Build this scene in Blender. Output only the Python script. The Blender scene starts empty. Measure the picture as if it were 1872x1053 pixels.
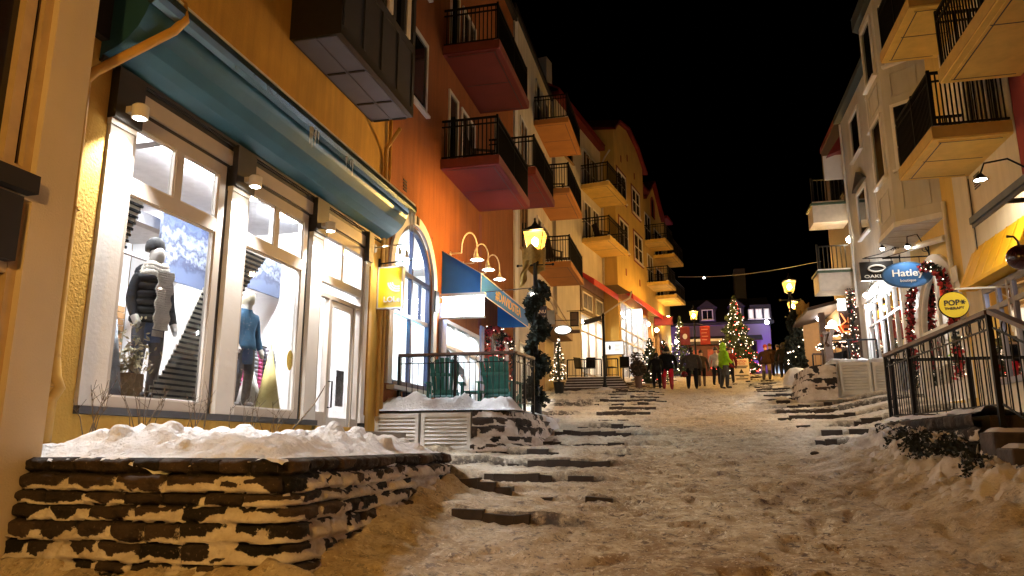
import bpy, bmesh, math, random
import numpy as np
from mathutils import Vector, Matrix
random.seed(7)
PI = math.pi
scene = bpy.context.scene
COL = scene.collection

# ------------------------------------------------------------------ camera geometry (eye at the origin, 1.5 m above the snow)
F, CX, CY = 1350.0, 936.0, 526.5
TH, YAW = math.atan(285 / 1350.0), math.radians(13.3)

def ray(px, py):
    r = ((px - CX) / F, 1.0, -(py - CY) / F)
    c, s = math.cos(TH), math.sin(TH)
    r = (r[0], c * r[1] - s * r[2], s * r[1] + c * r[2])
    c, s = math.cos(YAW), math.sin(YAW)
    return (c * r[0] - s * r[1], s * r[0] + c * r[1], r[2])

def onx(px, py, X):
    r = ray(px, py); k = X / r[0]
    return (X, r[1] * k, r[2] * k)

def at(px, py, Y):
    r = ray(px, py)
    k = Y / r[1]
    return (r[0] * k, Y, r[2] * k)

# ------------------------------------------------------------------ noise
def _hash(ix, iy, seed):
    h = (ix.astype(np.int64) * 374761393 + iy.astype(np.int64) * 668265263 + seed * 974711) & 0x7fffffff
    h = ((h ^ (h >> 13)) * 1274126177) & 0x7fffffff
    h = (h ^ (h >> 16)) & 0xffff
    return h / 65535.0

def vnoise(x, y, seed=0):
    x = np.asarray(x, float); y = np.asarray(y, float)
    ix = np.floor(x); iy = np.floor(y)
    fx = x - ix; fy = y - iy
    fx = fx * fx * (3 - 2 * fx); fy = fy * fy * (3 - 2 * fy)
    a = _hash(ix, iy, seed); b = _hash(ix + 1, iy, seed)
    c = _hash(ix, iy + 1, seed); d = _hash(ix + 1, iy + 1, seed)
    return (a * (1 - fx) + b * fx) * (1 - fy) + (c * (1 - fx) + d * fx) * fy

def fbm(x, y, seed=0, octv=4):
    r = 0; a = 0.5; t = 0
    for k in range(octv):
        r = r + a * vnoise(np.asarray(x) * 2 ** k, np.asarray(y) * 2 ** k, seed + 17 * k); t += a; a *= 0.5
    return r / t

def sstep(a, b, x):
    t = np.clip((np.asarray(x, float) - a) / (b - a), 0, 1)
    return t * t * (3 - 2 * t)

# ------------------------------------------------------------------ materials
MATS = {}
def _new(name):
    m = bpy.data.materials.new(name); m.use_nodes = True
    return m, m.node_tree, m.node_tree.nodes['Principled BSDF']

def mat(name, col, rough=0.6, metal=0.0, var=0.12, scale=6.0, bump=0.0, bscale=40.0, col2=None, spec=0.5, streak=0.0, bump2=0.0):
    if name in MATS: return MATS[name]
    m, nt, b = _new(name)
    L = nt.links
    geo = nt.nodes.new('ShaderNodeNewGeometry')
    n = nt.nodes.new('ShaderNodeTexNoise'); n.inputs['Scale'].default_value = scale; n.inputs['Detail'].default_value = 6
    L.new(geo.outputs['Position'], n.inputs['Vector'])
    r = nt.nodes.new('ShaderNodeMapRange'); r.inputs[1].default_value = 0.3; r.inputs[2].default_value = 0.7
    L.new(n.outputs['Fac'], r.inputs[0])
    mx = nt.nodes.new('ShaderNodeMix'); mx.data_type = 'RGBA'
    c2 = col2 if col2 else tuple(max(0, c * (1 - var)) for c in col)
    c1 = col if col2 else tuple(min(1, c * (1 + var * .6)) for c in col)
    mx.inputs['A'].default_value = (*c2, 1); mx.inputs['B'].default_value = (*c1, 1)
    L.new(r.outputs[0], mx.inputs['Factor'])
    out_ = mx.outputs['Result']
    if streak:
        mp = nt.nodes.new('ShaderNodeMapping'); mp.inputs['Scale'].default_value = (2.6, 2.6, .22); L.new(geo.outputs['Position'], mp.inputs[0])
        n3 = nt.nodes.new('ShaderNodeTexNoise'); n3.inputs['Scale'].default_value = 1.6; n3.inputs['Detail'].default_value = 7; n3.inputs['Roughness'].default_value = .65; L.new(mp.outputs[0], n3.inputs['Vector'])
        r3 = nt.nodes.new('ShaderNodeMapRange'); r3.inputs[1].default_value = .42; r3.inputs[2].default_value = .72; r3.inputs[4].default_value = streak; L.new(n3.outputs['Fac'], r3.inputs[0])
        m3 = nt.nodes.new('ShaderNodeMix'); m3.data_type = 'RGBA'; L.new(r3.outputs[0], m3.inputs['Factor']); L.new(out_, m3.inputs['A']); m3.inputs['B'].default_value = (*[c * .45 for c in col], 1); out_ = m3.outputs['Result']
    L.new(out_, b.inputs['Base Color'])
    b.inputs['Roughness'].default_value = rough; b.inputs['Metallic'].default_value = metal
    b.inputs['Specular IOR Level'].default_value = spec
    if bump:
        n2 = nt.nodes.new('ShaderNodeTexNoise'); n2.inputs['Scale'].default_value = bscale; n2.inputs['Detail'].default_value = 5
        L.new(geo.outputs['Position'], n2.inputs['Vector'])
        bp = nt.nodes.new('ShaderNodeBump'); bp.inputs['Strength'].default_value = bump; bp.inputs['Distance'].default_value = 0.02
        L.new(n2.outputs['Fac'], bp.inputs['Height']); L.new(bp.outputs[0], b.inputs['Normal'])
        if bump2:
            n4 = nt.nodes.new('ShaderNodeTexNoise'); n4.inputs['Scale'].default_value = bscale * .33; n4.inputs['Detail'].default_value = 7; n4.inputs['Roughness'].default_value = .65
            L.new(geo.outputs['Position'], n4.inputs['Vector'])
            b4 = nt.nodes.new('ShaderNodeBump'); b4.inputs['Strength'].default_value = bump2; b4.inputs['Distance'].default_value = .07
            L.new(n4.outputs['Fac'], b4.inputs['Height']); L.new(b4.outputs[0], bp.inputs['Normal'])
    MATS[name] = m
    return m

def emit(name, col, strength, sample=True):
    if name in MATS: return MATS[name]
    m = bpy.data.materials.new(name); m.use_nodes = True
    nt = m.node_tree; nt.nodes.clear()
    e = nt.nodes.new('ShaderNodeEmission'); e.inputs[0].default_value = (*col, 1); e.inputs[1].default_value = strength
    o = nt.nodes.new('ShaderNodeOutputMaterial'); nt.links.new(e.outputs[0], o.inputs[0])
    if not sample:
        try: m.cycles.emission_sampling = 'NONE'
        except Exception: pass
    MATS[name] = m
    return m

def glass(name, tint=(1, 1, 1), refl=1.0):
    if name in MATS: return MATS[name]
    m = bpy.data.materials.new(name); m.use_nodes = True
    nt = m.node_tree; nt.nodes.clear(); L = nt.links
    t = nt.nodes.new('ShaderNodeBsdfTransparent'); t.inputs[0].default_value = (*tint, 1)
    g = nt.nodes.new('ShaderNodeBsdfGlossy'); g.inputs['Roughness'].default_value = 0.02
    f = nt.nodes.new('ShaderNodeFresnel'); f.inputs[0].default_value = 1.45
    k = nt.nodes.new('ShaderNodeMath'); k.operation = 'MULTIPLY'; k.inputs[1].default_value = refl
    L.new(f.outputs[0], k.inputs[0])
    mx = nt.nodes.new('ShaderNodeMixShader'); L.new(k.outputs[0], mx.inputs[0]); L.new(t.outputs[0], mx.inputs[1]); L.new(g.outputs[0], mx.inputs[2])
    o = nt.nodes.new('ShaderNodeOutputMaterial'); L.new(mx.outputs[0], o.inputs[0])
    MATS[name] = m
    return m

# ------------------------------------------------------------------ objects
def tag(o, label=None, cat=None, group=None, kind=None):
    if label: o['label'] = label
    if cat: o['category'] = cat
    if group: o['group'] = group
    if kind: o['kind'] = kind
    return o

def thing(name, label, cat, loc=(0, 0, 0), group=None):
    o = bpy.data.objects.new(name, None); o.empty_display_size = 0.2
    COL.objects.link(o); o.location = loc
    return tag(o, label, cat, group)

def origin_of(o):
    v = Vector((0, 0, 0))
    while o is not None:
        v += Vector(o.location); o = o.parent
    return v

IDENT = lambda a, b, c: (a, b, c)

class MB:
    """collects shapes in a local frame and links them as ONE mesh object"""
    def __init__(s, fr=None):
        s.v = []; s.f = []; s.mi = []; s.sm = []; s.fr = fr or IDENT; s.cm = 0; s.smooth = False
    def raw(s, vs, fs):
        k = len(s.v); s.v += [tuple(v) for v in vs]
        for f in fs:
            s.f.append([i + k for i in f]); s.mi.append(s.cm); s.sm.append(s.smooth)
        return s
    def add(s, vs, fs): return s.raw([s.fr(*v) for v in vs], fs)
    def box(s, a0, a1, b0, b1, c0, c1):
        return s.add([(a0, b0, c0), (a1, b0, c0), (a1, b1, c0), (a0, b1, c0), (a0, b0, c1), (a1, b0, c1), (a1, b1, c1), (a0, b1, c1)],
                     [(0, 3, 2, 1), (4, 5, 6, 7), (0, 1, 5, 4), (1, 2, 6, 5), (2, 3, 7, 6), (3, 0, 4, 7)])
    def poly(s, pts): return s.add(pts, [tuple(range(len(pts)))])
    def prism(s, pts, d):
        """polygon pts (local 3D) extruded by vector d"""
        n = len(pts); q = [tuple(p[i] + d[i] for i in range(3)) for p in pts]
        return s.add(list(pts) + q, [tuple(range(n))[::-1], tuple(range(n, 2 * n))] + [(i, (i + 1) % n, n + (i + 1) % n, n + i) for i in range(n)])
    def tube(s, pts, r, n=6, caps=True):
        P = [Vector(s.fr(*p)) for p in pts]; R = r if isinstance(r, (list, tuple)) else [r] * len(P)
        vs = []; fs = []; u = None
        for i, p in enumerate(P):
            t = (P[min(i + 1, len(P) - 1)] - P[max(i - 1, 0)])
            t = t.normalized() if t.length > 1e-9 else Vector((0, 0, 1))
            if u is None:
                u = t.orthogonal().normalized()
            else:
                u = (u - t * u.dot(t)); u = u.normalized() if u.length > 1e-6 else t.orthogonal().normalized()
            w = t.cross(u)
            for k in range(n):
                a = 2 * PI * k / n; vs.append(p + (u * math.cos(a) + w * math.sin(a)) * R[i])
        for i in range(len(P) - 1):
            for k in range(n):
                fs.append((i * n + k, i * n + (k + 1) % n, (i + 1) * n + (k + 1) % n, (i + 1) * n + k))
        if caps:
            fs.append(tuple(range(n))[::-1]); fs.append(tuple((len(P) - 1) * n + k for k in range(n)))
        return s.raw(vs, fs)
    def lathe(s, prof, c=(0, 0, 0), n=16):
        vs = []; fs = []
        for (r, z) in prof:
            for k in range(n):
                a = 2 * PI * k / n; vs.append((c[0] + r * math.cos(a), c[1] + r * math.sin(a), c[2] + z))
        for i in range(len(prof) - 1):
            for k in range(n):
                fs.append((i * n + k, i * n + (k + 1) % n, (i + 1) * n + (k + 1) % n, (i + 1) * n + k))
        fs.append(tuple(range(n))[::-1]); fs.append(tuple((len(prof) - 1) * n + k for k in range(n)))
        return s.add(vs, fs)
    def ball(s, c, r, n=10, m=6):
        r = r if isinstance(r, (tuple, list)) else (r, r, r)
        prof = []
        vs = [(c[0], c[1], c[2] - r[2])]; fs = []
        for i in range(1, m):
            b = -PI / 2 + PI * i / m
            for k in range(n):
                a = 2 * PI * k / n
                vs.append((c[0] + r[0] * math.cos(b) * math.cos(a), c[1] + r[1] * math.cos(b) * math.sin(a), c[2] + r[2] * math.sin(b)))
        vs.append((c[0], c[1], c[2] + r[2]))
        for k in range(n): fs.append((0, 1 + (k + 1) % n, 1 + k))
        for i in range(m - 2):
            for k in range(n):
                fs.append((1 + i * n + k, 1 + i * n + (k + 1) % n, 1 + (i + 1) * n + (k + 1) % n, 1 + (i + 1) * n + k))
        t = len(vs) - 1
        for k in range(n): fs.append((t, 1 + (m - 2) * n + k, 1 + (m - 2) * n + (k + 1) % n))
        return s.add(vs, fs)
    def text(s, body, org, ux, uy, size, depth=0.01, align='CENTER', bold=0.0, width=None):
        key = (body, align, bold)
        if key not in TXT:
            c = bpy.data.curves.new('tmp_text', 'FONT'); c.body = body; c.align_x = align; c.align_y = 'CENTER'
            c.extrude = 0.5; c.offset = bold; c.resolution_u = 3
            o = bpy.data.objects.new('tmp_text', c); COL.objects.link(o)
            dg = bpy.context.evaluated_depsgraph_get(); me = o.evaluated_get(dg).to_mesh()
            TXT[key] = ([tuple(v.co) for v in me.vertices], [tuple(p.vertices) for p in me.polygons])
            o.evaluated_get(dg).to_mesh_clear(); bpy.data.objects.remove(o); bpy.data.curves.remove(c)
        vs, fs = TXT[key]
        ux = Vector(ux).normalized(); uy = Vector(uy).normalized(); nn = ux.cross(uy); O = Vector(org)
        sx = size
        if width:
            xs = [v[0] for v in vs]; sx = width / (max(xs) - min(xs))
        return s.raw([O + ux * (v[0] * sx) + uy * (v[1] * size) + nn * (v[2] * depth) for v in vs], fs)
    def build(s, name, mats, parent=None, label=None, recalc=True):
        me = bpy.data.meshes.new(name)
        o0 = origin_of(parent)
        me.from_pydata([(v[0] - o0.x, v[1] - o0.y, v[2] - o0.z) for v in s.v], [], s.f)
        for m in (mats if isinstance(mats, (list, tuple)) else [mats]): me.materials.append(m)
        me.polygons.foreach_set('material_index', s.mi); me.polygons.foreach_set('use_smooth', s.sm)
        if recalc:
            bm = bmesh.new(); bm.from_mesh(me); bmesh.ops.recalc_face_normals(bm, faces=bm.faces); bm.to_mesh(me); bm.free()
        me.update()
        o = bpy.data.objects.new(name, me); COL.objects.link(o)
        if parent: o.parent = parent
        if label: o['label'] = label
        return o
TXT = {}

def dup(root, loc, rz=0.0, label=None, scale=None):
    def cp(o, par):
        c = o.copy(); COL.objects.link(c); c.parent = par
        for ch in [x for x in o.children]: cp(ch, c)
        return c
    r = cp(root, None); r.location = loc; r.rotation_euler = (0, 0, rz)
    if scale: r.scale = (scale,) * 3
    if label: r['label'] = label
    return r

def grid_mesh(name, xs, ys, Z, m, parent=None, smooth=True):
    """heightfield: Z[j,i] over xs (i), ys (j)"""
    nx, ny = len(xs), len(ys)
    X, Y = np.meshgrid(xs, ys)
    return surf_mesh(name, np.stack([X, Y, Z], -1), m, parent, smooth)

def surf_mesh(name, P, m, parent=None, smooth=True, keep=None):
    ny, nx = P.shape[:2]
    V = P.reshape(-1, 3) - np.array(origin_of(parent))
    i = np.arange(nx - 1); j = np.arange(ny - 1)
    I, J = np.meshgrid(i, j); a = (J * nx + I)
    Q = np.stack([a, a + 1, a + 1 + nx, a + nx], -1).reshape(-1, 4)
    if keep is not None:
        Q = Q[keep.reshape(-1)]
        used = np.unique(Q); mp = -np.ones(len(V), int); mp[used] = np.arange(len(used)); V = V[used]; Q = mp[Q]
    me = bpy.data.meshes.new(name)
    me.vertices.add(len(V)); me.vertices.foreach_set('co', V.astype(np.float32).ravel())
    me.loops.add(len(Q) * 4); me.loops.foreach_set('vertex_index', Q.astype(np.int32).ravel())
    me.polygons.add(len(Q)); me.polygons.foreach_set('loop_start', np.arange(0, len(Q) * 4, 4, dtype=np.int32))
    me.update(calc_edges=True); me.validate()
    me.polygons.foreach_set('use_smooth', [smooth] * len(me.polygons))
    me.materials.append(m)
    o = bpy.data.objects.new(name, me); COL.objects.link(o)
    if parent: o.parent = parent
    return o

# ------------------------------------------------------------------ frames: (along wall, out from wall, up)
WX = 5.7
def LF(s, o, z): return (-WX + o, s, z)
RX = 5.6
def RF(s, o, z): return (RX - o, s, z)
HC = math.radians(10.3); CH = (math.sin(HC), math.cos(HC)); CN = (math.cos(HC), -math.sin(HC)); CB = (-5.7, 32.0)
def CF(s, o, z): return (CB[0] + CH[0] * s + CN[0] * o, CB[1] + CH[1] * s + CN[1] * o, z)

# ------------------------------------------------------------------ shared materials
M = {}
M['wallA'] = mat('yellow_ochre_stucco', (.60, .345, .055), .85, var=.16, scale=1.3, streak=.5, bump=.55, bscale=42)
M['wallB'] = mat('burnt_orange_stucco', (.31, .092, .013), .85, var=.16, scale=1.1, streak=.55, bump=.55, bscale=42)
M['wallW'] = mat('cream_stucco', (.66, .60, .49), .85, var=.10, scale=1.2, streak=.32, bump=.25, bscale=60)
M['wallY'] = mat('yellow_stucco', (.66, .45, .12), .85, var=.10, scale=1.2, streak=.32, bump=.25, bscale=60)
M['wallG'] = mat('pale_grey_siding', (.54, .52, .46), .75, var=.08, scale=2, streak=.3, bump=.1)
M['redwall'] = mat('dark_red_stucco', (.26, .035, .025), .85, var=.12, scale=1.5, bump=.2)
M['trim'] = mat('white_trim_paint', (.78, .76, .73), .5, var=.06, scale=3, bump=.12, bscale=25)
M['frame'] = mat('taupe_window_paint', (.52, .46, .40), .45, var=.06, scale=4)
M['dark'] = mat('dark_bronze_paint', (.020, .017, .015), .45, var=.2, scale=8)
M['navy'] = mat('navy_paint', (.02, .03, .09), .35, var=.15, scale=6)
M['black'] = mat('black_iron', (.005, .0045, .004), .5, var=.2, scale=20, spec=.2)
M['wood'] = mat('brown_handrail_wood', (.08, .03, .014), .5, var=.3, scale=12)
M['redslab'] = mat('oxblood_soffit', (.17, .022, .016), .8, var=.1, scale=2, bump=.1)
M['oraslab'] = mat('orange_soffit', (.52, .22, .05), .8, var=.1, scale=2, bump=.1)
M['yelslab'] = mat('yellow_soffit', (.74, .51, .13), .8, var=.12, scale=2, streak=.25, bump=.1)
M['redroof'] = mat('red_metal_roof', (.15, .010, .009), .5, var=.2, scale=4)
M['teal'] = mat('teal_sheet_metal', (.032, .11, .155), .32, metal=.3, var=.12, scale=2.2, bump=.12, bscale=6)
M['gutter'] = mat('dark_teal_gutter', (.10, .17, .22), .24, metal=.7, var=.15, scale=3)
M['pipe'] = mat('ochre_painted_pipe', (.55, .31, .06), .45, var=.15, scale=6)
M['whitepipe'] = mat('white_painted_pipe', (.68, .64, .56), .45, var=.1, scale=6)
M['greyb'] = mat('charcoal_painted_panel', (.030, .031, .038), .55, var=.15, scale=2, bump=.1)
M['soff'] = mat('grey_soffit_panel', (.10, .12, .20), .6, var=.12, scale=2, bump=.1)
M['pane'] = mat('dark_night_glass', (.012, .013, .016), .06, var=.3, scale=1.5, spec=.8)
M['glass'] = glass('clear_shop_glass', (1, 1, 1), 1.0)
M['white'] = mat('interior_white_paint', (.82, .82, .82), .7, var=.03, scale=2)
M['iwood'] = mat('pale_plank_wood', (.46, .26, .11), .6, var=.25, scale=9)
M['snow'] = mat('clean_snow', (.80, .80, .82), .75, var=.14, scale=7, bump=.9, bscale=30, spec=.3, bump2=.8)
M['bulb'] = emit('lamp_mouth_glow', (1, .93, .80), 40, True)
def frosted(name, col, strength):
    m = bpy.data.materials.new(name); m.use_nodes = True; nt = m.node_tree; nt.nodes.clear(); L = nt.links
    e = nt.nodes.new('ShaderNodeEmission'); e.inputs[0].default_value = (*col, 1); e.inputs[1].default_value = strength
    t = nt.nodes.new('ShaderNodeBsdfTransparent'); t.inputs[0].default_value = (1, .86, .6, 1)
    a = nt.nodes.new('ShaderNodeAddShader'); o = nt.nodes.new('ShaderNodeOutputMaterial')
    L.new(e.outputs[0], a.inputs[0]); L.new(t.outputs[0], a.inputs[1]); L.new(a.outputs[0], o.inputs[0])
    try: m.cycles.emission_sampling = 'NONE'
    except Exception: pass
    return m
M['lantern'] = frosted('frosted_lantern_glass', (1, .50, .06), 1.5)
M['fairy'] = emit('warm_fairy_bulb', (1, .76, .55), 4, False)
M['fairyred'] = emit('red_fairy_bulb', (1, .07, .05), 5, False)
M['pine'] = mat('pine_needles', (.03, .05, .022), .8, var=.5, scale=14)
M['pine2'] = mat('dark_pine_needles', (.010, .016, .009), .8, var=.5, scale=14)
M['bark'] = mat('bark', (.06, .04, .028), .9, var=.3, scale=20, bump=.4)
M['red'] = mat('red_ribbon', (.42, .025, .03), .5, var=.25, scale=14)
M['shopglow'] = emit('shop_ceiling_lamp', (.93, .96, 1), 250)
# ------------------------------------------------------------------ terrain
GY = [-60, -12, 0, 5, 10, 14, 20, 28, 30.5, 33, 36, 38, 42, 46, 62, 120, 400]
GZ = [-7, -2.6, -1.5, -1.0, -.50, -.05, .78, 1.85, 2.13, 2.45, 2.83, 3.13, 3.58, 3.95, 5.4, 9.0, 20.0]
def gbase(Y): return np.interp(Y, GY, GZ)

def stair(Y, L=1.38, off=0.35, rise=.13):
    """long shallow steps: flat snowy treads, a short stone riser at the front of each"""
    k = np.floor((Y - off) / L); y0 = k * L + off; t = (Y - y0) / L
    a = gbase(y0); b = gbase(y0 + L)
    r = np.minimum(rise, (b - a) * .85)
    return a + r + (b - a - r) * sstep(0.03, 1, t) * 1.0 - r * (t < .012)

def riser_mask(X, Y, L=1.38, off=0.35):
    t = (Y - off) / L - np.floor((Y - off) / L); d = np.minimum(t, 1 - t) * L
    w, cover = stair_weight(X, Y)
    return np.clip(sstep(.055, .02, d) * w * (1 - cover), 0, 1)

def stair_weight(X, Y):
    edge = (fbm(Y * .55, X * .25, 11) - .5) * 1.3
    wl = sstep(-.55, -1.25, X + edge * .8) * sstep(5.6, 7.5, Y) * sstep(60, 50, Y)
    wr = sstep(1.7, 2.4, X + edge * .7) * sstep(12.9, 13.6, Y) * sstep(60, 50, Y)
    cover = sstep(.52, .62, fbm(X * 1.1 + 4, Y * 1.7, 23)) * .95
    return np.maximum(wl, wr), cover

def street_z(X, Y, detail=True):
    X = np.asarray(X, float); Y = np.asarray(Y, float)
    z = gbase(Y)
    st = stair(Y)
    n = fbm(X * .9, Y * .9, 3)
    w, cover = stair_weight(X, Y)                                 # snow hides some of the risers
    z = z + (st - z) * w * (1 - .75 * cover)
    # raised pavement in front of the right-hand shops and beside the left ones
    z = z + .34 * sstep(3.0, 5.3, X) * sstep(13.0, 13.3, Y) * sstep(34, 32, Y)
    z = z + .04 * sstep(-2.9, -3.25, X) * sstep(8.5, 9.6, Y) * sstep(13.4, 12.6, Y)
    # ploughed snow banks along the retaining walls
    lump = fbm(X * 2.2, Y * 2.2, 31)
    lump2 = fbm(X * 4.6, Y * 4.6, 33, 3) * .55 + .45 * lump
    z = z + (.04 + .40 * lump2) * np.exp(-np.maximum(X + 2.72, 0) / .42) * sstep(-2.95, -2.8, X) * sstep(4.6, 6.2, Y) * sstep(9.6, 8.4, Y)
    z = z + (.02 + .30 * lump2) * np.exp(-np.maximum(4.75 - Y, 0) / .30) * sstep(4.98, 4.8, Y) * sstep(-2.2, -2.8, X)
    z = z + (.14 + .62 * lump2) * np.exp(-(np.maximum(2.95 - X, 0) / .75) ** 1.5) * sstep(3.2, 3.0, X) * sstep(4.5, 7.5, Y) * sstep(13.6, 12.4, Y)
    z = z + .12 * np.exp(-((X + 1.9) / 1.1) ** 2) * sstep(6.5, 4.2, Y) * sstep(1.5, 3.4, Y) * lump2
    if detail:
        tr = sstep(-2.2, -.4, X) * sstep(3.2, 1.6, X)
        z = z + (n - .5) * .045 + (fbm(X * 3.1, Y * 3.1, 41) - .5) * .035
        f2 = fbm(X * 7.5, Y * 6.5, 51, 3)
        z = z + (f2 - .5) * .040 + (fbm(X * 17, Y * 15, 61, 2) - .5) * .026
        z = z - .040 * sstep(.66, .72, vnoise(X * 5.4 + 9, Y * 3.6, 71)) * (.4 + .6 * tr) + .018 * sstep(.60, .66, vnoise(X * 5.4 + 9, Y * 3.6, 71)) * sstep(.72, .66, vnoise(X * 5.4 + 9, Y * 3.6, 71))   # boot prints
    return z

def gz(x, y): return float(street_z(np.array([x]), np.array([y]), False)[0])

def ground_mat():
    m, nt, b = _new('trodden_street_snow'); L = nt.links
    N = nt.nodes.new
    geo = N('ShaderNodeNewGeometry'); sep = N('ShaderNodeSeparateXYZ'); L.new(geo.outputs['Position'], sep.inputs[0])
    def noise(sc, det=5, rough=.55):
        n = N('ShaderNodeTexNoise'); n.inputs['Scale'].default_value = sc; n.inputs['Detail'].default_value = det; n.inputs['Roughness'].default_value = rough
        L.new(geo.outputs['Position'], n.inputs['Vector']); return n.outputs['Fac']
    def ramp(src, a, b_):
        r = N('ShaderNodeMapRange'); r.inputs[1].default_value = a; r.inputs[2].default_value = b_; r.clamp = True
        L.new(src, r.inputs[0]); return r.outputs[0]
    def mix(f, A, B):
        x = N('ShaderNodeMix'); x.data_type = 'RGBA'
        for k, v in (('A', A), ('B', B)):
            if isinstance(v, tuple): x.inputs[k].default_value = (*v, 1)
            else: L.new(v, x.inputs[k])
        L.new(f, x.inputs['Factor']); return x.outputs['Result']
    def math_(op, a, b_):
        x = N('ShaderNodeMath'); x.operation = op; x.use_clamp = True
        for i, v in enumerate((a, b_)):
            if isinstance(v, (int, float)): x.inputs[i].default_value = v
            else: L.new(v, x.inputs[i])
        return x.outputs[0]
    dirty = mix(ramp(noise(.9), .35, .65), (.24, .150, .062), (.42, .30, .155))
    dirty = mix(ramp(noise(5, 8, .7), .46, .62), dirty, (.54, .43, .27))
    dirty = mix(ramp(noise(9, 8, .72), .55, .61), dirty, (.10, .06, .032))
    dirty = mix(ramp(noise(21, 8, .75), .56, .62), dirty, (.68, .57, .40))
    dirty = mix(ramp(noise(33, 6, .75), .57, .62), dirty, (.085, .05, .028))
    # how clean: away from the walked middle of the street, in patches, and brightened in colour up the street
    ax = N('ShaderNodeMath'); ax.operation = 'ABSOLUTE'
    sh = N('ShaderNodeMath'); sh.operation = 'SUBTRACT'; sh.inputs[1].default_value = .55
    L.new(sep.outputs[0], sh.inputs[0]); L.new(sh.outputs[0], ax.inputs[0])
    side = ramp(ax.outputs[0], 1.2, 3.0)
    far = ramp(sep.outputs[1], 8.0, 18.0)
    sidef = math_('MULTIPLY', side, math_('ADD', math_('MULTIPLY', far, .55), .45))
    patch = ramp(noise(1.3, 7, .65), .40, .62)
    clean_lit = math_('MULTIPLY', math_('ADD', math_('MULTIPLY', patch, .8), .35), sidef)
    clean_lit = math_('ADD', clean_lit, math_('MULTIPLY', ramp(sep.outputs[1], 9.0, 24.0), .42))  # brighter mid-street put into the colour: paler snow up the street
    clean_lit = math_('ADD', clean_lit, math_('MULTIPLY', ramp(sep.outputs[0], 1.3, 2.6), math_('ADD', math_('MULTIPLY', patch, .6), .25)))
    clean_lit = math_('MULTIPLY', clean_lit, ramp(noise(17, 8, .75), .68, .52))
    col = mix(clean_lit, dirty, (.76, .71, .61))
    # stone risers where the surface stands steep
    sn = N('ShaderNodeSeparateXYZ'); L.new(geo.outputs['Normal'], sn.inputs[0])
    steep = ramp(sn.outputs[2], .62, .36)
    steep = math_('MULTIPLY', steep, ramp(noise(3.5, 6), .40, .52))
    ra = N('ShaderNodeAttribute'); ra.attribute_name = 'riser'
    rr_ = math_('MULTIPLY', ra.outputs['Fac'], ramp(noise(9, 8, .7), .36, .52))
    steep = math_('MAXIMUM', steep, rr_)
    col = mix(steep, col, (.045, .034, .026))
    L.new(col, b.inputs['Base Color']); b.inputs['Roughness'].default_value = .72; b.inputs['Specular IOR Level'].default_value = .35
    b1 = N('ShaderNodeBump'); b1.inputs['Strength'].default_value = .75; b1.inputs['Distance'].default_value = .035
    L.new(noise(19, 8, .68), b1.inputs['Height'])
    b2 = N('ShaderNodeBump'); b2.inputs['Strength'].default_value = .6; b2.inputs['Distance'].default_value = .07
    L.new(noise(5.5, 5), b2.inputs['Height']); L.new(b1.outputs[0], b2.inputs['Normal'])
    L.new(b2.outputs[0], b.inputs['Normal'])
    return m
M['ground'] = ground_mat()

def axis(segs):
    out = [segs[0][0]]
    for a, b_, d in segs:
        n = max(1, int(round((b_ - a) / d))); out += [a + (b_ - a) * (i + 1) / n for i in range(n)]
    return np.array(out)
gx = axis([(-300, -60, 60), (-60, -12, 8), (-12, -6, 1), (-6, 4.2, .055), (4.2, 8, .25), (8, 12, 1), (12, 60, 8), (60, 300, 60)])
gy = axis([(-60, -6, 6), (-6, 2.6, .35), (2.6, 8, .045), (8, 16, .035), (16, 26, .05), (26, 48, .12), (48, 64, .8), (64, 120, 4), (120, 400, 40)])
GX, GYY = np.meshgrid(gx, gy)
ZZ = street_z(GX, GYY)
o = surf_mesh('street', np.stack([GX, GYY, ZZ], -1), M['ground']); tag(o, kind='structure')
a_ = o.data.attributes.new('riser', 'FLOAT', 'POINT'); a_.data.foreach_set('value', riser_mask(GX, GYY).astype(np.float32).ravel())

# broken stone nosings of the long shallow steps, showing out of the snow
b = MB(); rnd = random.Random(41); L_, off_ = 1.38, .35
for k in range(5, 34):
    y0 = k * L_ + off_
    for (xa_, xb_) in ((-2.75, -.5), (1.9, 3.5)):
        if xa_ > 0 and y0 < 13.4: continue
        x = xa_; end = (xb_ - rnd.uniform(0, .9)) if xa_ < 0 else xb_
        if xa_ > 0: x += rnd.uniform(0, .7)
        yj = rnd.uniform(-.02, .02); dy_ = .04
        while x < end:
            w_ = rnd.uniform(.10, .42)
            W_, cov_ = stair_weight(np.array([x + w_ / 2]), np.array([y0]))
            xm_ = np.array([x + w_ / 2]); hi_ = float(street_z(xm_, np.array([y0 + .10]))[0]); lo_ = float(street_z(xm_, np.array([y0 - .10]))[0])
            if hi_ - lo_ > .055 and rnd.random() < .84:
                zt_ = min(hi_ - .004, lo_ + .115) + rnd.uniform(-.016, .004)
                hh_ = .16
                yf = y0 - dy_ + yj + rnd.uniform(-.006, .006)
                b.prism([(x, yf - .012, zt_ - hh_), (x + w_ - .006, yf - .012, zt_ - hh_), (x + w_ - .006, yf, zt_ + rnd.uniform(-.022, .004)), (x, yf, zt_ + rnd.uniform(-.022, .004))], (0, .20, 0))
            x += w_
o = tag(b.build('steps', mat('dark_step_stone', (.035, .024, .017), .8, var=.4, scale=9, bump=.5)), kind='structure')
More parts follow.
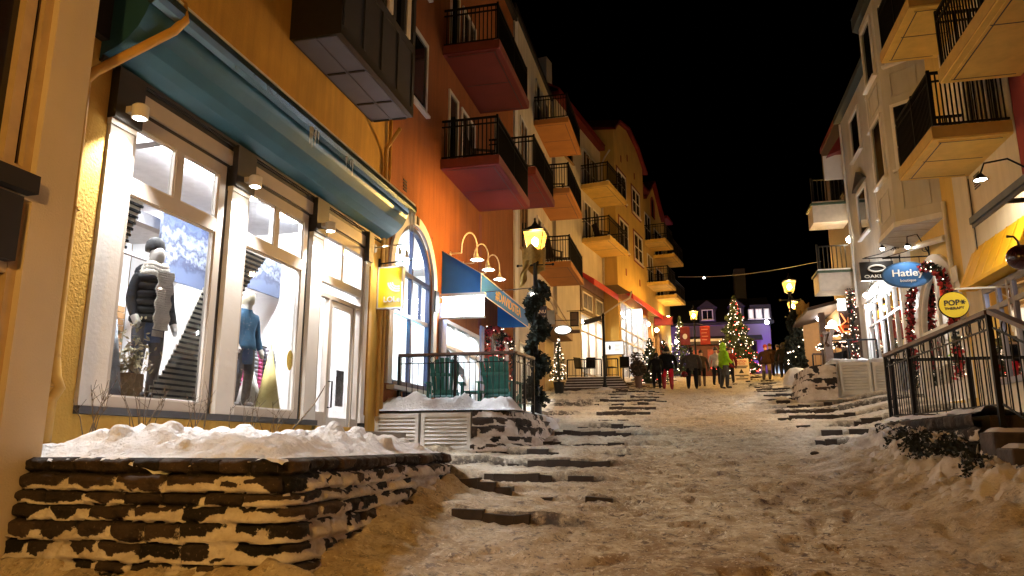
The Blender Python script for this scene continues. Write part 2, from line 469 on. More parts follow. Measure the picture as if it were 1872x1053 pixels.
# far dark hillside and the floodlit ski run
hx = np.linspace(-260, 320, 60); hy = np.linspace(130, 420, 30)
HX, HY = np.meshgrid(hx, hy)
HZ = 8 + (HY - 130) * .20 + 16 * fbm(HX * .012, HY * .012, 5) * sstep(130, 200, HY) - 14 * np.exp(-((HX - 60) / 60) ** 2)
o = surf_mesh('hill', np.stack([HX, HY, HZ], -1), mat('dark_forest_hill', (.012, .013, .014), .95, var=.4, scale=.2)); tag(o, kind='structure')
px0 = at(1395, 700, 95); px1 = at(1475, 700, 95)
sx = np.linspace(px0[0] - 1, px1[0] + 9, 30); sy = np.linspace(74, 126, 40)
SX, SY = np.meshgrid(sx, sy)
SZ = gbase(SY) + .12 + .06 * (SY - 74) + .9 * (fbm(SX * .4, SY * .25, 9) - .5) * sstep(74, 80, SY)
o = surf_mesh('ski_slope', np.stack([SX, SY, SZ], -1), M['snow']); tag(o, kind='structure')

# ------------------------------------------------------------------ snow-plastered stone retaining walls
def stone_mat():
    m = mat('dark_wet_fieldstone', (.085, .058, .042), .8, var=.4, scale=7, col2=(.030, .021, .017), bump=.6, bscale=26)
    return m
M['stone'] = stone_mat()
M['snowb'] = mat('wind_packed_snow', (.74, .70, .66), .8, var=.16, scale=5, bump=.7, bscale=38, col2=(.56, .49, .42))

def snowstone():
    m, nt, b = _new('snow_crusted_fieldstone'); L = nt.links; N = nt.nodes.new
    geo = N('ShaderNodeNewGeometry'); at_ = N('ShaderNodeAttribute'); at_.attribute_name = 'coverage'
    def noise(sc, det=6, r=.6):
        n = N('ShaderNodeTexNoise'); n.inputs['Scale'].default_value = sc; n.inputs['Detail'].default_value = det; n.inputs['Roughness'].default_value = r; L.new(geo.outputs['Position'], n.inputs['Vector']); return n.outputs['Fac']
    def mix(f, A, B):
        x = N('ShaderNodeMix'); x.data_type = 'RGBA'; L.new(f, x.inputs['Factor'])
        for k, v in (('A', A), ('B', B)):
            if isinstance(v, tuple): x.inputs[k].default_value = (*v, 1)
            else: L.new(v, x.inputs[k])
        return x.outputs['Result']
    def ramp(src, a, c):
        r = N('ShaderNodeMapRange'); r.inputs[1].default_value = a; r.inputs[2].default_value = c; L.new(src, r.inputs[0]); return r.outputs[0]
    ad = N('ShaderNodeMath'); ad.operation = 'MULTIPLY_ADD'; ad.inputs[1].default_value = 1.7; L.new(noise(24, 8, .7), ad.inputs[0])
    sb = N('ShaderNodeMath'); sb.operation = 'SUBTRACT'; sb.inputs[1].default_value = .85; L.new(at_.outputs['Fac'], sb.inputs[0]); L.new(sb.outputs[0], ad.inputs[2])
    cov = ramp(ad.outputs[0], .42, .60)
    ta = N('ShaderNodeAttribute'); ta.attribute_name = 'tone'
    st = mix(ta.outputs['Fac'], (.006, .005, .004), (.070, .046, .030)); st = mix(ramp(noise(6), .55, .75), st, (.016, .011, .009)); st = mix(ramp(noise(34, 8, .7), .60, .72), st, (.20, .16, .13))
    sn = mix(ramp(noise(4), .35, .65), (.50, .43, .36), (.74, .69, .64)); sn = mix(ramp(noise(28, 8, .7), .60, .72), sn, (.34, .26, .20))
    L.new(mix(cov, st, sn), b.inputs['Base Color']); b.inputs['Roughness'].default_value = .8; b.inputs['Specular IOR Level'].default_value = .3
    b1 = N('ShaderNodeBump'); b1.inputs['Strength'].default_value = .8; b1.inputs['Distance'].default_value = .03; L.new(noise(26, 8, .65), b1.inputs['Height']); L.new(b1.outputs[0], b.inputs['Normal'])
    return m
SNOWSTONE = snowstone()

def stone_wall(name, label, path, ztop, depth, course=.108, snow=.55, batter=.20, seed=1, du=.022, dv=.0125, right_more=True, loc=None, bare_top=1):
    """path: plan polyline walked so that its outside lies to the right; stone courses step outwards, snow lies on every ledge"""
    P = [np.array(p, float) for p in path]
    seg = [np.linalg.norm(P[i + 1] - P[i]) for i in range(len(P) - 1)]
    tot = sum(seg); U = np.linspace(0, tot, int(tot / du))
    cs = np.concatenate([[0], np.cumsum(seg)])
    px = np.interp(U, cs, [p[0] for p in P]); py = np.interp(U, cs, [p[1] for p in P])
    tx = np.gradient(px, U); ty = np.gradient(py, U)
    k = max(3, int(.10 / du)); ker = np.ones(k) / k
    pad = lambda a: np.convolve(np.pad(a, (k, k), 'edge'), ker, 'same')[k:-k]
    nx_, ny_ = pad(ty), -pad(tx); ln = np.hypot(nx_, ny_) + 1e-6; nx_ /= ln; ny_ /= ln
    V = np.arange(0, depth, dv)
    U0, V0 = np.meshgrid(U, V)
    VV = V0 + (.050 * (fbm(U0 * 1.9, V0 * 1.0, seed + 30) - .5) + .030 * (fbm(U0 * 8, V0 * 5, seed + 35) - .5)) * sstep(.0, .08, V0); UU = U0 + .03 * (fbm(U0 * 5, V0 * 6, seed + 31) - .5)
    hts = course * (.72 + .62 * np.random.RandomState(seed).rand(40)); eg = np.concatenate([[0], np.cumsum(hts)])
    VV = np.clip(VV, 0, None); row = (np.searchsorted(eg, VV, side='right') - 1).astype(float)
    ch = hts[row.astype(int)]; fv = (VV - eg[row.astype(int)]) / ch     # 0 at the top of a course, 1 at its foot
    blen = .20 + .24 * _hash(row, row * 0, seed + 5)
    bu = UU / blen + _hash(row, row * 0 + 3, seed + 6) * 5 + .35 * (vnoise(UU * 1.3, row * 5.1, seed + 33) - .5)
    bi = np.floor(bu); fu = bu - bi
    stonev = _hash(bi, row, seed + 7)
    # rounded faces: edges of each stone fall back to the joint
    e = np.minimum(np.minimum(fu, 1 - fu) * blen, np.minimum(fv, 1 - fv) * ch)
    relief = .045 * sstep(0, .030, e) + .055 * stonev * sstep(0, .02, e) + .060 * (fbm(U0 * 8, V0 * 9, seed + 8) - .5) + .03 * (fbm(U0 * 24, V0 * 24, seed + 50, 2) - .5)
    step = batter * (row / max(1, depth / course)) 
    # snow: the lower part of each course is buried by what lies on the ledge below
    hs = np.clip((fbm(UU * 1.9, row * 7.3, seed + 9) - .28) * 1.7, 0, 1)
    hs = hs * (.20 + .95 * sstep(.25, .65, fbm(UU * 6.5, row * 3.1, seed + 10)))
    if right_more: 
        hs = np.clip(hs + .55 * sstep(tot * .42, tot * .62, UU) * sstep(.40, .62, fbm(UU * 3.2, VV * 4, seed + 12)), 0, 1.1)
    hs = hs * (.45 + .9 * _hash(bi, row + 40, seed + 44)) * (snow / .55)
    burial = sstep(depth * .45, depth, VV + .25 * (fbm(UU * 2, VV * 2, seed + 14) - .5))
    hs = np.clip(hs + burial * .75, 0, 1.2)
    low = fv - (1 - hs)
    S = sstep(-.02, .10, low)
    gap = sstep(.045, .006, np.minimum(fu, 1 - fu) * blen * (.5 + fbm(UU * 11, VV * 11, seed + 19))) * sstep(.38, .52, fbm(UU * 3, row * 5, seed + 15)) * sstep(.0, .35, fv + .4 * (fbm(UU * 8, VV * 3, seed + 22) - .5))
    S = np.maximum(S, gap) * (row >= bare_top)
    patch = sstep(.55, .63, fbm(UU * 2.8 + 3, VV * 3.6, seed + 40, 5)) * (row >= bare_top)
    S = np.maximum(S, patch)
    bulge = (.018 + .055 * np.clip(low / np.maximum(hs, .05), 0, 1)) * (.6 + .8 * fbm(UU * 9, VV * 9, seed + 16)) + .12 * burial * fbm(UU * 3, VV * 3, seed + 18)
    D = step + relief * (1 - S) + (bulge + .5 * relief) * S
    X = px[None, :] + nx_[None, :] * D; Y = py[None, :] + ny_[None, :] * D
    Z = ztop - V0 + .010 * (fbm(UU * 2, VV * 0, seed + 20) - .5)
    Z = Z - .02 * S * (1 - np.clip(low * 3, 0, 1))
    root = thing(name, label, 'stone wall', loc or (path[0][0], path[0][1], ztop - depth))
    o = surf_mesh('snowy_stones', np.stack([X, Y, Z], -1), SNOWSTONE, root, True)
    tn = o.data.attributes.new('tone', 'FLOAT', 'POINT'); tn.data.foreach_set('value', (stonev * sstep(0, .018, e)).astype(np.float32).ravel())
    at_ = o.data.attributes.new('coverage', 'FLOAT', 'POINT'); at_.data.foreach_set('value', S.astype(np.float32).ravel())
    return root

stone_wall('retaining_wall', 'low dark fieldstone retaining wall with snow on its courses in the left foreground',
           [(-5.04, 4.93), (-2.98, 4.93), (-2.90, 4.98), (-2.87, 5.06), (-2.87, 8.55), (-2.92, 8.72), (-3.1, 8.82), (-3.6, 8.86)], -.10, 1.3, seed=3, snow=.68)

def heap(name, xs, ys, fn, m, label=None, kind='stuff', cat=None):
    X, Y = np.meshgrid(xs, ys)
    o = surf_mesh(name, np.stack([X, Y, fn(X, Y)], -1), m)
    return tag(o, label, cat, None, kind)

def lumps(X, Y, seed): return fbm(X * 1.6, Y * 1.6, seed) * .6 + fbm(X * 4.2, Y * 4.2, seed + 3, 3) * .28 + fbm(X * 11, Y * 11, seed + 5, 2) * .12

b = MB(); b.box(-5.03, -2.90, 4.935, 5.3, -.2, -.118); b.box(-3.2, -2.885, 5.301, 8.72, -.2, -.118); b.build('wall_core', M['stone'], bpy.data.objects['retaining_wall'])
# planter bed behind the left wall, heaped with shovelled snow
_cr = np.random.RandomState(5)
def chunks(X, Y, Z, n, x0, x1, y0, y1, rmin, rmax, sink, seed):
    """shovelled lumps of snow sitting on a surface"""
    R_ = np.random.RandomState(seed)
    out = Z.copy()
    for i in range(n):
        cx, cy_ = R_.uniform(x0, x1), R_.uniform(y0, y1); r = rmin + (rmax - rmin) * R_.rand() ** 2.2
        j = np.argmin((X[0] - cx) ** 2); k = np.argmin((Y[:, 0] - cy_) ** 2); zc = Z[k, j] - r * sink
        wob = 1 + .9 * (fbm(X * 9 + i, Y * 9, seed) - .5)
        ang = R_.uniform(0, 3.14); st_ = R_.uniform(.7, 1.2)
        dx = ((X - cx) * math.cos(ang) + (Y - cy_) * math.sin(ang)) * st_; dy = (-(X - cx) * math.sin(ang) + (Y - cy_) * math.cos(ang))
        d2 = (np.abs(dx / (r * wob)) ** 2.6 + np.abs(dy / (r * wob)) ** 2.6)
        out = np.maximum(out, np.where(d2 < 1, zc + r * .85 * np.power(np.clip(1 - d2, 0, 1), .6), -9))
    return out

def bedz(X, Y):
    ex = sstep(-2.86, -3.35, X) * sstep(4.92, 5.5, Y) * sstep(8.90, 8.2, Y)
    hgt = np.interp(Y, [4.7, 5.2, 5.8, 6.6, 7.4, 8.2, 9], [.04, .24, .30, .27, .32, .24, .10])
    back = sstep(-5.75, -4.6, X)
    l = lumps(X, Y, 77)
    crest = .45 + 1.7 * np.maximum(l - .34, 0)
    z = -.10 + ex * (hgt * crest * (.35 + .65 * back))
    z = z + (fbm(X * 5, Y * 5, 88, 4) - .5) * .07 + (fbm(X * 15, Y * 15, 89, 3) - .5) * .022
    z = chunks(X, Y, z, 90, -5.3, -3.0, 5.1, 8.7, .02, .10, .15, 9)
    z = z + .05 * np.abs(fbm(X * 3.4, Y * 3.4, 188, 3) - .5) * 2 - .03 + (fbm(X * 26, Y * 26, 189, 2) - .5) * .012
    # ragged margin: the cap stones show where the snow has slid off
    edge = np.minimum(np.minimum(-2.83 - X, Y - 4.88), 8.86 - Y)
    thin = sstep(.06, -.06, edge + .20 * (fbm(X * 2.6, Y * 2.6, 99, 4) - .5))
    return z - .10 * thin
heap('snow', np.arange(-5.72, -2.835, .022), np.arange(4.885, 8.82, .022), bedz, M['snow'], 'thick lumpy snow heaped on the planter bed under the clothing shop windows')

# rubble bank beside the louvred cabinets at the patio corner
stone_wall('rubble_bank', 'snow-covered rubble stone bank at the street corner of the patio',
           [(-3.80, 13.02), (-3.48, 13.07), (-3.26, 13.22), (-3.12, 13.6), (-3.06, 14.6), (-3.06, 17.0)], .60, .9, course=.17, snow=1.05, batter=.42, seed=21, du=.03, dv=.02, bare_top=0)
def patz(X, Y):
    ex = sstep(-3.0, -3.35, X) * sstep(12.98, 13.3, Y) * sstep(14.3, 13.8, Y)
    return .59 + ex * (.10 + .34 * np.maximum(lumps(X, Y, 131) - .28, 0) * 1.8) + .02 * lumps(X, Y, 7)
heap('snow', np.arange(-5.7, -3.0, .035), np.arange(12.98, 14.3, .035), patz, M['snow'], 'snow ridge lying on the louvred cabinets in front of the patio railing')

def mound(x, y, r, h, seed, label, m=None):
    z0 = gz(x, y)
    def f(X, Y):
        d = np.hypot(X - x, Y - y) / r
        return z0 - .06 + h * np.sqrt(np.clip(1 - d ** 2, 0, 1)) * (.65 + .6 * lumps(X, Y, seed)) - .25 * sstep(.95, 1.1, d)
    heap('snow_mound', np.arange(x - r, x + r, .04), np.arange(y - r, y + r, .04), f, m or M['snow'], label)
# ------------------------------------------------------------------ facade helpers
def wall_sheet(root, fr, s0, s1, z0, z1, m, openings=(), o=0.0, name='wall', reveal=.12, label=None):
    ss = sorted({s0, s1, *[q for w in openings for q in w[:2]]}); zz = sorted({z0, z1, *[q for w in openings for q in w[2:4]]})
    b = MB(fr)
    inside = lambda s, z: any(w[0] < s < w[1] and w[2] < z < w[3] for w in openings)
    for i in range(len(ss) - 1):
        if ss[i] < s0 - 1e-6 or ss[i + 1] > s1 + 1e-6: continue
        run = None
        for j in range(len(zz) - 1):
            if zz[j] < z0 - 1e-6 or zz[j + 1] > z1 + 1e-6: continue
            if not inside((ss[i] + ss[i + 1]) / 2, (zz[j] + zz[j + 1]) / 2):
                b.add([(ss[i], o, zz[j]), (ss[i + 1], o, zz[j]), (ss[i + 1], o, zz[j + 1]), (ss[i], o, zz[j + 1])], [(0, 1, 2, 3)])
    for w in openings:
        a, c, d, e = w[:4]; sk = w[4] if len(w) > 4 else ''
        for k_, p, q in (('B', (a, d), (c, d)), ('R', (c, d), (c, e)), ('T', (c, e), (a, e)), ('L', (a, e), (a, d))):
            if k_ in sk: continue
            b.add([(p[0], o, p[1]), (q[0], o, q[1]), (q[0], o - reveal, q[1]), (p[0], o - reveal, p[1])], [(0, 1, 2, 3)])
    return b.build(name, m, root, label, recalc=False)

def frame_bars(b, s0, s1, z0, z1, o0, o1, fw, vs=(), hs=(), mw=None):
    mw = mw or fw * .7
    b.box(s0, s0 + fw, o0, o1, z0, z1); b.box(s1 - fw, s1, o0, o1, z0, z1)
    b.box(s0 + fw, s1 - fw, o0, o1, z0, z0 + fw); b.box(s0 + fw, s1 - fw, o0, o1, z1 - fw, z1)
    for v in vs: b.box(v - mw / 2, v + mw / 2, o0 + .004, o1 - .004, z0 + fw, z1 - fw)
    for h in hs: b.box(s0 + fw, s1 - fw, o0 + .008, o1 - .008, h - mw / 2, h + mw / 2)

def window(root, fr, s0, s1, z0, z1, o=0.0, fw=.075, nv=1, nh=1, fm=None, pm=None, sill=True, name='window', out=.05):
    b = MB(fr)
    vs = [s0 + (s1 - s0) * (i + 1) / (nv + 1) for i in range(nv)]; hs = [z0 + (z1 - z0) * (i + 1) / (nh + 1) for i in range(nh)]
    frame_bars(b, s0, s1, z0, z1, o + .003, o + out, fw, vs, hs, .035)
    if sill: b.box(s0 - .06, s1 + .06, o + .003, o + out + .06, z0 - .06, z0 - .002)
    w = b.build(name, fm or M['trim'], root)
    p = MB(fr); p.add([(s0 + .01, o + .014, z0 + .01), (s1 - .01, o + .014, z0 + .01), (s1 - .01, o + .014, z1 - .01), (s0 + .01, o + .014, z1 - .01)], [(0, 1, 2, 3)])
    p.build('pane', pm or M['pane'], w, recalc=False)
    return w

def baluster_run(b, pts, n, ztop, zbot, r=.011):
    for i in range(n):
        t = (i + .5) / n
        a = [pts[0][k] + (pts[1][k] - pts[0][k]) * t for k in range(2)]
        b.box(a[0] - r, a[0] + r, a[1] - r, a[1] + r, zbot, ztop)

def balcony(root, fr, s0, s1, zb, depth, slab_m, rail_m=None, thick=.22, rail_h=1.07, step=.11, fascia_m=None, o0=0.0, skirt=0):
    b = MB(fr); b.box(s0, s1, o0 - .02, o0 + depth, zb, zb + thick)
    b.box(s0 + .10, s1 - .10, o0 + .1, o0 + depth - .10, zb - .012, zb + .01)
    bal = b.build('balcony', slab_m, root)
    j = MB(fr); m_ = (s0 + s1) / 2
    j.box(m_ - .012, m_ + .012, o0 + .12, o0 + depth - .12, zb - .016, zb - .0125)
    for s in (s0 + .14, s1 - .14): j.box(s - .01, s + .01, o0 + .12, o0 + depth - .12, zb - .016, zb - .0125)
    j.box(s0 + .15, s1 - .15, o0 + depth - .17, o0 + depth - .15, zb - .016, zb - .0125)
    j.build('soffit_joint', M['dark'], bal)
    zt = zb + thick
    sn = MB(fr); rnd_ = random.Random(int(s0 * 100 + zb * 10)); s = s0 + .02
    while s < s1 - .1:
        w_ = rnd_.uniform(.15, .5); h_ = rnd_.uniform(.015, .06)
        sn.prism([(s, o0 + depth - .16, zt + .001), (s, o0 + depth - .012, zt + .001), (s, o0 + depth - .03, zt + h_), (s, o0 + depth - .14, zt + h_)], (min(w_, s1 - .02 - s), 0, 0)); s += w_
    sn.build('snow_dusting', M['snow'], bal)
    if fascia_m:
        f = MB(fr); f.box(s0 - .012, s1 + .012, o0 + depth, o0 + depth + .014, zb + .03, zt + .02)
        f.box(s0 - .014, s0 - .001, o0, o0 + depth + .012, zb + .03, zt + .02); f.box(s1 + .001, s1 + .014, o0, o0 + depth + .012, zb + .03, zt + .02)
        f.build('edge_trim', fascia_m, bal)
    r = MB(fr)
    d = o0 + depth - .05
    for z, hh in ((zt + rail_h, .05), (zt + rail_h - .17, .025), (zt + .09, .03)):
        r.box(s0 + .03, s1 - .03, d - .02, d + .02, z - hh, z)
        for s in (s0 + .05, s1 - .05): r.box(s - .02, s + .02, o0 + .01, d - .021, z - hh, z)
    for s in (s0 + .05, s1 - .05, (s0 + s1) / 2):
        r.box(s - .026, s + .026, d - .026, d + .026, zt - .002, zt + rail_h + .03)
    baluster_run(r, [(s0 + .05, d), (s1 - .05, d)], max(3, int((s1 - s0) / step)), zt + rail_h - .04, zt + .06)
    for s in (s0 + .05, s1 - .05): baluster_run(r, [(s, o0 + .03), (s, d)], max(3, int(depth / step)), zt + rail_h - .04, zt + .06)
    r.build('railing', rail_m or M['black'], bal)
    return bal

GOODS = [mat('goods_%d' % i, c, .6) for i, c in enumerate([(.35, .05, .05), (.05, .1, .3), (.5, .42, .3), (.04, .04, .05), (.1, .3, .28), (.55, .3, .1), (.6, .6, .62)])]

def room(root, fr, s0, s1, z0, z1, depth, o0=-.06, lamp=None, seed=0, goods=True, wallm=None, shelves=True, lamps=2):
    """a lit shop interior behind a glazed front"""
    rnd = random.Random(seed)
    b = MB(fr)
    o1 = o0 - depth
    b.add([(s0, o1, z0), (s1, o1, z0), (s1, o1, z1), (s0, o1, z1)], [(0, 1, 2, 3)])
    b.add([(s0, o0, z0), (s1, o0, z0), (s1, o1, z0), (s0, o1, z0)], [(0, 1, 2, 3)])
    b.add([(s0, o0, z1), (s1, o0, z1), (s1, o1, z1), (s0, o1, z1)], [(0, 1, 2, 3)])
    b.add([(s0, o0, z0), (s0, o1, z0), (s0, o1, z1), (s0, o0, z1)], [(0, 1, 2, 3)])
    b.add([(s1, o0, z0), (s1, o1, z0), (s1, o1, z1), (s1, o0, z1)], [(0, 1, 2, 3)])
    r = b.build('room', wallm or M['white'], root, recalc=False)
    l = MB(fr)
    for i in range(lamps):
        c = s0 + (s1 - s0) * (i + .5) / lamps
        l.box(c - .28, c + .28, o0 - depth * .55, o0 - depth * .55 + .22, z1 - .06, z1 - .02)
    l.build('ceiling_light', lamp or M['shopglow'], r)
    if goods:
        g = MB(fr)
        for zz in (z0 + .5, z0 + 1.05, z0 + 1.6):
            g.cm = 2
            g.box(s0 + .1, s1 - .1, o1 + .02, o1 + .32, zz - .03, zz)
            s = s0 + .15
            while s < s1 - .3:
                w = rnd.uniform(.08, .26); h = rnd.uniform(.12, .40); g.cm = rnd.randrange(len(GOODS))
                if rnd.random() < .8: g.box(s, s + w, o1 + .04, o1 + .04 + rnd.uniform(.12, .25), zz + .001, zz + h)
                s += w + rnd.uniform(.02, .14)
        g.build('shelf_goods', GOODS, r)
    return r

def shopfront(root, fr, s0, s1, z0, z1, nv=2, hs=(), fm=None, depth=1.6, lamp=None, seed=0, o=0.0, goods=True, wallm=None, fw=.08, lamps=2):
    b = MB(fr)
    vs = [s0 + (s1 - s0) * (i + 1) / (nv + 1) for i in range(nv)]
    frame_bars(b, s0, s1, z0, z1, o - .09, o + .025, fw, vs, hs, .06)
    w = b.build('shop_window', fm or M['trim'], root)
    p = MB(fr); p.add([(s0 + .01, o - .03, z0 + .01), (s1 - .01, o - .03, z0 + .01), (s1 - .01, o - .03, z1 - .01), (s0 + .01, o - .03, z1 - .01)], [(0, 1, 2, 3)])
    p.build('pane', M['glass'], w, recalc=False)
    room(root, fr, s0 - .05, s1 + .05, z0 - .05, z1 + .05, depth, o - .13, lamp, seed, goods, wallm, lamps=lamps)
    return w

def arc(c, r, a0, a1, n): return [(c[0] + r * math.cos(a0 + (a1 - a0) * i / n), c[1] + r * math.sin(a0 + (a1 - a0) * i / n)) for i in range(n + 1)]

def arch_ring(b, c, r0, r1, zb, o0, o1, n=18):
    """arched surround: two legs and a half ring, between radii r0<r1, legs down to zb"""
    A = [(c[0] + r0, zb)] + arc(c, r0, 0, PI, n) + [(c[0] - r0, zb)]
    B = [(c[0] + r1, zb)] + arc(c, r1, 0, PI, n) + [(c[0] - r1, zb)]
    for i in range(len(A) - 1):
        p, q, u, v = A[i], A[i + 1], B[i + 1], B[i]
        b.add([(p[0], o0, p[1]), (q[0], o0, q[1]), (u[0], o0, u[1]), (v[0], o0, v[1]), (p[0], o1, p[1]), (q[0], o1, q[1]), (u[0], o1, u[1]), (v[0], o1, v[1])],
              [(4, 5, 6, 7), (0, 1, 5, 4), (2, 3, 7, 6), (0, 3, 2, 1)])

def spandrel(b, c, r, s0, s1, zt, o, n=18):
    """wall between a half-round opening and the rectangle s0..s1, c..zt around it"""
    A = arc(c, r, 0, PI, n)
    pts = []
    for i, (s, z) in enumerate(A):
        t = i / n
        if t < .25: q = (s1, c[1] + (zt - c[1]) * t / .25)
        elif t > .75: q = (s0, c[1] + (zt - c[1]) * (1 - t) / .25)
        else: q = (s1 + (s0 - s1) * (t - .25) / .5, zt)
        pts.append(q)
    for i in range(n):
        b.add([(A[i][0], o, A[i][1]), (A[i + 1][0], o, A[i + 1][1]), (pts[i + 1][0], o, pts[i + 1][1]), (pts[i][0], o, pts[i][1])], [(0, 1, 2, 3)])

def shell(root, fr, s0, s1, z0, z1, m, depth=7, name='side_wall', o=0.0):
    b = MB(fr)
    o -= .004
    b.add([(s0, o, z0), (s0, o - depth, z0), (s0, o - depth, z1), (s0, o, z1)], [(0, 1, 2, 3)])
    b.add([(s1, o, z0), (s1, o - depth, z0), (s1, o - depth, z1), (s1, o, z1)], [(0, 1, 2, 3)])
    b.add([(s0, o, z1), (s1, o, z1), (s1, o - depth, z1), (s0, o - depth, z1)], [(0, 1, 2, 3)])
    b.add([(s0, o - depth, z0), (s1, o - depth, z0), (s1, o - depth, z1), (s0, o - depth, z1)], [(0, 1, 2, 3)])
    return b.build(name, m, root, recalc=False)

def spot(loc, target, power, angle, blend=.5, col=(1, .95, .88), size=.03):
    l = bpy.data.lights.new('lamp_light', 'SPOT'); l.energy = power; l.spot_size = math.radians(angle); l.spot_blend = blend; l.color = col; l.shadow_soft_size = size
    o = bpy.data.objects.new('lamp_light', l); COL.objects.link(o); o.location = loc
    o.rotation_euler = (Vector(target) - Vector(loc)).to_track_quat('-Z', 'Y').to_euler()
    return o

# ------------------------------------------------------------------ foliage
def leaf_cloud(b, pts, size, rnd, up=.3):
    for p in pts:
        d = Vector((rnd.gauss(0, 1), rnd.gauss(0, 1), rnd.gauss(0, 1) + up)).normalized()
        e = d.orthogonal().normalized(); e.rotate(Matrix.Rotation(rnd.random() * 6.28, 3, d))
        L = size * rnd.uniform(.6, 1.4); w = L * rnd.uniform(.22, .4)
        p = Vector(p); f = d.cross(e)
        b.raw([p - e * L * .5, p + f * w, p + e * L * .6, p - f * w], [(0, 1, 2, 3)])

def octa(b, p, r):
    x, y, z = p
    b.raw([(x + r, y, z), (x - r, y, z), (x, y + r, z), (x, y - r, z), (x, y, z + r), (x, y, z - r)],
          [(0, 2, 4), (2, 1, 4), (1, 3, 4), (3, 0, 4), (2, 0, 5), (1, 2, 5), (3, 1, 5), (0, 3, 5)])

def conifer(name, label, x, y, z0, h, r, seed, nl=260, red=0.0, leaf=.16, lr=.03, group=None, cat='christmas tree', nleaf=2600, pot=None):
    rnd = random.Random(seed)
    root = thing(name, label, cat, (x, y, z0), group)
    t = MB(); t.tube([(x, y, z0), (x, y, z0 + h * .9)], [r * .09 + .02, .01], 7); t.build('trunk', M['bark'], root)
    c = MB(); pts = []
    def rad(u): return r * (1 - u) ** .85 * (.82 + .18 * math.sin(u * 38 + seed))
    for i in range(nleaf):
        u = rnd.random() ** 1.5; a = rnd.random() * 6.283; k = math.sqrt(rnd.random()) * rad(u) * (1 + .12 * math.sin(3 * a + seed + u * 9))
        pts.append((x + k * math.cos(a), y + k * math.sin(a), z0 + h * (.07 + .93 * u) - .10 * k))
    leaf_cloud(c, pts, leaf, rnd, .1); c.build('crown', M['pine'], root, recalc=False)
    l = MB()
    for i in range(nl):
        u = rnd.random() ** 1.4; a = rnd.random() * 6.283; k = rad(u) * rnd.uniform(.86, 1.06)
        l.cm = 1 if rnd.random() < red * (1.6 if u < .35 else .6) else 0
        octa(l, (x + k * math.cos(a), y + k * math.sin(a), z0 + h * (.07 + .93 * u) - .10 * k), lr * rnd.uniform(.7, 1.3))
    if nl: l.build('light_string', [M['fairy'], M['fairyred']], root, recalc=False)['kind'] = 'stuff'
    if pot:
        p = MB(); p.lathe([(.16, -pot), (.22, 0), (.23, .02), (.19, .02)], (x, y, z0), 14); p.build('pot', M['black'], root)
    return root

# ------------------------------------------------------------------ street lamp
def street_lamp(x, y, z0, label, h=4.25, garland=True, seed=1, flag=True, power=130):
    rnd = random.Random(seed)
    root = thing('street_lamp', label, 'street lamp', (x, y, z0), 'village lantern posts')
    p = MB(); p.smooth = True
    p.lathe([(.13, -.15), (.13, .28), (.085, .36), (.075, .9), (.058, 1.0), (.05, h - .95), (.085, h - .88), (.04, h - .80), (.05, h - .66)], (x, y, z0), 12)
    p.build('post', M['black'], root)
    c = MB(); c.tube([(x - .42, y, z0 + h - .95), (x + .42, y, z0 + h - .95)], .018, 6)
    for s in (-.42, .42): c.ball((x + s, y, z0 + h - .95), .035, 8, 5)
    c.build('ladder_bar', M['black'], root)
    zb, zt = z0 + h - .62, z0 + h - .17
    lb = MB()
    a0, a1 = .145, .235
    def ring(r, z): return [(x - r, y - r, z), (x + r, y - r, z), (x + r, y + r, z), (x - r, y + r, z)]
    lb.raw(ring(a0, zb) + ring(a1, zt), [(0, 1, 5, 4), (1, 2, 6, 5), (2, 3, 7, 6), (3, 0, 4, 7)])
    lb.build('lantern_glass', M['lantern'], root)
    bb = MB(); bb.smooth = True; bb.ball((x, y, zb + .23), (.075, .075, .11), 12, 8); bb.build('bulb', emit('sodium_bulb_%d' % power, (1, .60, .19), power * 4.1), root)
    f = MB()
    for k in range(4):
        A = ring(a0 + .008, zb)[k]; B = ring(a1 + .008, zt)[k]; f.tube([A, B], .013, 4)
        A2 = ring(a1 + .008, zt)[(k + 1) % 4]; f.tube([B, A2], .016, 4); f.tube([A, ring(a0 + .008, zb)[(k + 1) % 4]], .014, 4)
    f.raw(ring(a1 + .035, zt + .02) + ring(.075, zt + .17), [(0, 1, 5, 4), (1, 2, 6, 5), (2, 3, 7, 6), (3, 0, 4, 7), (4, 5, 6, 7), (0, 3, 2, 1)])
    f.lathe([(.075, .17), (.085, .19), (.03, .27), (.022, .32), (.032, .35), (.0, .39)], (x, y, zt), 10)
    f.lathe([(.05, -.04), (.10, -.012), (.13, .0)], (x, y, zb), 10)
    f.build('lantern_frame', M['black'], root)
    if garland:
        g = MB(); pts = []
        n = 2600
        for i in range(n):
            t = rnd.random(); a = t * 6.283 * 3.1 + .8; zz = z0 + .35 + t * (h - 1.75)
            ax, ay = x + .13 * math.cos(a), y + .13 * math.sin(a)
            d = Vector((rnd.gauss(0, 1), rnd.gauss(0, 1), rnd.gauss(0, .8))).normalized() * .19 * rnd.random() ** .5 * (1 + .35 * math.sin(t * 23))
            pts.append((ax + d.x, ay + d.y, zz + d.z))
        leaf_cloud(g, pts, .13, rnd, 0); go = g.build('pine_garland', M['pine2'], root, recalc=False)
    return root

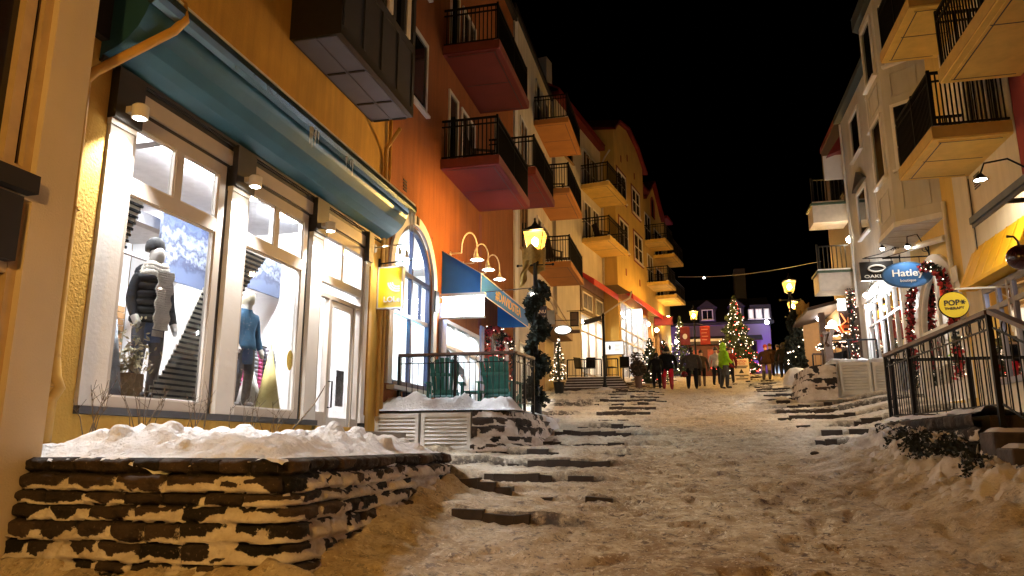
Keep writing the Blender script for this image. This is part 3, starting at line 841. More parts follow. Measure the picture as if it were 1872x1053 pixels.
def burlap_bow(x, y, z, label, seed=3):
    m = mat('translucent_burlap_ribbon', (.40, .27, .07), .85, var=.3, scale=14, bump=.4, bscale=60)
    n = 26; u = np.linspace(0, 1, n); v = np.linspace(-1, 1, 14)
    U, V = np.meshgrid(u, v)
    A = U * 2 * PI
    root = thing('ribbon_bow', label, 'bow', (x, y, z))
    X = x + .26 * np.cos(A) + .02 * np.sin(3 * A + V); Y = y - .02 + .17 * np.sin(A) + .04 * np.sin(5 * A) ; Z = z + .20 * V * (1 + .3 * np.sin(2 * A)) + .10 * np.cos(A + 1.2) + .05 * np.sin(4 * A + 2 * V)
    surf_mesh('loop', np.stack([X, Y, Z], -1), m, root)
    X = x - .10 - .17 * U + .10 * V * (1 - .3 * U) + .03 * np.sin(9 * U); Y = y - .19 + .05 * np.sin(7 * U + 3 * V); Z = z - .05 - .62 * U + .05 * V
    surf_mesh('tail', np.stack([X, Y, Z], -1), m, root)
    return root
# ------------------------------------------------------------------ people (one continuous skinned body each)
def skin_body(name, verts, edges, radii, classes, mats, parent, subd=2):
    """verts: joint positions; classes[(i,j)] -> material index of the bone"""
    me = bpy.data.meshes.new('tmp_body'); me.from_pydata(verts, edges, []); me.update()
    ob = bpy.data.objects.new('tmp_body', me); COL.objects.link(ob)
    sk = ob.modifiers.new('s', 'SKIN'); sk.use_smooth_shade = True; sk.branch_smoothing = .35
    sv = me.skin_vertices[0].data
    for i, r in enumerate(radii):
        sv[i].radius = r if isinstance(r, tuple) else (r, r)
        sv[i].use_root = (i == 0)
    ss = ob.modifiers.new('d', 'SUBSURF'); ss.levels = subd; ss.render_levels = subd
    dg = bpy.context.evaluated_depsgraph_get(); ev = ob.evaluated_get(dg)
    m2 = bpy.data.meshes.new_from_object(ev); m2.name = name
    bpy.data.objects.remove(ob); bpy.data.meshes.remove(me)
    m2.materials.clear()
    for m in mats: m2.materials.append(m)
    V = [Vector(v) for v in verts]
    for p in m2.polygons:
        c = p.center; best = None
        for (i, j) in edges:
            a, b = V[i], V[j]; d = b - a
            t = max(0, min(1, (c - a).dot(d) / max(1e-9, d.length_squared)))
            q = (c - (a + d * t)).length - (radii[i][0] if isinstance(radii[i], tuple) else radii[i]) * (1 - t) - (radii[j][0] if isinstance(radii[j], tuple) else radii[j]) * t
            if best is None or q < best[0]: best = (q, classes[(i, j)])
        p.material_index = best[1]; p.use_smooth = True
    o = bpy.data.objects.new(name, m2); COL.objects.link(o); o.parent = parent
    return o

SKIN = mat('skin', (.50, .30, .21), .55, var=.08)
FUR = mat('grey_fur_trim', (.40, .33, .26), .9, var=.4, scale=40, bump=.8)
BOOT = mat('dark_winter_boot', (.03, .025, .022), .6, var=.3)

def person(label, x, y, h, face=0.0, jacket=(.02, .02, .02), trousers=(.02, .02, .025), boots=None, hood=None, hat=None, arms=((-.05, .0), (.05, .0)),
           stride=0.0, bulk=1.0, lean=0.0, coat=.0, hair=None, fur=False, gloves=(.02, .02, .02), z=None, cat='person', name='person', turn=0.0, bag=None):
    z = gz(x, y) if z is None else z
    root = thing(name, label, cat, (0, 0, 0))
    k = h / 1.75; B = bulk * (1.1 if cat == 'person' else 1)
    J = mat('jacket_%03d_%03d_%03d' % tuple(int(c * 255) for c in jacket), jacket, .8, var=.25, scale=9, bump=.5, bscale=18, spec=.15)
    T = mat('trousers_%03d_%03d_%03d' % tuple(int(c * 255) for c in trousers), trousers, .8, var=.25, scale=9, bump=.4, bscale=20, spec=.15)
    Bm = mat('boots_%03d_%03d_%03d' % tuple(int(c * 255) for c in boots), boots, .6, var=.2) if boots else BOOT
    G = mat('gloves_%03d_%03d_%03d' % tuple(int(c * 255) for c in gloves), gloves, .7)
    hm = mat('headwear_%03d_%03d_%03d' % tuple(int(c * 255) for c in (hood or hat)), (hood or hat), .75, bump=.3) if (hood or hat) else SKIN
    P = []; R = []; E = []; C = {}
    def v(px, py, pz, r):
        P.append((px * k, (py + lean * max(0, pz - .9)) * k, pz * k)); R.append(tuple(q * k for q in r) if isinstance(r, tuple) else r * k); return len(P) - 1
    def e(a, b, c): E.append((a, b)); C[(a, b)] = c
    # materials: 0 jacket 1 trousers 2 boots 3 gloves 4 skin 5 headwear
    pel = v(0, 0, .95, (.155 * B, .115 * B)); wai = v(0, 0, 1.10, (.15 * B, .115 * B)); che = v(0, .0, 1.30, (.175 * B, .125 * B)); nek = v(0, 0, 1.47, (.075, .075))
    hd0 = v(0, .015, 1.56, (.085, .09)); hd1 = v(0, .02, 1.68, (.082, .092))
    e(pel, wai, 0); e(wai, che, 0); e(che, nek, 0); e(nek, hd0, 5 if hood else 4); e(hd0, hd1, 5 if hood else 4)
    for s, arm in ((-1, arms[0]), (1, arms[1])):
        out, fwd = arm
        sh = v(s * .185 * B, 0, 1.38, .072 * B)
        el = v(s * (.235 * B + abs(out) * .5), fwd * .35 - .02, 1.10, .060 * B)
        wr = v(s * (.245 * B + abs(out)), .06 + fwd, .88 + max(0, fwd) * .75, .047 * B)
        ha = v(s * (.245 * B + abs(out)), .10 + fwd * 1.15, .80 + max(0, fwd) * .85, .042); fi = v(s * (.235 * B + abs(out)), .13 + fwd * 1.25, .735 + max(0, fwd) * .9, .026)
        th = v(s * (.215 * B + abs(out)), .15 + fwd * 1.2, .79 + max(0, fwd) * .88, .016)
        e(che, sh, 0); e(sh, el, 0); e(el, wr, 0); e(wr, ha, 3); e(ha, fi, 3); e(ha, th, 3)
        st = stride * s
        hp = v(s * .095 * B, 0, .88, .105 * B); kn = v(s * .105 * B, .03 + st * .5, .50, .073 * B); an = v(s * .11 * B, st - .02, .12, .058 * B)
        hl = v(s * .11 * B, st - .035, .045, .052); to = v(s * .125 * B, st + .16, .035, .042)
        e(pel, hp, 0 if coat > .1 else 1); e(hp, kn, 1); e(kn, an, 2 if boots else 1); e(an, hl, 2); e(hl, to, 2)
    body = skin_body('body', P, E, R, C, [J, T, Bm, G, SKIN, hm], root)
    # jacket hem: a flared skirt of cloth below the waist
    b = MB(); b.smooth = True; n = 20; pr = []
    ztop, zbot = 1.12, .86 - coat
    rows = [(ztop, .150, .118), (1.0, .178, .138), (.92, .19, .148), (zbot, .20 + coat * .12, .158 + coat * .10), (zbot, .17, .13)]
    vs = []; fs = []
    for (zz, ra, rb) in rows:
        for i in range(n):
            a = 2 * PI * i / n; w = 1 + .02 * math.sin(5 * a + zz * 20)
            vs.append((ra * B * w * math.cos(a) * k, (rb * B * w * math.sin(a) + lean * max(0, zz - .9)) * k, zz * k))
    for j in range(len(rows) - 1):
        for i in range(n): fs.append((j * n + i, j * n + (i + 1) % n, (j + 1) * n + (i + 1) % n, (j + 1) * n + i))
    b.raw(vs, fs); b.build('jacket_hem', J, root)
    hc = (0, (.02 + lean * .74) * k, 1.64 * k)
    if hood:
        hb = MB(); hb.smooth = True; hb.ball((hc[0], hc[1] - .02 * k, hc[2] - .005), (.125 * k, .135 * k, .155 * k), 14, 9); hb.ball((0, hc[1] - .05 * k, 1.49 * k), (.15 * k, .12 * k, .08 * k), 12, 6)
        hb.build('hood', hm, root)
        if fur:
            fb = MB(); fb.smooth = True; fb.tube([((.15 * math.cos(a)) * k, hc[1] - .03 * k + .10 * math.sin(a) * k, (1.55 + .05 * math.sin(a)) * k) for a in [2 * PI * i / 14 for i in range(15)]], .045 * k, 7); fb.build('fur_collar', FUR, root)
    elif hat:
        hb = MB(); hb.smooth = True; hb.lathe([(.108, -.01), (.112, .04), (.100, .10), (.06, .15), (.0, .165)], (0, hc[1], hc[2]), 14)
        vs = [(v_[0], v_[1], v_[2]) for v_ in hb.v]; hb.v = [(a * 1 if k == 1 else a * k, hc[1] + (b_ - hc[1]) * k, hc[2] + (c_ - hc[2]) * k) for a, b_, c_ in vs]
        hb.build('hat', hm, root)
    if hair:
        hb = MB(); hb.smooth = True; hb.ball((0, hc[1] - .02 * k, hc[2] + .01 * k), (.105 * k, .112 * k, .125 * k), 12, 8); hb.build('hair', mat('hair_%d' % int(hair[0] * 999), hair, .6), root)
    # face: nose, eyes, mouth
    f = MB(); f.smooth = True; f.cm = 0; fy = hc[1] + .088 * k
    f.ball((0, fy + .012 * k, 1.615 * k), (.013 * k, .02 * k, .022 * k), 6, 5); f.ball((0, fy - .004 * k, 1.565 * k), (.026 * k, .010 * k, .007 * k), 6, 4)
    f.cm = 1
    for s in (-.033, .033): f.ball((s * k, fy - .006 * k, 1.645 * k), (.011 * k, .008 * k, .008 * k), 6, 4)
    f.build('face', [SKIN, BOOT], root)
    root.location = (x, y, z); root.rotation_euler = (0, 0, face)
    return root
# ------------------------------------------------------------------ LEFT: yellow ochre building with the clothing shop
A = thing('shop_building', 'yellow ochre building with a clothing shop under a teal metal canopy', 'building', (-5.7, 9.5, .2))
S0, S1 = 5.05, 13.2
wall_sheet(A, LF, S0, S1, -1.2, 12.5, M['wallA'], [(5.96, 12.42, .28, 3.86)], reveal=.02)
shell(A, LF, S0, S1, -1.2, 12.5, M['wallA'])
# glazed front: sill, pilasters, windows
b = MB(LF); b.box(5.97, 10.68, -.16, .06, .285, .36); b.box(12.28, 12.45, -.10, .05, .285, .36); b.build('window_sill', M['greyb'], A)
PILS = [(5.97, 6.30), (8.10, 8.46), (10.27, 10.60), (12.27, 12.415)]
for a, c in PILS:
    b = MB(LF); b.box(a, c, -.12, .035, .362, 3.24); b.box(a - .015, c + .015, -.12, .05, .362, .50)
    b.box(a - .02, c + .02, -.12, .055, 3.241, 3.30)
    pl = b.build('pilaster', M['trim'], A)
    b = MB(LF); b.box(a - .03, c + .03, -.12, .10, 3.302, 3.86); b.build('bracket_block', M['dark'], pl)
def shop_win(s0, s1, zb=.365):
    b = MB(LF); mid = s0 + (s1 - s0) * .47
    b.box(s0, s0 + .05, -.10, .0, zb, 3.53); b.box(s1 - .12, s1, -.10, .0, zb, 3.53)
    b.box(s0 + .05, s1 - .12, -.10, .0, zb, .47); b.box(s0 + .05, s1 - .12, -.10, -.002, 2.62, 2.79); b.box(s0 + .05, s1 - .12, -.10, .0, 3.38, 3.53)
    b.box(mid - .06, mid + .06, -.098, -.004, 2.791, 3.379)
    w = b.build('shop_window', M['frame'], A)
    for (p, q, r, t) in ((s0 + .05, s1 - .12, .47, 2.62), (s0 + .05, mid - .06, 2.79, 3.38), (mid + .06, s1 - .12, 2.79, 3.38)):
        g = MB(LF); g.add([(p, -.06, r), (q, -.06, r), (q, -.06, t), (p, -.06, t)], [(0, 1, 2, 3)]); g.build('pane', M['glass'], w, recalc=False)
        f = MB(LF); frame_bars(f, p, q, r, t, -.055, -.02, .022); f.build('glazing_bead', M['trim'], w)
    b = MB(LF); b.box(s1, s1 + .10, -.10, -.03, zb, 3.53); b.build('joint_strip', M['dark'], A)
    b = MB(LF); b.box(s0 - .02, s1 + .1, -.10, .02, 3.58, 3.77); b.build('fascia_panel', M['frame'], A)
    b = MB(LF); b.box(s0 - .02, s1 + .1, -.10, -.012, 3.532, 3.579); b.box(s0 - .02, s1 + .1, -.10, .01, 3.771, 3.86); b.build('shadow_gap', M['dark'], A)
shop_win(6.33, 7.99); shop_win(8.49, 10.15)
# entrance bay: two lights over a glazed door with sidelights
b = MB(LF)
b.box(10.62, 10.70, -.10, .0, .2, 3.53); b.box(12.17, 12.25, -.10, .0, .2, 3.53); b.box(10.70, 12.17, -.10, .0, 3.38, 3.53); b.box(10.70, 12.17, -.10, -.002, 2.60, 2.74)
b.box(11.36, 11.44, -.098, -.004, 2.741, 3.379); b.box(10.70, 12.17, -.10, -.004, 2.36, 2.43)
b.box(11.0, 11.07, -.10, -.002, .2, 2.36); b.box(11.94, 12.0, -.10, -.002, .2, 2.36); b.box(10.70, 11.0, -.10, -.006, .2, .50); b.box(12.0, 12.17, -.10, -.006, .2, .42)
dw = b.build('door_frame', M['frame'], A)
for (p, q, r, t) in ((10.70, 11.36, 2.74, 3.38), (11.44, 12.17, 2.74, 3.38), (10.70, 12.17, 2.43, 2.60), (10.70, 11.0, .5, 2.36), (12.0, 12.17, .42, 2.36)):
    g = MB(LF); g.add([(p, -.06, r), (q, -.06, r), (q, -.06, t), (p, -.06, t)], [(0, 1, 2, 3)]); g.build('pane', M['glass'], dw, recalc=False)
b = MB(LF); frame_bars(b, 11.08, 11.93, .2, 2.35, -.07, -.02, .095); b.box(11.175, 11.835, -.068, -.024, .295, .42)
dr = b.build('door', M['trim'], A)
g = MB(LF); g.add([(11.17, -.045, .42), (11.84, -.045, .42), (11.84, -.045, 2.26), (11.17, -.045, 2.26)], [(0, 1, 2, 3)]); g.build('pane', M['glass'], dr, recalc=False)
h = MB(LF); h.tube([(11.13, -.02, 1.0), (11.13, .045, 1.0), (11.13, .045, .58), (11.13, -.02, .58)], .013, 6); h.build('handle', M['black'], dr)
n = MB(LF); n.box(11.45, 11.74, -.052, -.048, .62, 1.22); n.build('notice_sheet', mat('printed_grey_paper', (.55, .55, .56), .7, var=.5, scale=30), dr)
b = MB(LF); b.box(10.62, 12.25, -.10, .02, 3.58, 3.77); b.build('fascia_panel', M['frame'], A)
b = MB(LF); b.box(10.62, 12.25, -.10, -.012, 3.532, 3.579); b.box(10.62, 12.25, -.10, .01, 3.771, 3.86); b.build('shadow_gap', M['dark'], A)
b = MB(LF); b.box(10.60, 12.3, -.02, .9, -.3, .19); b.build('door_step', mat('worn_concrete', (.30, .27, .24), .85, bump=.3), A)
# interior
b = MB(LF)
X1 = -5.2
for q in ([(6.0, X1, .3), (12.4, X1, .3), (12.4, X1, 4.0), (6.0, X1, 4.0)], [(5.97, -.17, .3), (5.97, X1, .3), (5.97, X1, 4.0), (5.97, -.17, 4.0)], [(12.42, -.17, .2), (12.42, X1, .2), (12.42, X1, 4.0), (12.42, -.17, 4.0)]):
    b.poly(q)
rm = b.build('interior_wall', M['white'], A, recalc=False)
b = MB(LF); b.poly([(5.97, -.15, .30), (12.42, -.15, .30), (12.42, X1, .30), (5.97, X1, .30)]); b.build('shop_floor', M['iwood'], A, recalc=False)
b = MB(LF); b.poly([(5.97, -.11, 3.99), (12.42, -.11, 3.99), (12.42, X1, 3.99), (5.97, X1, 3.99)]); b.build('shop_ceiling', mat('grey_ceiling_paint', (.52, .52, .54), .8), A, recalc=False)
b = MB(LF); b.box(6.2, 12.3, -3.2, -3.0, 3.6, 3.8); b.box(6.2, 12.3, -3.95, -3.85, 3.3, 3.36); b.box(7.1, 7.25, -5.1, -.3, 3.55, 3.75); b.build('duct', mat('grey_duct', (.30, .30, .32), .5), A)
b = MB(LF)
for i in range(13): b.box(6.1, 12.35, X1 + .01, X1 + .035 + .01 * (i % 2), 1.0 + i * .13, 1.115 + i * .13)
b.build('plank_panel', M['iwood'], A)
for i, (s, o) in enumerate([(6.9, -1.1), (8.0, -1.1), (9.0, -1.1), (10.0, -1.1), (11.3, -1.1), (7.2, -3.2), (9.2, -3.2), (11.2, -3.2)]):
    b = MB(LF); b.box(s - .32, s + .32, o - .07, o + .07, 3.93, 3.97); b.build('ceiling_light', M['shopglow'], A)
# added unseen track heads that light the mannequins from the front
for s, (ty, tz) in zip((7.15, 7.95, 9.35, 10.15), ((7.6, 1.6), (7.7, 1.4), (9.7, 1.5), (9.8, 1.3))):
    t = thing('track_spotlight', 'added small white spotlight over the window display, ' + {7.15: 'left of the hatted mannequin', 7.95: 'right of the hatted mannequin', 9.35: 'left of the denim mannequin', 10.15: 'right of the denim mannequin'}[s], 'spotlight', LF(s, -.22, 3.8), 'added spotlights over the window displays')
    b = MB(LF); b.tube([(s, -.22, 3.985), (s, -.22, 3.86)], .012, 6); b.tube([(s, -.22, 3.86), (s, -.30, 3.70)], .045, 10); b.build('head', M['trim'], t)
    b = MB(LF); b.tube([(s, -.301, 3.698), (s, -.303, 3.694)], .038, 10); b.build('lamp_mouth', M['bulb'], t)
    l = spot(LF(s, -.31, 3.675), (-6.36, ty, tz), 150, 60, .5, (.96, .97, 1), .04); l.parent = t; l.location = Vector(l.location) - Vector(t.location)
for s in (6.7, 7.5, 8.9, 9.5):
    b = MB(LF); b.tube([(s, -3.9, 3.3), (s, -3.82, 3.12)], .05, 8); b.build('track_spotlight', M['trim'], A)

# posters on the back: snowy mountains (flat pictures)
def poster_mat():
    m, nt, bb = _new('mountain_photograph'); L = nt.links; N = nt.nodes.new
    tc = N('ShaderNodeTexCoord'); sp = N('ShaderNodeSeparateXYZ'); L.new(tc.outputs['Generated'], sp.inputs[0])
    nz = N('ShaderNodeTexNoise'); nz.inputs['Scale'].default_value = 3.5; nz.inputs['Detail'].default_value = 9; nz.inputs['Roughness'].default_value = .62; L.new(tc.outputs['Generated'], nz.inputs['Vector'])
    ad = N('ShaderNodeMath'); ad.operation = 'MULTIPLY_ADD'; ad.inputs[1].default_value = 1.15; L.new(nz.outputs['Fac'], ad.inputs[0]); L.new(sp.outputs[2], ad.inputs[2])
    cr = N('ShaderNodeValToRGB'); e = cr.color_ramp.elements
    e[0].position = .50; e[0].color = (.10, .13, .22, 1); e[1].position = 1.0; e[1].color = (.10, .15, .30, 1)
    for p, c in ((.58, (.04, .05, .10, 1)), (.64, (.30, .34, .44, 1)), (.70, (.03, .04, .09, 1)), (.80, (.36, .42, .55, 1)), (.88, (.06, .08, .17, 1)), (.94, (.14, .19, .34, 1))):
        k = e.new(p); k.color = c
    dv = N('ShaderNodeMath'); dv.operation = 'MULTIPLY'; dv.inputs[1].default_value = .6; L.new(ad.outputs[0], dv.inputs[0]); L.new(dv.outputs[0], cr.inputs[0]); L.new(cr.outputs[0], bb.inputs['Base Color']); bb.inputs['Roughness'].default_value = .4
    return m
PM = poster_mat()
for (s0, s1, z0, z1, o, lb) in ((10.25, 11.55, 2.72, 3.85, -2.75, 'framed photo of snowy mountains hanging behind the hatted mannequin'), (11.35, 12.35, 2.70, 3.65, -1.75, 'framed mountain photo hanging high in the middle shop window')):
    b = MB(LF); b.box(s0, s1, o - .05, o, z0, z1)
    t = tag(b.build('wall_picture', PM), lb, 'picture')

# teal canopy with rolled gutter
prof = [(.015, 3.86), (.03, 3.90), (.10, 3.93), (.22, 3.98), (.33, 4.06), (.43, 4.17), (.50, 4.30), (.54, 4.42)]
b = MB(LF); b.smooth = True
sa, sb = 5.75, 13.02
for i in range(len(prof) - 1):
    (o0, z0), (o1, z1) = prof[i], prof[i + 1]
    b.add([(sa, o0, z0), (sb, o0, z0), (sb, o1, z1), (sa, o1, z1)], [(0, 1, 2, 3)])
cano = b.build('canopy', M['teal'], A, recalc=False)
b = MB(LF)
for s in (sa, sb): b.add([(s, 0.005, 3.86)] + [(s, o, z) for o, z in prof] + [(s, .54, 4.46), (s, .005, 4.6)], [tuple(range(len(prof) + 3))])
b.add([(sa, .54, 4.45), (sb, .54, 4.45), (sb, .005, 4.62), (sa, .005, 4.62)], [(0, 1, 2, 3)])
b.build('canopy_end', M['teal'], cano, recalc=False)
b = MB(LF); b.smooth = True
gp = [(.55, 4.40), (.60, 4.37), (.66, 4.40), (.69, 4.46), (.685, 4.54), (.66, 4.57), (.655, 4.52), (.60, 4.44)]
for i in range(len(gp) - 1): b.add([(sa - .05, gp[i][0], gp[i][1]), (sb + .05, gp[i][0], gp[i][1]), (sb + .05, gp[i + 1][0], gp[i + 1][1]), (sa - .05, gp[i + 1][0], gp[i + 1][1])], [(0, 1, 2, 3)])
for s in (sa - .05, sb + .05): b.add([(s, o, z) for o, z in gp], [tuple(range(8))])
b.build('gutter', M['gutter'], cano, recalc=False)
b = MB(LF); b.box(sa, sb, .0, .035, 3.835, 3.862); b.box(sa, sb, .036, .06, 3.855, 3.895); b.build('drip_edge', M['dark'], cano)
b = MB(LF); b.box(sa - .05, sb + .05, .50, .665, 4.572, 4.60); b.build('gutter_snow', M['snow'], cano)
# icicles
for k, (s0, n) in enumerate(((9.0, 8), (10.1, 7), (12.85, 16))):
    rnd = random.Random(k + 3); b = MB(LF); b.smooth = True
    for i in range(n):
        s = s0 + rnd.uniform(-.13, .13); L_ = rnd.uniform(.10, .30) * (1.6 if k == 2 else 1); o = .67 + rnd.uniform(-.02, .02)
        b.tube([(s, o, 4.42), (s + .004, o, 4.42 - L_ * .5), (s, o, 4.42 - L_)], [.011, .007, .001], 5)
    tag(b.build('icicles', mat('ice', (.75, .82, .85), .08, var=.05, spec=.8)), ['short icicle cluster under the middle of the teal canopy gutter', 'longer icicle cluster on the gutter right of the canopy middle', 'thick curtain of icicles at the far end of the teal canopy'][k], 'icicles', 'icicles on the canopy')
# downpipes
def pipe(root, pts, m, r=.045, name='downpipe'):
    b = MB(LF); b.smooth = True; b.tube(pts, r, 10); return b.build(name, m, root)
pipe(A, [(6.12, .62, 4.62), (6.13, .66, 4.42), (6.08, .58, 4.28), (5.60, .12, 3.62), (5.55, .07, 3.50), (5.60, .07, .80), (5.60, .11, .60), (5.62, .15, .50), (5.60, .09, .38), (5.60, .08, -.3)], M['pipe'], .05)
for z in (.40, .52, .62, .79, 2.2):
    b = MB(LF); b.lathe([(.058, -.012), (.058, .012)], (5.60, .09 if z < .7 else .07, z), 12); b.build('pipe_collar', M['pipe'], A)
pipe(A, [(13.12, .06, 10), (13.12, .06, .6)], M['pipe'], .04)
pipe(A, [(12.55, .5, 6.0), (12.85, .1, 5.75), (12.95, .06, 5.6), (12.95, .06, .5)], M['pipe'], .04)
b = MB(LF); b.box(12.5, 12.62, -.01, .03, .2, 3.8); b.build('trim_strip', M['pipe'], A)
# dark panelled recess at the near end, over the canopy
b = MB(LF); b.box(5.02, 6.45, -.02, .10, 4.05, 12); b.build('dark_panel', mat('dark_brown_cladding', (.010, .007, .006), .8), A)
# plinth joint
b = MB(LF); b.box(5.05, 5.55, .0, .006, .335, .35); b.build('joint_strip', M['dark'], A)
# oriel window
b = MB(LF); s0, s1, d, zb = 9.25, 12.3, .86, 6.08
b.box(s0, s1, .0, d, zb, zb + .16); b.box(s0, s0 + .10, .0, d, zb + .16, 11); b.box(s1 - .10, s1, .0, d, zb + .16, 11)
ob = b.build('oriel_bay', M['dark'], A)
b = MB(LF)
b.box(s0 + .10, s1 - .10, d - .10, d - .012, zb + .16, 7.35); b.box(s0 + .10, s1 - .1, d - .12, d + .0, 7.35, 7.52)
for i in range(5):
    s = s0 + .1 + (s1 - s0 - .2) * i / 4; b.box(s - .04, s + .04, d - .09, d + .012, zb + .161, 7.349)
for i in range(7):
    s = s0 + .1 + (s1 - s0 - .2) * i / 6; b.box(s - .05, s + .05, d - .09, d + .012, 7.521, 10.9)
b.build('bay_panelling', M['greyb'], ob)
b = MB(LF); b.add([(s0 + .1, d - .06, 7.5), (s1 - .1, d - .06, 7.5), (s1 - .1, d - .06, 10.9), (s0 + .1, d - .06, 10.9)], [(0, 1, 2, 3)]); b.build('pane', M['pane'], ob, recalc=False)
b = MB(LF)
for s in (11.05, 11.9): b.box(s - .09, s + .09, d - .04, d + .02, 7.53, 10.8)
b.build('blind_edge', M['trim'], ob)
b = MB(LF)
for i, (u, w) in enumerate(((s0 + .05, s0 + 1.1), (s0 + 1.13, s0 + 2.25), (s0 + 2.28, s1 - .05))):
    b.box(u, w, .05, d * .5 - .012, zb - .022, zb - .002); b.box(u, w, d * .5 + .012, d - .10, zb - .022, zb - .002)
b.build('soffit_panel', M['soff'], ob)
b = MB(LF)
for s in (s0 + 1.115, s0 + 2.265, s1 - .06): b.box(s - .025, s + .025, .08, d * .46, zb - .035, zb - .021); 
for s in (s0 + 1.115, s0 + 2.265, s1 - .06): b.box(s - .025, s + .025, d * .54, d - .12, zb - .035, zb - .021)
b.build('vent_slot', M['black'], ob)
b = MB(LF); b.box(s0 - .03, s1 + .05, -.02, d + .03, 10.95, 11.3); b.build('bay_roof', M['dark'], ob)
b = MB(LF); b.box(S0 - .3, S1 + .1, -6.5, .15, 12.5, 12.75); b.build('roof', M['dark'], A)

# wall lamps over the pilasters
for k, (s, lb) in enumerate(((6.12, 'white cylinder lamp over the first pilaster beside the ochre downpipe'), (8.28, 'white cylinder lamp over the pilaster between the two big shop windows'), (10.43, 'white cylinder lamp over the pilaster left of the shop door'))):
    t = thing('wall_lamp', lb, 'lamp', (-WX + .1, s, 3.4), 'cylinder lamps on the clothing shop front')
    b = MB(LF); b.smooth = False; b.lathe([(.068, .0), (.085, .015), (.085, .13), (.06, .15)], (0, 0, 0), 16)
    vv = [(s + p[1] if False else p[0], p[1], p[2]) for p in b.v]
    b = MB(); b.lathe([(.062, -.0), (.082, .0), (.085, .13), (.065, .15)], (-WX + .24, s, 3.34), 18); b.build('shade', M['trim'], t)
    b = MB(LF); b.box(s - .05, s + .05, .05, .165, 3.40, 3.47); b.box(s - .055, s + .055, .036, .06, 3.33, 3.52); b.build('bracket', M['frame'], t)
    b = MB(); b.lathe([(.058, -.006), (.058, -.002)], (-WX + .24, s, 3.34), 16); b.build('lamp_mouth', M['bulb'], t)
    l = spot((-WX + .22, s, 3.325), (-WX + .10, s, .5), 380, 100, .55, (1, .97, .93), .05); l.parent = t; l.location = Vector(l.location) - Vector(t.location)

# ---- shop-window displays
MAN = mat('mannequin_shell', (.66, .62, .56), .35, var=.05)
def mannequin(label, x, y, z, h, jacket, trousers, face, hat=None, headless=False, scarf=False, denim=None):
    r = person(label, x, y, h, face, jacket, trousers, (.10, .08, .07), None, hat, arms=((.02, .0), (.0, .04)), bulk=1.04, z=z, cat='mannequin', name='mannequin', gloves=(.62, .58, .52))
    for c in list(r.children):
        if c.name.split('.')[0] == 'face': bpy.data.objects.remove(c)
        elif c.name.split('.')[0] == 'hat': c.location = (0, -.035 * h / 1.75, .085 * h / 1.75)
        elif c.name.split('.')[0] == 'body': c.data.materials[4] = MAN; c.data.materials[3] = MAN
    k = h / 1.75
    if hat:
        q = MB(); q.smooth = True; q.ball((0, .035 * k, 1.645 * k), (.082 * k, .098 * k, .128 * k), 16, 12); o = q.build('head_form', MAN); o.parent = r
    if scarf:
        hd = MB(); hd.smooth = True; hd.ball((0, -.10 * k, 1.46 * k), (.16 * k, .11 * k, .12 * k), 14, 8); o = hd.build('hood', mat('black_puffer_nylon', (.006, .006, .008), .75, var=.2, spec=.1)); o.parent = r
        s = MB(); s.smooth = True
        for (zz, rr) in ((1.42, .115), (1.47, .105), (1.51, .095)):
            s.tube([((rr) * math.cos(a) * k, (.02 + rr * math.sin(a)) * k, (zz + .018 * math.sin(3 * a)) * k) for a in [2 * PI * i / 16 for i in range(17)]], .058 * k, 8)
        s.smooth = False
        for i in range(26):
            zz = 1.44 - i * .026; w = .092 + .012 * math.sin(i)
            s.tube([(-w * k - .02, (.195 + .02 * (i < 10)) * k, zz * k), (0 - .02, (.215) * k, (zz - .008) * k), (w * k - .02, (.195) * k, zz * k)], .017 * k, 5)
        for i in range(9): s.box((-.085 + i * .016) * k, (-.077 + i * .016) * k, .15 * k, .158 * k, .70 * k, .77 * k)
        o = s.build('scarf', mat('cream_knit', (.80, .75, .64), .9, bump=.6, bscale=60)); o.parent = r
        q = MB(); q.smooth = True   # quilted bands of the puffer
        for i in range(6):
            zz = .90 + i * .092; q.tube([((.180 + .006 * (i % 2)) * math.cos(a) * k, .137 * math.sin(a) * k, zz * k) for a in [2 * PI * j / 20 for j in range(21)]], .048 * k, 8)
        o = q.build('quilting', mat('black_puffer_nylon', (.006, .006, .008), .75, var=.2, spec=.1)); o.parent = r
    if denim:
        q = MB(); q.smooth = True
        q.lathe([(.172 * k, .64 * k), (.178 * k, .75 * k), (.17 * k, .86 * k), (.15 * k, .89 * k)], (0, 0, 0), 18); q.v = [(v_[0], v_[1] * .72, v_[2]) for v_ in q.v]; o = q.build('denim_skirt', mat('blue_denim', denim, .8, bump=.4, bscale=80)); o.parent = r
    if headless:
        q = MB(); q.smooth = True; q.lathe([(.05 * k, 1.44 * k), (.052 * k, 1.52 * k), (.095 * k, 1.56 * k), (.10 * k, 1.70 * k), (.07 * k, 1.735 * k)], (0, .02, 0), 14); o = q.build('head_block', mat('cream_fabric_head', (.68, .62, .46), .7)); o.parent = r
    b = MB(); b.lathe([(.22, -.02), (.22, .0), (.02, .01)], (0, 0, 0), 18); o = b.build('base_plate', M['trim']); o.parent = r
    return r
b = MB(LF); b.box(6.02, 10.2, -1.25, -.18, .31, .50); tag(b.build('display_platform', mat('weathered_grey_boards', (.36, .34, .32), .7, bump=.3)), 'low board platform under the mannequins in the clothing shop windows', 'platform')
mannequin('mannequin in black puffer jacket with cream knit scarf and black beanie', -6.36, 7.64, .52, 1.86, (.008, .008, .010), (.10, .10, .11), -1.85, hat=(.005, .005, .006), scarf=True, denim=(.03, .06, .14))
mannequin('mannequin in blue denim coat with a cream block head', -6.42, 9.75, .52, 1.74, (.05, .12, .20), (.10, .10, .11), -1.8, headless=True, denim=(.04, .10, .18))
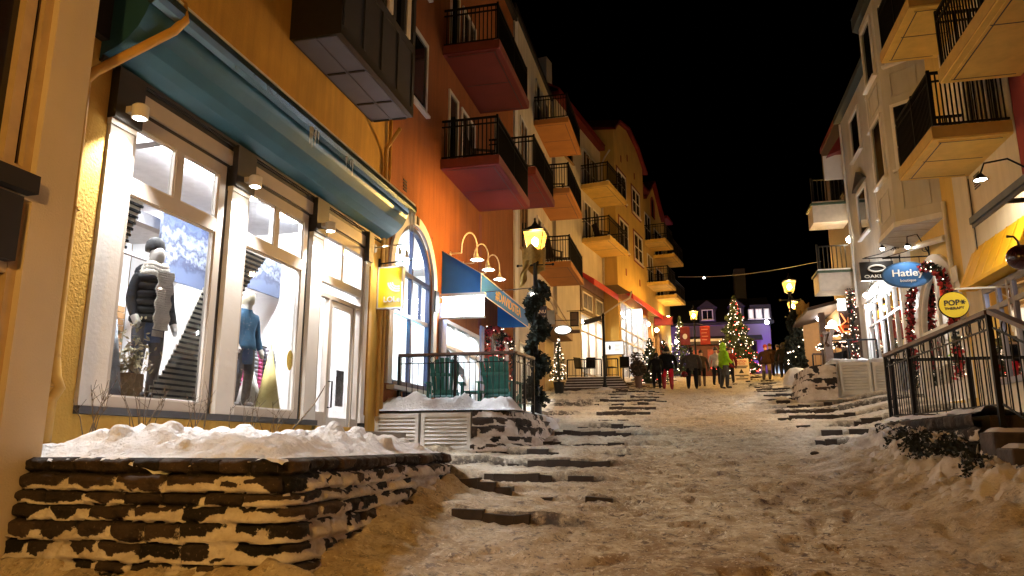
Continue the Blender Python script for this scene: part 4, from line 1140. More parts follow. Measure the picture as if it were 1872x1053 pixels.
mannequin('mannequin in a dark maroon jacket half hidden behind the first pilaster', -6.75, 6.62, .52, 1.72, (.10, .03, .03), (.05, .05, .06), -1.2, hat=(.3, .08, .08))
# slatted timber fins: black gaps between pale slats, cut to a curve
SB = mat('black_slat', (.012, .012, .011), .85, spec=.15); SW = mat('pale_backing_board', (.70, .66, .55), .6)
def slat_fin(label, rows, z0, z1, n, o=-.45):
    t = thing('slat_display', label, 'display panel', LF(rows(z0)[0], o, z0), 'slatted display fins')
    b = MB(LF); w = MB(LF); dz = (z1 - z0) / n
    for i in range(n):
        zz = z0 + dz * (i + .5); a, c = rows(zz)
        if c - a < .02: continue
        b.box(a, c, o, o + .02, zz - dz * .19, zz + dz * .19); w.box(a + .02, c, o - .03, o - .012, zz - dz * .5, zz + dz * .5)
    b.build('slats', SB, t); w.build('backing_board', SW, t)
slat_fin('tall slatted fin curving up the right side of the first shop window', lambda z: (float(np.interp(z, [.54, .85, 1.28, 1.8, 2.3, 2.4], [7.42, 7.72, 7.98, 8.24, 8.50, 8.60])), 8.64), .54, 2.36, 27)
slat_fin('short slatted fin at the top left corner of the first shop window', lambda z: (6.80, 6.90 + .22 * max(0, (z - 2.2) / .6) ** 1.2), 2.15, 2.84, 9)
slat_fin('slatted fin hanging in the upper left of the middle shop window', lambda z: (9.10, 9.20 + .58 * max(0, (z - 2.1) / .7) ** 1.1), 2.05, 2.84, 11)
# fabric cones (stylised trees)
for (s, o, zb, hh, rr, c, lb) in ((9.98, -.40, .5, 1.0, .17, (.55, .44, .16), 'mustard yellow fabric cone tree in the middle shop window'), (6.78, -.42, .5, 1.25, .16, (.42, .46, .50), 'grey fabric cone tree beside the black puffer mannequin'), (10.02, -.75, .5, .75, .22, (.75, .74, .70), 'white fabric cone tree behind the mustard cone')):
    b = MB(); b.smooth = True; p = LF(s, o, zb); n = 28
    vs = [(p[0] + rr * (1 + .09 * (k % 2)) * math.cos(2 * PI * k / n), p[1] + rr * (1 + .09 * (k % 2)) * math.sin(2 * PI * k / n), zb) for k in range(n)] + [(p[0], p[1], zb + hh)]
    b.raw(vs, [(k, (k + 1) % n, n) for k in range(n)] + [tuple(range(n))[::-1]])
    tag(b.build('cone_tree', mat('cone_%d' % int(c[0] * 99), c, .8, bump=.4)), lb, 'display cone', 'fabric cones in the windows')
# small stock at the feet of the mannequins
rnd = random.Random(23)
for k, (s_, o_, lb) in enumerate(((6.55, -.55, 'round grey planter with dried purple flowers in the first shop window'), (7.05, -.35, 'small wicker planter with dry pale flowers in the first shop window'), (8.72, -.45, 'white planter with frosted branches at the left of the middle shop window'))):
    t = thing('flower_planter', lb, 'planter', LF(s_, o_, .5), 'planters in the clothing shop windows')
    b = MB(); p = LF(s_, o_, .502); b.lathe([(.10, 0), (.15, .10), (.15, .26), (.13, .265), (.12, .2)], p, 16); b.build('pot', [mat('grey_pot', (.22, .22, .21), .7, bump=.4), mat('wicker', (.25, .16, .07), .8, bump=.6), M['trim']][k], t)
    b = MB(); leaf_cloud(b, [(p[0] + rnd.gauss(0, .10), p[1] + rnd.gauss(0, .10), p[2] + .28 + abs(rnd.gauss(0, .22))) for i in range(260)], .06, rnd, .6); b.build('foliage', [mat('dry_violet_flowers', (.22, .16, .26), .8, var=.5), mat('dry_straw_flowers', (.45, .38, .22), .8, var=.4), mat('frosted_twigs', (.65, .66, .66), .8)][k], t, recalc=False)
bt = thing('boot_pair', 'pair of dark laced winter boots on the platform under the slatted fin', 'boots', LF(7.42, -.62, .5))
for dx in (0, .16):
    b = MB(); b.smooth = True; p = LF(7.36 + dx, -.62, .502); b.tube([(p[0], p[1], p[2] + .30), (p[0], p[1], p[2] + .10), (p[0] + .05, p[1], p[2] + .05), (p[0] + .19, p[1], p[2] + .045)], [.058, .06, .058, .045], 10); b.build('boot', mat('dark_boot_leather', (.03, .02, .015), .5), bt)
fb = MB(LF); 
for i in range(3):
    fb.cm = i; fb.box(6.9 + .28 * i, 7.12 + .28 * i, -1.15, -.85, .501, .60 + .05 * i)
tag(fb.build('folded_sweaters', [mat('cream_wool', (.6, .55, .45), .9), mat('plum_wool', (.22, .06, .12), .9), mat('teal_wool', (.06, .2, .22), .9)]), 'folded sweaters in three colours stacked behind the black puffer mannequin', 'clothes')
# hanging jackets on rails at the back and folded stock
rl = thing('clothes_rail', 'black clothes rail with striped and dark jackets in the middle shop window', 'clothes rail', LF(10.3, -1.2, .3))
b = MB(LF); b.tube([(9.9, -1.3, 1.62), (11.3, -1.3, 1.62)], .015, 6); b.tube([(9.9, -1.3, .31), (9.9, -1.3, 1.62)], .015, 6); b.tube([(11.3, -1.3, .31), (11.3, -1.3, 1.62)], .015, 6); b.build('rail', M['black'], rl)
PK = mat('pink_jacket', (.50, .06, .20), .6); GR = mat('grey_jacket', (.22, .24, .27), .6); DK = mat('dark_jacket', (.03, .03, .04), .6); LV = mat('lavender_jacket', (.55, .50, .60), .6)
for i in range(10):
    s = 9.98 + i * .13; m = [GR, DK, PK, LV, DK, GR, PK, DK, LV, GR][i]
    b = MB(LF); b.smooth = True
    for j in range(11):
        zz = .88 + j * .062; w = .26 - .05 * (j > 7) * (j - 7) / 3
        b.box(s - .05, s + .05, -1.3 - w, -1.3 + w, zz, zz + .055)
    b.build('jacket', m, rl)
t = thing('stock_shelf', 'white shelving with small coloured goods at the back of the clothing shop', 'shelves', LF(7.4, -2.6, .3))
rnd = random.Random(5)
b = MB(LF)
for zz in (.3, .62, .94, 1.26): b.box(6.7, 8.9, -2.9, -2.5, zz, zz + .03)
for s in (6.7, 7.8, 8.87): b.box(s, s + .03, -2.9, -2.5, .331, 1.26)
b.build('shelf', M['white'], t)
b = MB(LF)
for zz in (.66, .98, 1.30, .34):
    s = 6.78
    while s < 8.75:
        b.cm = rnd.randrange(len(GOODS)); w = rnd.uniform(.07, .14)
        b.box(s, s + w, -2.85, -2.55, zz - .009, zz + rnd.uniform(.08, .24)); s += w + .03
b.build('goods', GOODS, t)
b = MB(LF); b.box(10.12, 10.26, -.045, -.04, 1.0, 1.0); 
d = MB(); d.smooth = False
n = 24; p = LF(9.93, -.05, 1.22)
d.raw([(p[0] + .004, p[1] + .09 * math.cos(2 * PI * k / n), p[2] + .15 * math.sin(2 * PI * k / n)) for k in range(n)] + [(p[0], p[1] + .09 * math.cos(2 * PI * k / n), p[2] + .15 * math.sin(2 * PI * k / n)) for k in range(n)],
      [tuple(range(n)), tuple(range(n, 2 * n))[::-1]] + [(k, (k + 1) % n, n + (k + 1) % n, n + k) for k in range(n)])
tag(d.build('window_decal', mat('gold_sticker', (.55, .38, .05), .5, var=.3, scale=40)), 'round gold sticker on the glass of the middle shop window', 'sticker')

# projecting shop sign
t = thing('hanging_sign', 'square yellow shop sign with white arcs and lettering beside the clothing shop door', 'sign', (-5.4, 12.9, 2.5))
b = MB(); b.box(-5.66, -5.19, 12.86, 12.94, 2.53, 3.30); b.build('panel', mat('bright_yellow_acrylic', (.72, .56, .02), .4, var=.05), t)
b = MB(); frame_bars(b, -5.685, -5.165, 2.505, 3.325, 12.85, 12.95, .025); b.build('sign_frame', mat('silver_trim', (.6, .6, .6), .35, metal=.5), t)
b = MB()
for k, r in enumerate((.10, .145, .19)):
    c = (-5.29 - .0, 3.02 + .0)
    A_ = arc(c, r, PI * 1.02, PI * 1.5, 12); Bq = arc(c, r - .022 - .004 * k, PI * 1.02, PI * 1.5, 12)
    A_.append((c[0] + .06, c[1] - r)); Bq.append((c[0] + .06, c[1] - r + .024 + .004 * k))
    for i in range(len(A_) - 1):
        b.raw([(A_[i][0], 12.852, A_[i][1]), (A_[i + 1][0], 12.852, A_[i + 1][1]), (Bq[i + 1][0], 12.852, Bq[i + 1][1]), (Bq[i][0], 12.852, Bq[i][1])], [(0, 1, 2, 3)])
b.text('LOLe', (-5.385, 12.852, 2.68), (1, 0, 0), (0, 0, 1), .15, .02, bold=.012)
b.build('lettering', mat('white_raised_letters', (.8, .8, .78), .4), t)
b = MB(); b.tube([(-5.68, 12.9, 3.40), (-5.02, 12.9, 3.44)], .014, 6); b.box(-5.69, -5.66, 12.87, 12.93, 3.22, 3.5)
for x in (-5.6, -5.25): b.tube([(x, 12.9, 3.33), (x, 12.9, 3.40)], .006, 5)
b.build('sign_arm', M['black'], t)
t2 = thing('sign_spotlight', 'white spotlight arm with small heads above the yellow shop sign', 'spotlight', (-5.6, 12.6, 3.7))
b = MB(); b.smooth = True; b.tube([(-5.66, 12.55, 3.62), (-5.62, 12.55, 3.62)], .085, 14); b.tube([(-5.62, 12.55, 3.63), (-5.12, 12.55, 3.66)], .015, 6); b.tube([(-5.13, 12.55, 3.68), (-5.02, 12.62, 3.60)], .012, 5); b.build('arm', M['whitepipe'], t2)
b = MB(); b.smooth = True; b.tube([(-5.13, 12.55, 3.60), (-5.17, 12.66, 3.52)], [.02, .045], 10); b.tube([(-5.02, 12.62, 3.56), (-5.06, 12.74, 3.48)], [.02, .045], 10); b.build('head', M['whitepipe'], t2)
b = MB(); b.ball((-5.172, 12.67, 3.515), .032, 8, 6); b.ball((-5.062, 12.75, 3.475), .032, 8, 6); b.build('bulb', M['bulb'], t2)
for q, tg in (((-5.19, 12.62, 3.58), (-5.55, 12.86, 2.95)), ((-5.40, 12.50, 3.70), (-5.62, 12.86, 2.85))):
    l = spot(q, tg, 55, 62, .35, (1, .95, .88), .02); l.parent = t2; l.location = Vector(l.location) - Vector(t2.location)

# bare twigs through the snow
rnd = random.Random(12)
TW = mat('dry_twig', (.10, .065, .035), .9, var=.3)
for k, (x, y, n, hh) in enumerate(((-5.45, 5.95, 7, .55), (-5.35, 6.5, 9, .6), (-5.3, 7.2, 8, .5), (-5.2, 8.0, 6, .55), (-5.1, 8.5, 5, .45))):
    b = MB()
    for i in range(n):
        a = rnd.uniform(0, 6.28); sp = rnd.uniform(.05, .28); z0 = .0
        p0 = (x + rnd.uniform(-.08, .08), y + rnd.uniform(-.15, .15), z0); p2 = (p0[0] + sp * math.cos(a), p0[1] + sp * math.sin(a), z0 + hh * rnd.uniform(.6, 1.2))
        p1 = ((p0[0] * .6 + p2[0] * .4) + rnd.uniform(-.04, .04), (p0[1] * .6 + p2[1] * .4), z0 + hh * .45)
        b.tube([p0, p1, p2], [.006, .004, .002], 4)
        for j in range(3):
            t_ = rnd.uniform(.4, .9); q = tuple(p1[i_] + (p2[i_] - p1[i_]) * t_ for i_ in range(3))
            b.tube([q, (q[0] + rnd.uniform(-.1, .1), q[1] + rnd.uniform(-.1, .1), q[2] + rnd.uniform(.05, .16))], [.003, .0015], 4)
    tag(b.build('bare_shrub', TW), ['bare twigs at the plinth right of the ochre downpipe', 'taller bare twigs in front of the first shop window', 'bare twigs under the right edge of the first shop window', 'bare twigs under the middle pilaster', 'sparse twigs below the middle shop window'][k], 'shrub', 'bare shrubs in the planter bed')
b = MB(); b.tube([(-5.3, 9.35, .2), (-5.25, 9.8, .55), (-5.35, 10.25, .80), (-5.45, 10.5, .88)], [.012, .011, .009, .006], 5)
tag(b.build('fallen_branch', TW), 'thin dark bent branch leaning across the shop sill near the door', 'branch')

# ------------------------------------------------------------------ LEFT: neighbouring house in the near corner
def NF(s, o, z): return (-5.05 + o, s, z)
H = thing('corner_house', 'beige plastered house corner with dark windows at the left edge', 'building', (-5.05, 2, -1.5))
wall_sheet(H, NF, -8, 5.02, -3, 12, mat('beige_stucco', (.60, .50, .36), .85, var=.10, scale=1.3, bump=.3, bscale=60), [(2.2, 4.62, 2.1, 9.0), (2.2, 4.62, -.4, 1.9)], reveal=.16)
shell(H, NF, -8, 5.02, -3, 12, mat('beige_stucco', (.5, .4, .26)), 4)
b = MB(NF); frame_bars(b, 2.2, 4.62, 2.1, 9.0, -.15, -.06, .08, (4.42,), (), .10); frame_bars(b, 2.2, 4.62, -.4, 1.9, -.15, -.06, .08, (4.4,), (.75, 1.35), .10); wf = b.build('window_frame', mat('beige_window_paint', (.50, .36, .2), .6), H)
b = MB(NF); b.poly([(2.2, -.13, -.4), (4.62, -.13, -.4), (4.62, -.13, 9), (2.2, -.13, 9)]); b.build('pane', M['pane'], wf, recalc=False)
b = MB(NF); b.box(2.0, 4.56, .003, .12, 1.93, 2.08); b.box(3.4, 4.50, -.05, .05, 1.38, 1.9); b.build('shutter', mat('dark_brown_cladding', (.010, .007, .006), .8), H)
# ------------------------------------------------------------------ LEFT: burnt orange building with the tea shop and red balconies
B = thing('tea_shop_building', 'burnt orange building with an arched tea shop window and dark red balconies', 'building', (-5.7, 18.5, .6))
s0, s1 = 13.2, 24.3
AC = (14.80, 3.52); AR = 1.17
wall_sheet(B, LF, s0, s1, -.6, 15.5, M['wallB'], [(AC[0] - AR, AC[0] + AR, 1.14, 4.78), (16.95, 20.05, .72, 3.0), (20.75, 23.6, 1.2, 3.35)], reveal=.15)
b = MB(LF); spandrel(b, AC, AR, AC[0] - AR, AC[0] + AR, 4.78, 0.0); b.build('arch_wall', M['wallB'], B, recalc=False)
shell(B, LF, s0, s1, -.6, 15.5, M['wallB'])
# arched window
b = MB(LF); arch_ring(b, AC, AR + .02, AR + .24, 1.16, .0, .06); sr = b.build('arch_surround', M['trim'], B)
b = MB(LF); b.box(AC[0] - .07, AC[0] + .07, .06, .075, 4.74, 4.92); b.box(AC[0] + AR + .03, AC[0] + AR + .26, .062, .10, 3.0, 3.50); b.build('dark_block', M['dark'], sr)
b = MB(LF); arch_ring(b, AC, AR - .10, AR - .003, 1.16, -.12, -.02)
b.box(AC[0] - AR + .1, AC[0] + AR - .1, -.12, -.024, 3.50, 3.60); b.box(AC[0] - AR + .1, AC[0] + AR - .1, -.12, -.024, 1.16, 1.26); b.box(AC[0] - AR + .1, AC[0] + AR - .1, -.118, -.03, 2.62, 2.70)
b.box(AC[0] - .045, AC[0] + .045, -.116, -.028, 1.26, 3.50); b.box(AC[0] - .03, AC[0] + .03, -.116, -.028, 3.60, AC[1] + AR - .10)
for s in (-.6, .6): b.box(AC[0] + s - .02, AC[0] + s + .02, -.114, -.034, 2.7, 3.5)
wn = b.build('arched_window', M['navy'], B)
b = MB(LF); b.poly([(AC[0] - AR + .02, -.07, 1.17), (AC[0] + AR - .02, -.07, 1.17)] + [(q[0], -.07, q[1]) for q in arc(AC, AR - .02, 0, PI, 20)]); b.build('pane', M['glass'], wn, recalc=False)
b = MB(LF); b.box(13.5, 16.15, -.0, .16, 1.05, 1.13); b.build('window_sill', M['trim'], B)
b = MB(LF); b.box(14.35, 15.35, .003, .05, .35, 1.04); b.build('door_panel', M['navy'], B)
# tea shop interior: one room behind both openings
TL = emit('cool_shop_lamp', (.82, .94, 1.0), 330)
b = MB(LF)
for q in ([(13.4, -3.2, .6), (23.9, -3.2, .6), (23.9, -3.2, 5.0), (13.4, -3.2, 5.0)], [(13.4, -.16, .6), (13.4, -3.2, .6), (13.4, -3.2, 5), (13.4, -.16, 5)], [(20.3, -.16, .6), (20.3, -3.2, .6), (20.3, -3.2, 5), (20.3, -.16, 5)],
          [(13.4, -.16, .7), (23.9, -.16, .7), (23.9, -3.2, .7), (13.4, -3.2, .7)], [(13.4, -.16, 4.9), (23.9, -.16, 4.9), (23.9, -3.2, 4.9), (13.4, -3.2, 4.9)]): b.poly(q)
b.build('interior_wall', M['white'], B, recalc=False)
b = MB(LF)
for s in (14.2, 15.6, 17.2, 18.6): b.box(s - .35, s + .35, -1.6, -1.4, 4.80, 4.86)
b.box(21.2, 23.2, -1.5, -1.3, 4.8, 4.86)
b.build('ceiling_light', TL, B)
b = MB(LF); b.box(14.0, 15.9, -.34, -.22, 2.42, 2.60); b.build('light_valance', emit('cyan_sign_glow', (.25, .75, 1.0), 6.0), B)
b = MB(LF); rnd = random.Random(8)
for zz in (1.3, 1.75, 2.2, 2.65):
    s = 13.6; b.cm = 6; b.box(13.5, 20.2, -3.18, -2.9, zz - .04, zz)
    while s < 20:
        b.cm = rnd.choice([2, 4, 4, 6, 5]); w = rnd.uniform(.10, .22)
        if rnd.random() < .6: b.box(s, s + w, -3.12, -2.95, zz + .001, zz + rnd.uniform(.15, .32))
        s += w + .06
b.cm = 4; b.box(14.2, 19.5, -2.2, -1.6, .72, 1.45)
b.build('tea_shelf', GOODS, B)
b = MB(LF); frame_bars(b, 16.95, 20.05, .72, 3.0, -.12, .02, .09, (17.9, 19.0), (2.35,), .07); dw = b.build('shop_window', M['trim'], B)
b = MB(LF); b.poly([(16.96, -.05, .73), (20.04, -.05, .73), (20.04, -.05, 2.99), (16.96, -.05, 2.99)]); b.build('pane', M['glass'], dw, recalc=False)
b = MB(LF); b.prism([(17.0, -.4, 2.75), (17.0, -.4, 2.55), (19.9, -.4, 1.75), (19.9, -.4, 1.95)], (0, .08, 0)); b.build('slanted_beam', M['dark'], B)
for (u_, w_) in ((20.06, 20.36), (16.55, 16.93)):
    b = MB(LF); b.box(u_, w_, -.02, .07, .7, 3.3); b.build('pilaster', mat('pale_blue_paint', (.30, .38, .62), .5), B)
# window with the red garland
b = MB(LF); frame_bars(b, 20.75, 23.6, 1.2, 3.35, -.1, .03, .10, (21.6, 22.5), (2.3,), .07); w2 = b.build('shop_window', M['wood'], B)
b = MB(LF); b.poly([(20.76, -.05, 1.21), (23.59, -.05, 1.21), (23.59, -.05, 3.34), (20.76, -.05, 3.34)]); b.build('pane', M['glass'], w2, recalc=False)

def garland(name, label, pts, r, n, seed, lights=60, redf=.5, lr=.025, leaf=.12, cat='garland'):
    rnd = random.Random(seed); P = [Vector(p) for p in pts]
    root = thing(name, label, cat, tuple(P[0]))
    seg = [(P[i + 1] - P[i]).length for i in range(len(P) - 1)]; T = sum(seg)
    def pick():
        u = rnd.random() * T
        for i, q in enumerate(seg):
            if u <= q: return P[i].lerp(P[i + 1], u / q)
            u -= q
        return P[-1]
    g = MB(); a_ = [pick() for i in range(n)]
    leaf_cloud(g, [p + Vector((rnd.gauss(0, 1), rnd.gauss(0, 1), rnd.gauss(0, 1))).normalized() * r * rnd.random() ** .5 for p in a_], leaf, rnd, 0)
    g.build('greenery', M['pine2'], root, recalc=False)
    if redf:
        q = MB(); rb = []
        for i in range(int(n * redf)):
            p = pick(); k = vnoise(np.array([p.x * 2.3 + p.z * 2.1]), np.array([p.y * 2.3 + p.z]), seed)[0]
            if k > .38: rb.append(p + Vector((rnd.gauss(0, 1), rnd.gauss(0, 1), rnd.gauss(0, 1))).normalized() * r * 1.05 * rnd.random() ** .3)
        leaf_cloud(q, rb, leaf * 1.35, rnd, 0); q.build('ribbon', M['red'], root, recalc=False)['kind'] = 'stuff'
    if lights:
        l = MB()
        for i in range(lights):
            p = pick() + Vector((rnd.gauss(0, 1), rnd.gauss(0, 1), rnd.gauss(0, 1))).normalized() * r * 1.05; octa(l, p, lr * rnd.uniform(.7, 1.2))
        l.build('light_string', M['fairy'], root, recalc=False)['kind'] = 'stuff'
    return root
garland('garland', 'red and green lit garland round the window under the blue shop awning', [LF(20.55, .10, 1.2), LF(20.55, .10, 3.25), LF(22.0, .12, 3.45), LF(23.75, .10, 3.25), LF(23.75, .10, 1.2)], .11, 620, 5, 46, .9, .02, .09)
garland('garland', 'red garland column hanging in the middle of the window under the blue shop awning', [LF(22.05, .10, 3.3), LF(22.05, .10, 1.5)], .15, 360, 6, 12, 1.3, .018, .09)
# blue box awning
aw = [(16.65, 22.1)]
b = MB(LF); a0, a1 = 16.65, 22.1
b.prism([(a0, .01, 4.62), (a0, .99, 4.00), (a0, .99, 3.53), (a0, .97, 3.53), (a0, .97, 3.98), (a0, .01, 4.58)], (a1 - a0, 0, 0))
for s in (a0, a1 - .02): b.prism([(s + .001, .012, 4.60), (s + .001, .985, 3.99), (s + .001, .985, 3.54), (s + .001, .012, 3.54)], (.018, 0, 0))
cm = mat('blue_awning_canvas', (.05, .30, .80), .65, var=.12, scale=3, bump=.1)
_nt = cm.node_tree; _pb = _nt.nodes['Principled BSDF']; _tr = _nt.nodes.new('ShaderNodeBsdfTranslucent'); _tr.inputs[0].default_value = (.04, .26, .75, 1)
_mx = _nt.nodes.new('ShaderNodeMixShader'); _mx.inputs[0].default_value = .45; _nt.links.new(_pb.outputs[0], _mx.inputs[1]); _nt.links.new(_tr.outputs[0], _mx.inputs[2]); _nt.links.new(_mx.outputs[0], _nt.nodes['Material Output'].inputs[0])
aw = b.build('awning', cm, B)
b = MB(LF)
for pts in ([(a0 - .006, .0, 3.53), (a0 - .006, 1.0, 3.52)], [(a0 - .006, 1.0, 3.52), (a1, 1.0, 3.52)], [(a0 - .006, .0, 4.63), (a0 - .006, 1.0, 4.01)], [(a0, 1.0, 4.01), (a1, 1.0, 4.01)], [(a0 - .006, 1.0, 3.52), (a0 - .006, 1.0, 4.01)]): b.tube(pts, .012, 4)
b.build('white_piping', M['trim'], aw)
b = MB(); b.text('#DAVIDSTEA', (-WX + .998, 19.55, 3.77), (0, 1, 0), (0, 0, 1), .36, .008, bold=.012, width=3.0); b.build('lettering', mat('gold_letters', (.55, .42, .2), .5), aw)
# glowing box sign
t = thing('light_box_sign', 'glowing white box sign under the blue awning', 'sign', (-5.6, 16.58, 2.9))
b = MB(); b.box(-5.60, -4.60, 16.50, 16.60, 2.95, 3.44); b.build('lit_panel', emit('white_sign_glow', (.93, .96, 1), 15.0), t)
b = MB(); b.box(-5.66, -4.56, 16.49, 16.62, 3.442, 3.52); b.box(-5.66, -4.57, 16.49, 16.61, 2.91, 2.948); b.build('sign_frame', M['trim'], t)
# gooseneck lamps
GS = (17.3, 18.4, 19.6)
for k, s in enumerate(GS):
    t = thing('gooseneck_lamp', ['nearest white gooseneck lamp over the blue awning', 'second white gooseneck lamp over the blue awning', 'third white gooseneck lamp over the blue awning', 'farthest gooseneck lamp over the blue awning'][k], 'lamp', LF(s, 0, 4.7), 'gooseneck lamps over the tea shop awning')
    z = 4.72
    b = MB(LF); b.smooth = True
    path = [(s, .0, z), (s, .25, z)] + [(s, .25 + .26 - .26 * math.cos(a) if False else .30 + .24 * (1 - math.cos(a)) * .5 * 1.7, z + .42 * math.sin(a) + .1 * (a > .1)) for a in [PI * i / 10 for i in range(11)]]
    path[-1] = (s, path[-1][1], z + .05); path.append((s, path[-1][1], z - .10))
    b.tube(path, .02, 7); b.tube([(s, .0, z), (s, .02, z)], .06, 10); b.build('arm', M['whitepipe'], t)
    e = LF(*path[-1])
    b = MB(); b.smooth = True; b.lathe([(.03, .06), (.045, .0), (.13, -.09), (.19, -.11), (.18, -.112), (.12, -.085), (.02, .0)], e, 16); b.build('shade', M['whitepipe'], t)
    b = MB(); b.lathe([(.14, -.108), (.14, -.104)], e, 14); b.build('lamp_mouth', M['bulb'], t)
    l = spot((e[0], e[1], e[2] - .13), (e[0] - .25, e[1], e[2] - 2), 60, 125, .5, (1, .9, .75), .06); l.parent = t; l.location = Vector(l.location) - Vector(t.location)
# upper windows, balconies
window(B, LF, 14.2, 15.25, 7.55, 9.35, nv=0, nh=0, fw=.09)
window(B, LF, 14.2, 15.25, 10.6, 12.4, nv=0, nh=0, fw=.09)
b = MB(LF); 
for i in range(4): b.box(14.02, 14.22, .003, .012, 5.3 + i * .07, 5.34 + i * .07)
b.build('vent', M['dark'], B)
warm = emit('lit_curtain_window', (1, .78, .5), 1.0)
for zb in (6.66, 9.75):
    balcony(B, LF, 16.4, 19.95, zb, 1.49, M['redslab'], fascia_m=mat('rust_trim', (.22, .05, .03), .7))
    window(B, LF, 16.9, 17.7, zb + .24, zb + 2.4, nv=0, nh=0, fw=.08, sill=False); window(B, LF, 18.0, 19.3, zb + .24, zb + 2.4, nv=1, nh=0, fw=.08, sill=False, pm=mat('dim_room_glass', (.09, .06, .04), .1))
balcony(B, LF, 20.9, 24.2, 8.05, 1.49, M['redslab'], fascia_m=mat('rust_trim', (.22, .05, .03), .7))
window(B, LF, 21.6, 23.2, 8.3, 10.4, nv=1, nh=0, sill=False)
b = MB(LF); b.box(19.9, 20.2, -.02, .012, 3.2, 6.6); b.build('joint_strip', mat('rust_trim', (.22, .05, .03), .7), B)
b = MB(LF); b.box(s0 - .1, s1 + .1, -6.5, .15, 15.5, 15.75); b.build('roof', M['dark'], B)

# ------------------------------------------------------------------ cream house with orange balconies (still on the straight wall)
K = thing('orange_balcony_house', 'cream house with stacked orange-bottomed balconies behind the lantern', 'building', (-5.7, 28, 1.8))
wall_sheet(K, LF, 24.3, 32.2, .5, 16, M['wallW'], [(25.2, 27.3, 1.4, 3.6)], reveal=.12)
shell(K, LF, 24.3, 32.2, .5, 16, M['wallW'])
b = MB(LF); b.box(24.31, 24.8, .0, .07, 1, 15.9); b.build('corner_pilaster', M['trim'], K)
for zb in (9.9, 6.85, 12.95):
    balcony(K, LF, 28.05, 31.7, zb, 1.45, M['oraslab'])
    window(K, LF, 28.5, 29.4, zb + .24, zb + 2.35, nv=0, nh=1, sill=False); window(K, LF, 29.8, 31.2, zb + .24, zb + 2.35, nv=1, nh=1, sill=False)
window(K, LF, 25.4, 26.6, 7.0, 9.2, nv=1, nh=0, fm=mat('tan_frame', (.35, .22, .1), .6)); window(K, LF, 25.4, 26.6, 10.2, 12.2, nv=1, nh=0)
b = MB(LF); b.box(24.3, 32.2, -6, .1, 16, 16.25); b.build('roof', M['dark'], K)
shopfront(K, LF, 25.2, 27.3, 1.4, 3.6, 1, (3.0,), M['frame'], 1.6, emit('soft_warm_shop_lamp', (1, .80, .5), 30), 3)
b = MB(LF); b.box(27.6, 31.9, .0, .9, 4.4, 4.9); b.prism([(27.6, .0, 5.6), (27.6, .9, 4.92), (27.6, 0, 4.92)], (4.3, 0, 0)); b.build('shop_canopy', mat('tan_timber_canopy', (.30, .19, .10), .6, bump=.3), K)
b = MB(LF); b.tube([(28.2, .88, 5.0), (28.2, .1, 6.4)], .035, 6); b.tube([(31, .88, 5.0), (31, .1, 6.4)], .035, 6); b.build('canopy_stay', M['whitepipe'], K)
b = MB(LF); b.box(27.7, 31.8, -.02, .04, 1.6, 4.38); b.build('entrance_wall', mat('pale_yellow_plaster', (.60, .47, .22), .8), K)
b = MB(LF); b.box(28.6, 29.7, .041, .06, 2.0, 4.1); b.build('door', mat('tan_frame', (.35, .22, .1), .6), K)

# balcony armchair (dark) used on a few balconies
def balcony_chair(loc, rz, label):
    t = thing('balcony_chair', label, 'chair', (0, 0, 0), 'chairs on the balconies')
    W = mat('dark_deck_chair_wood', (.05, .03, .02), .6)
    b = MB(); b.prism([(-.25, .18, .30), (-.25, .23, .30), (-.25, .46, 1.0), (-.25, .42, 1.0)], (.5, 0, 0)); b.build('backrest', W, t)
    b = MB(); b.prism([(-.25, -.25, .38), (-.25, -.25, .34), (-.25, .22, .26), (-.25, .22, .30)], (.5, 0, 0)); b.build('seat', W, t)
    for s in (-.29, .29):
        b = MB(); b.box(s - .05, s + .05, -.30, .28, .55, .58); b.build('armrest', W, t)
        b = MB(); b.box(s - .02, s + .02, -.27, -.21, .0, .549); b.build('leg', W, t)
        b = MB(); b.box(s - .02, s + .02, .16, .22, .0, .549); b.build('leg', W, t)
    t.location = loc; t.rotation_euler = (0, 0, rz)
    return t
bc = balcony_chair(LF(28.7, .6, 7.075), 2.6, 'dark wooden armchair on the lowest orange balcony')
dup(bc, LF(29.4, .7, 10.125), 1.8, 'dark armchair on the orange balcony one floor above the lantern')
dup(bc, CF(5.6, .7, 10.27), 2.2, 'dark armchair on the lower yellow balcony of the gabled building')
dup(bc, LF(17.6, .7, 6.885), 2.0, 'dark armchair behind the railing of the lower dark red balcony')
dup(bc, LF(18.3, .7, 9.975), 1.6, 'dark armchair on the upper dark red balcony')

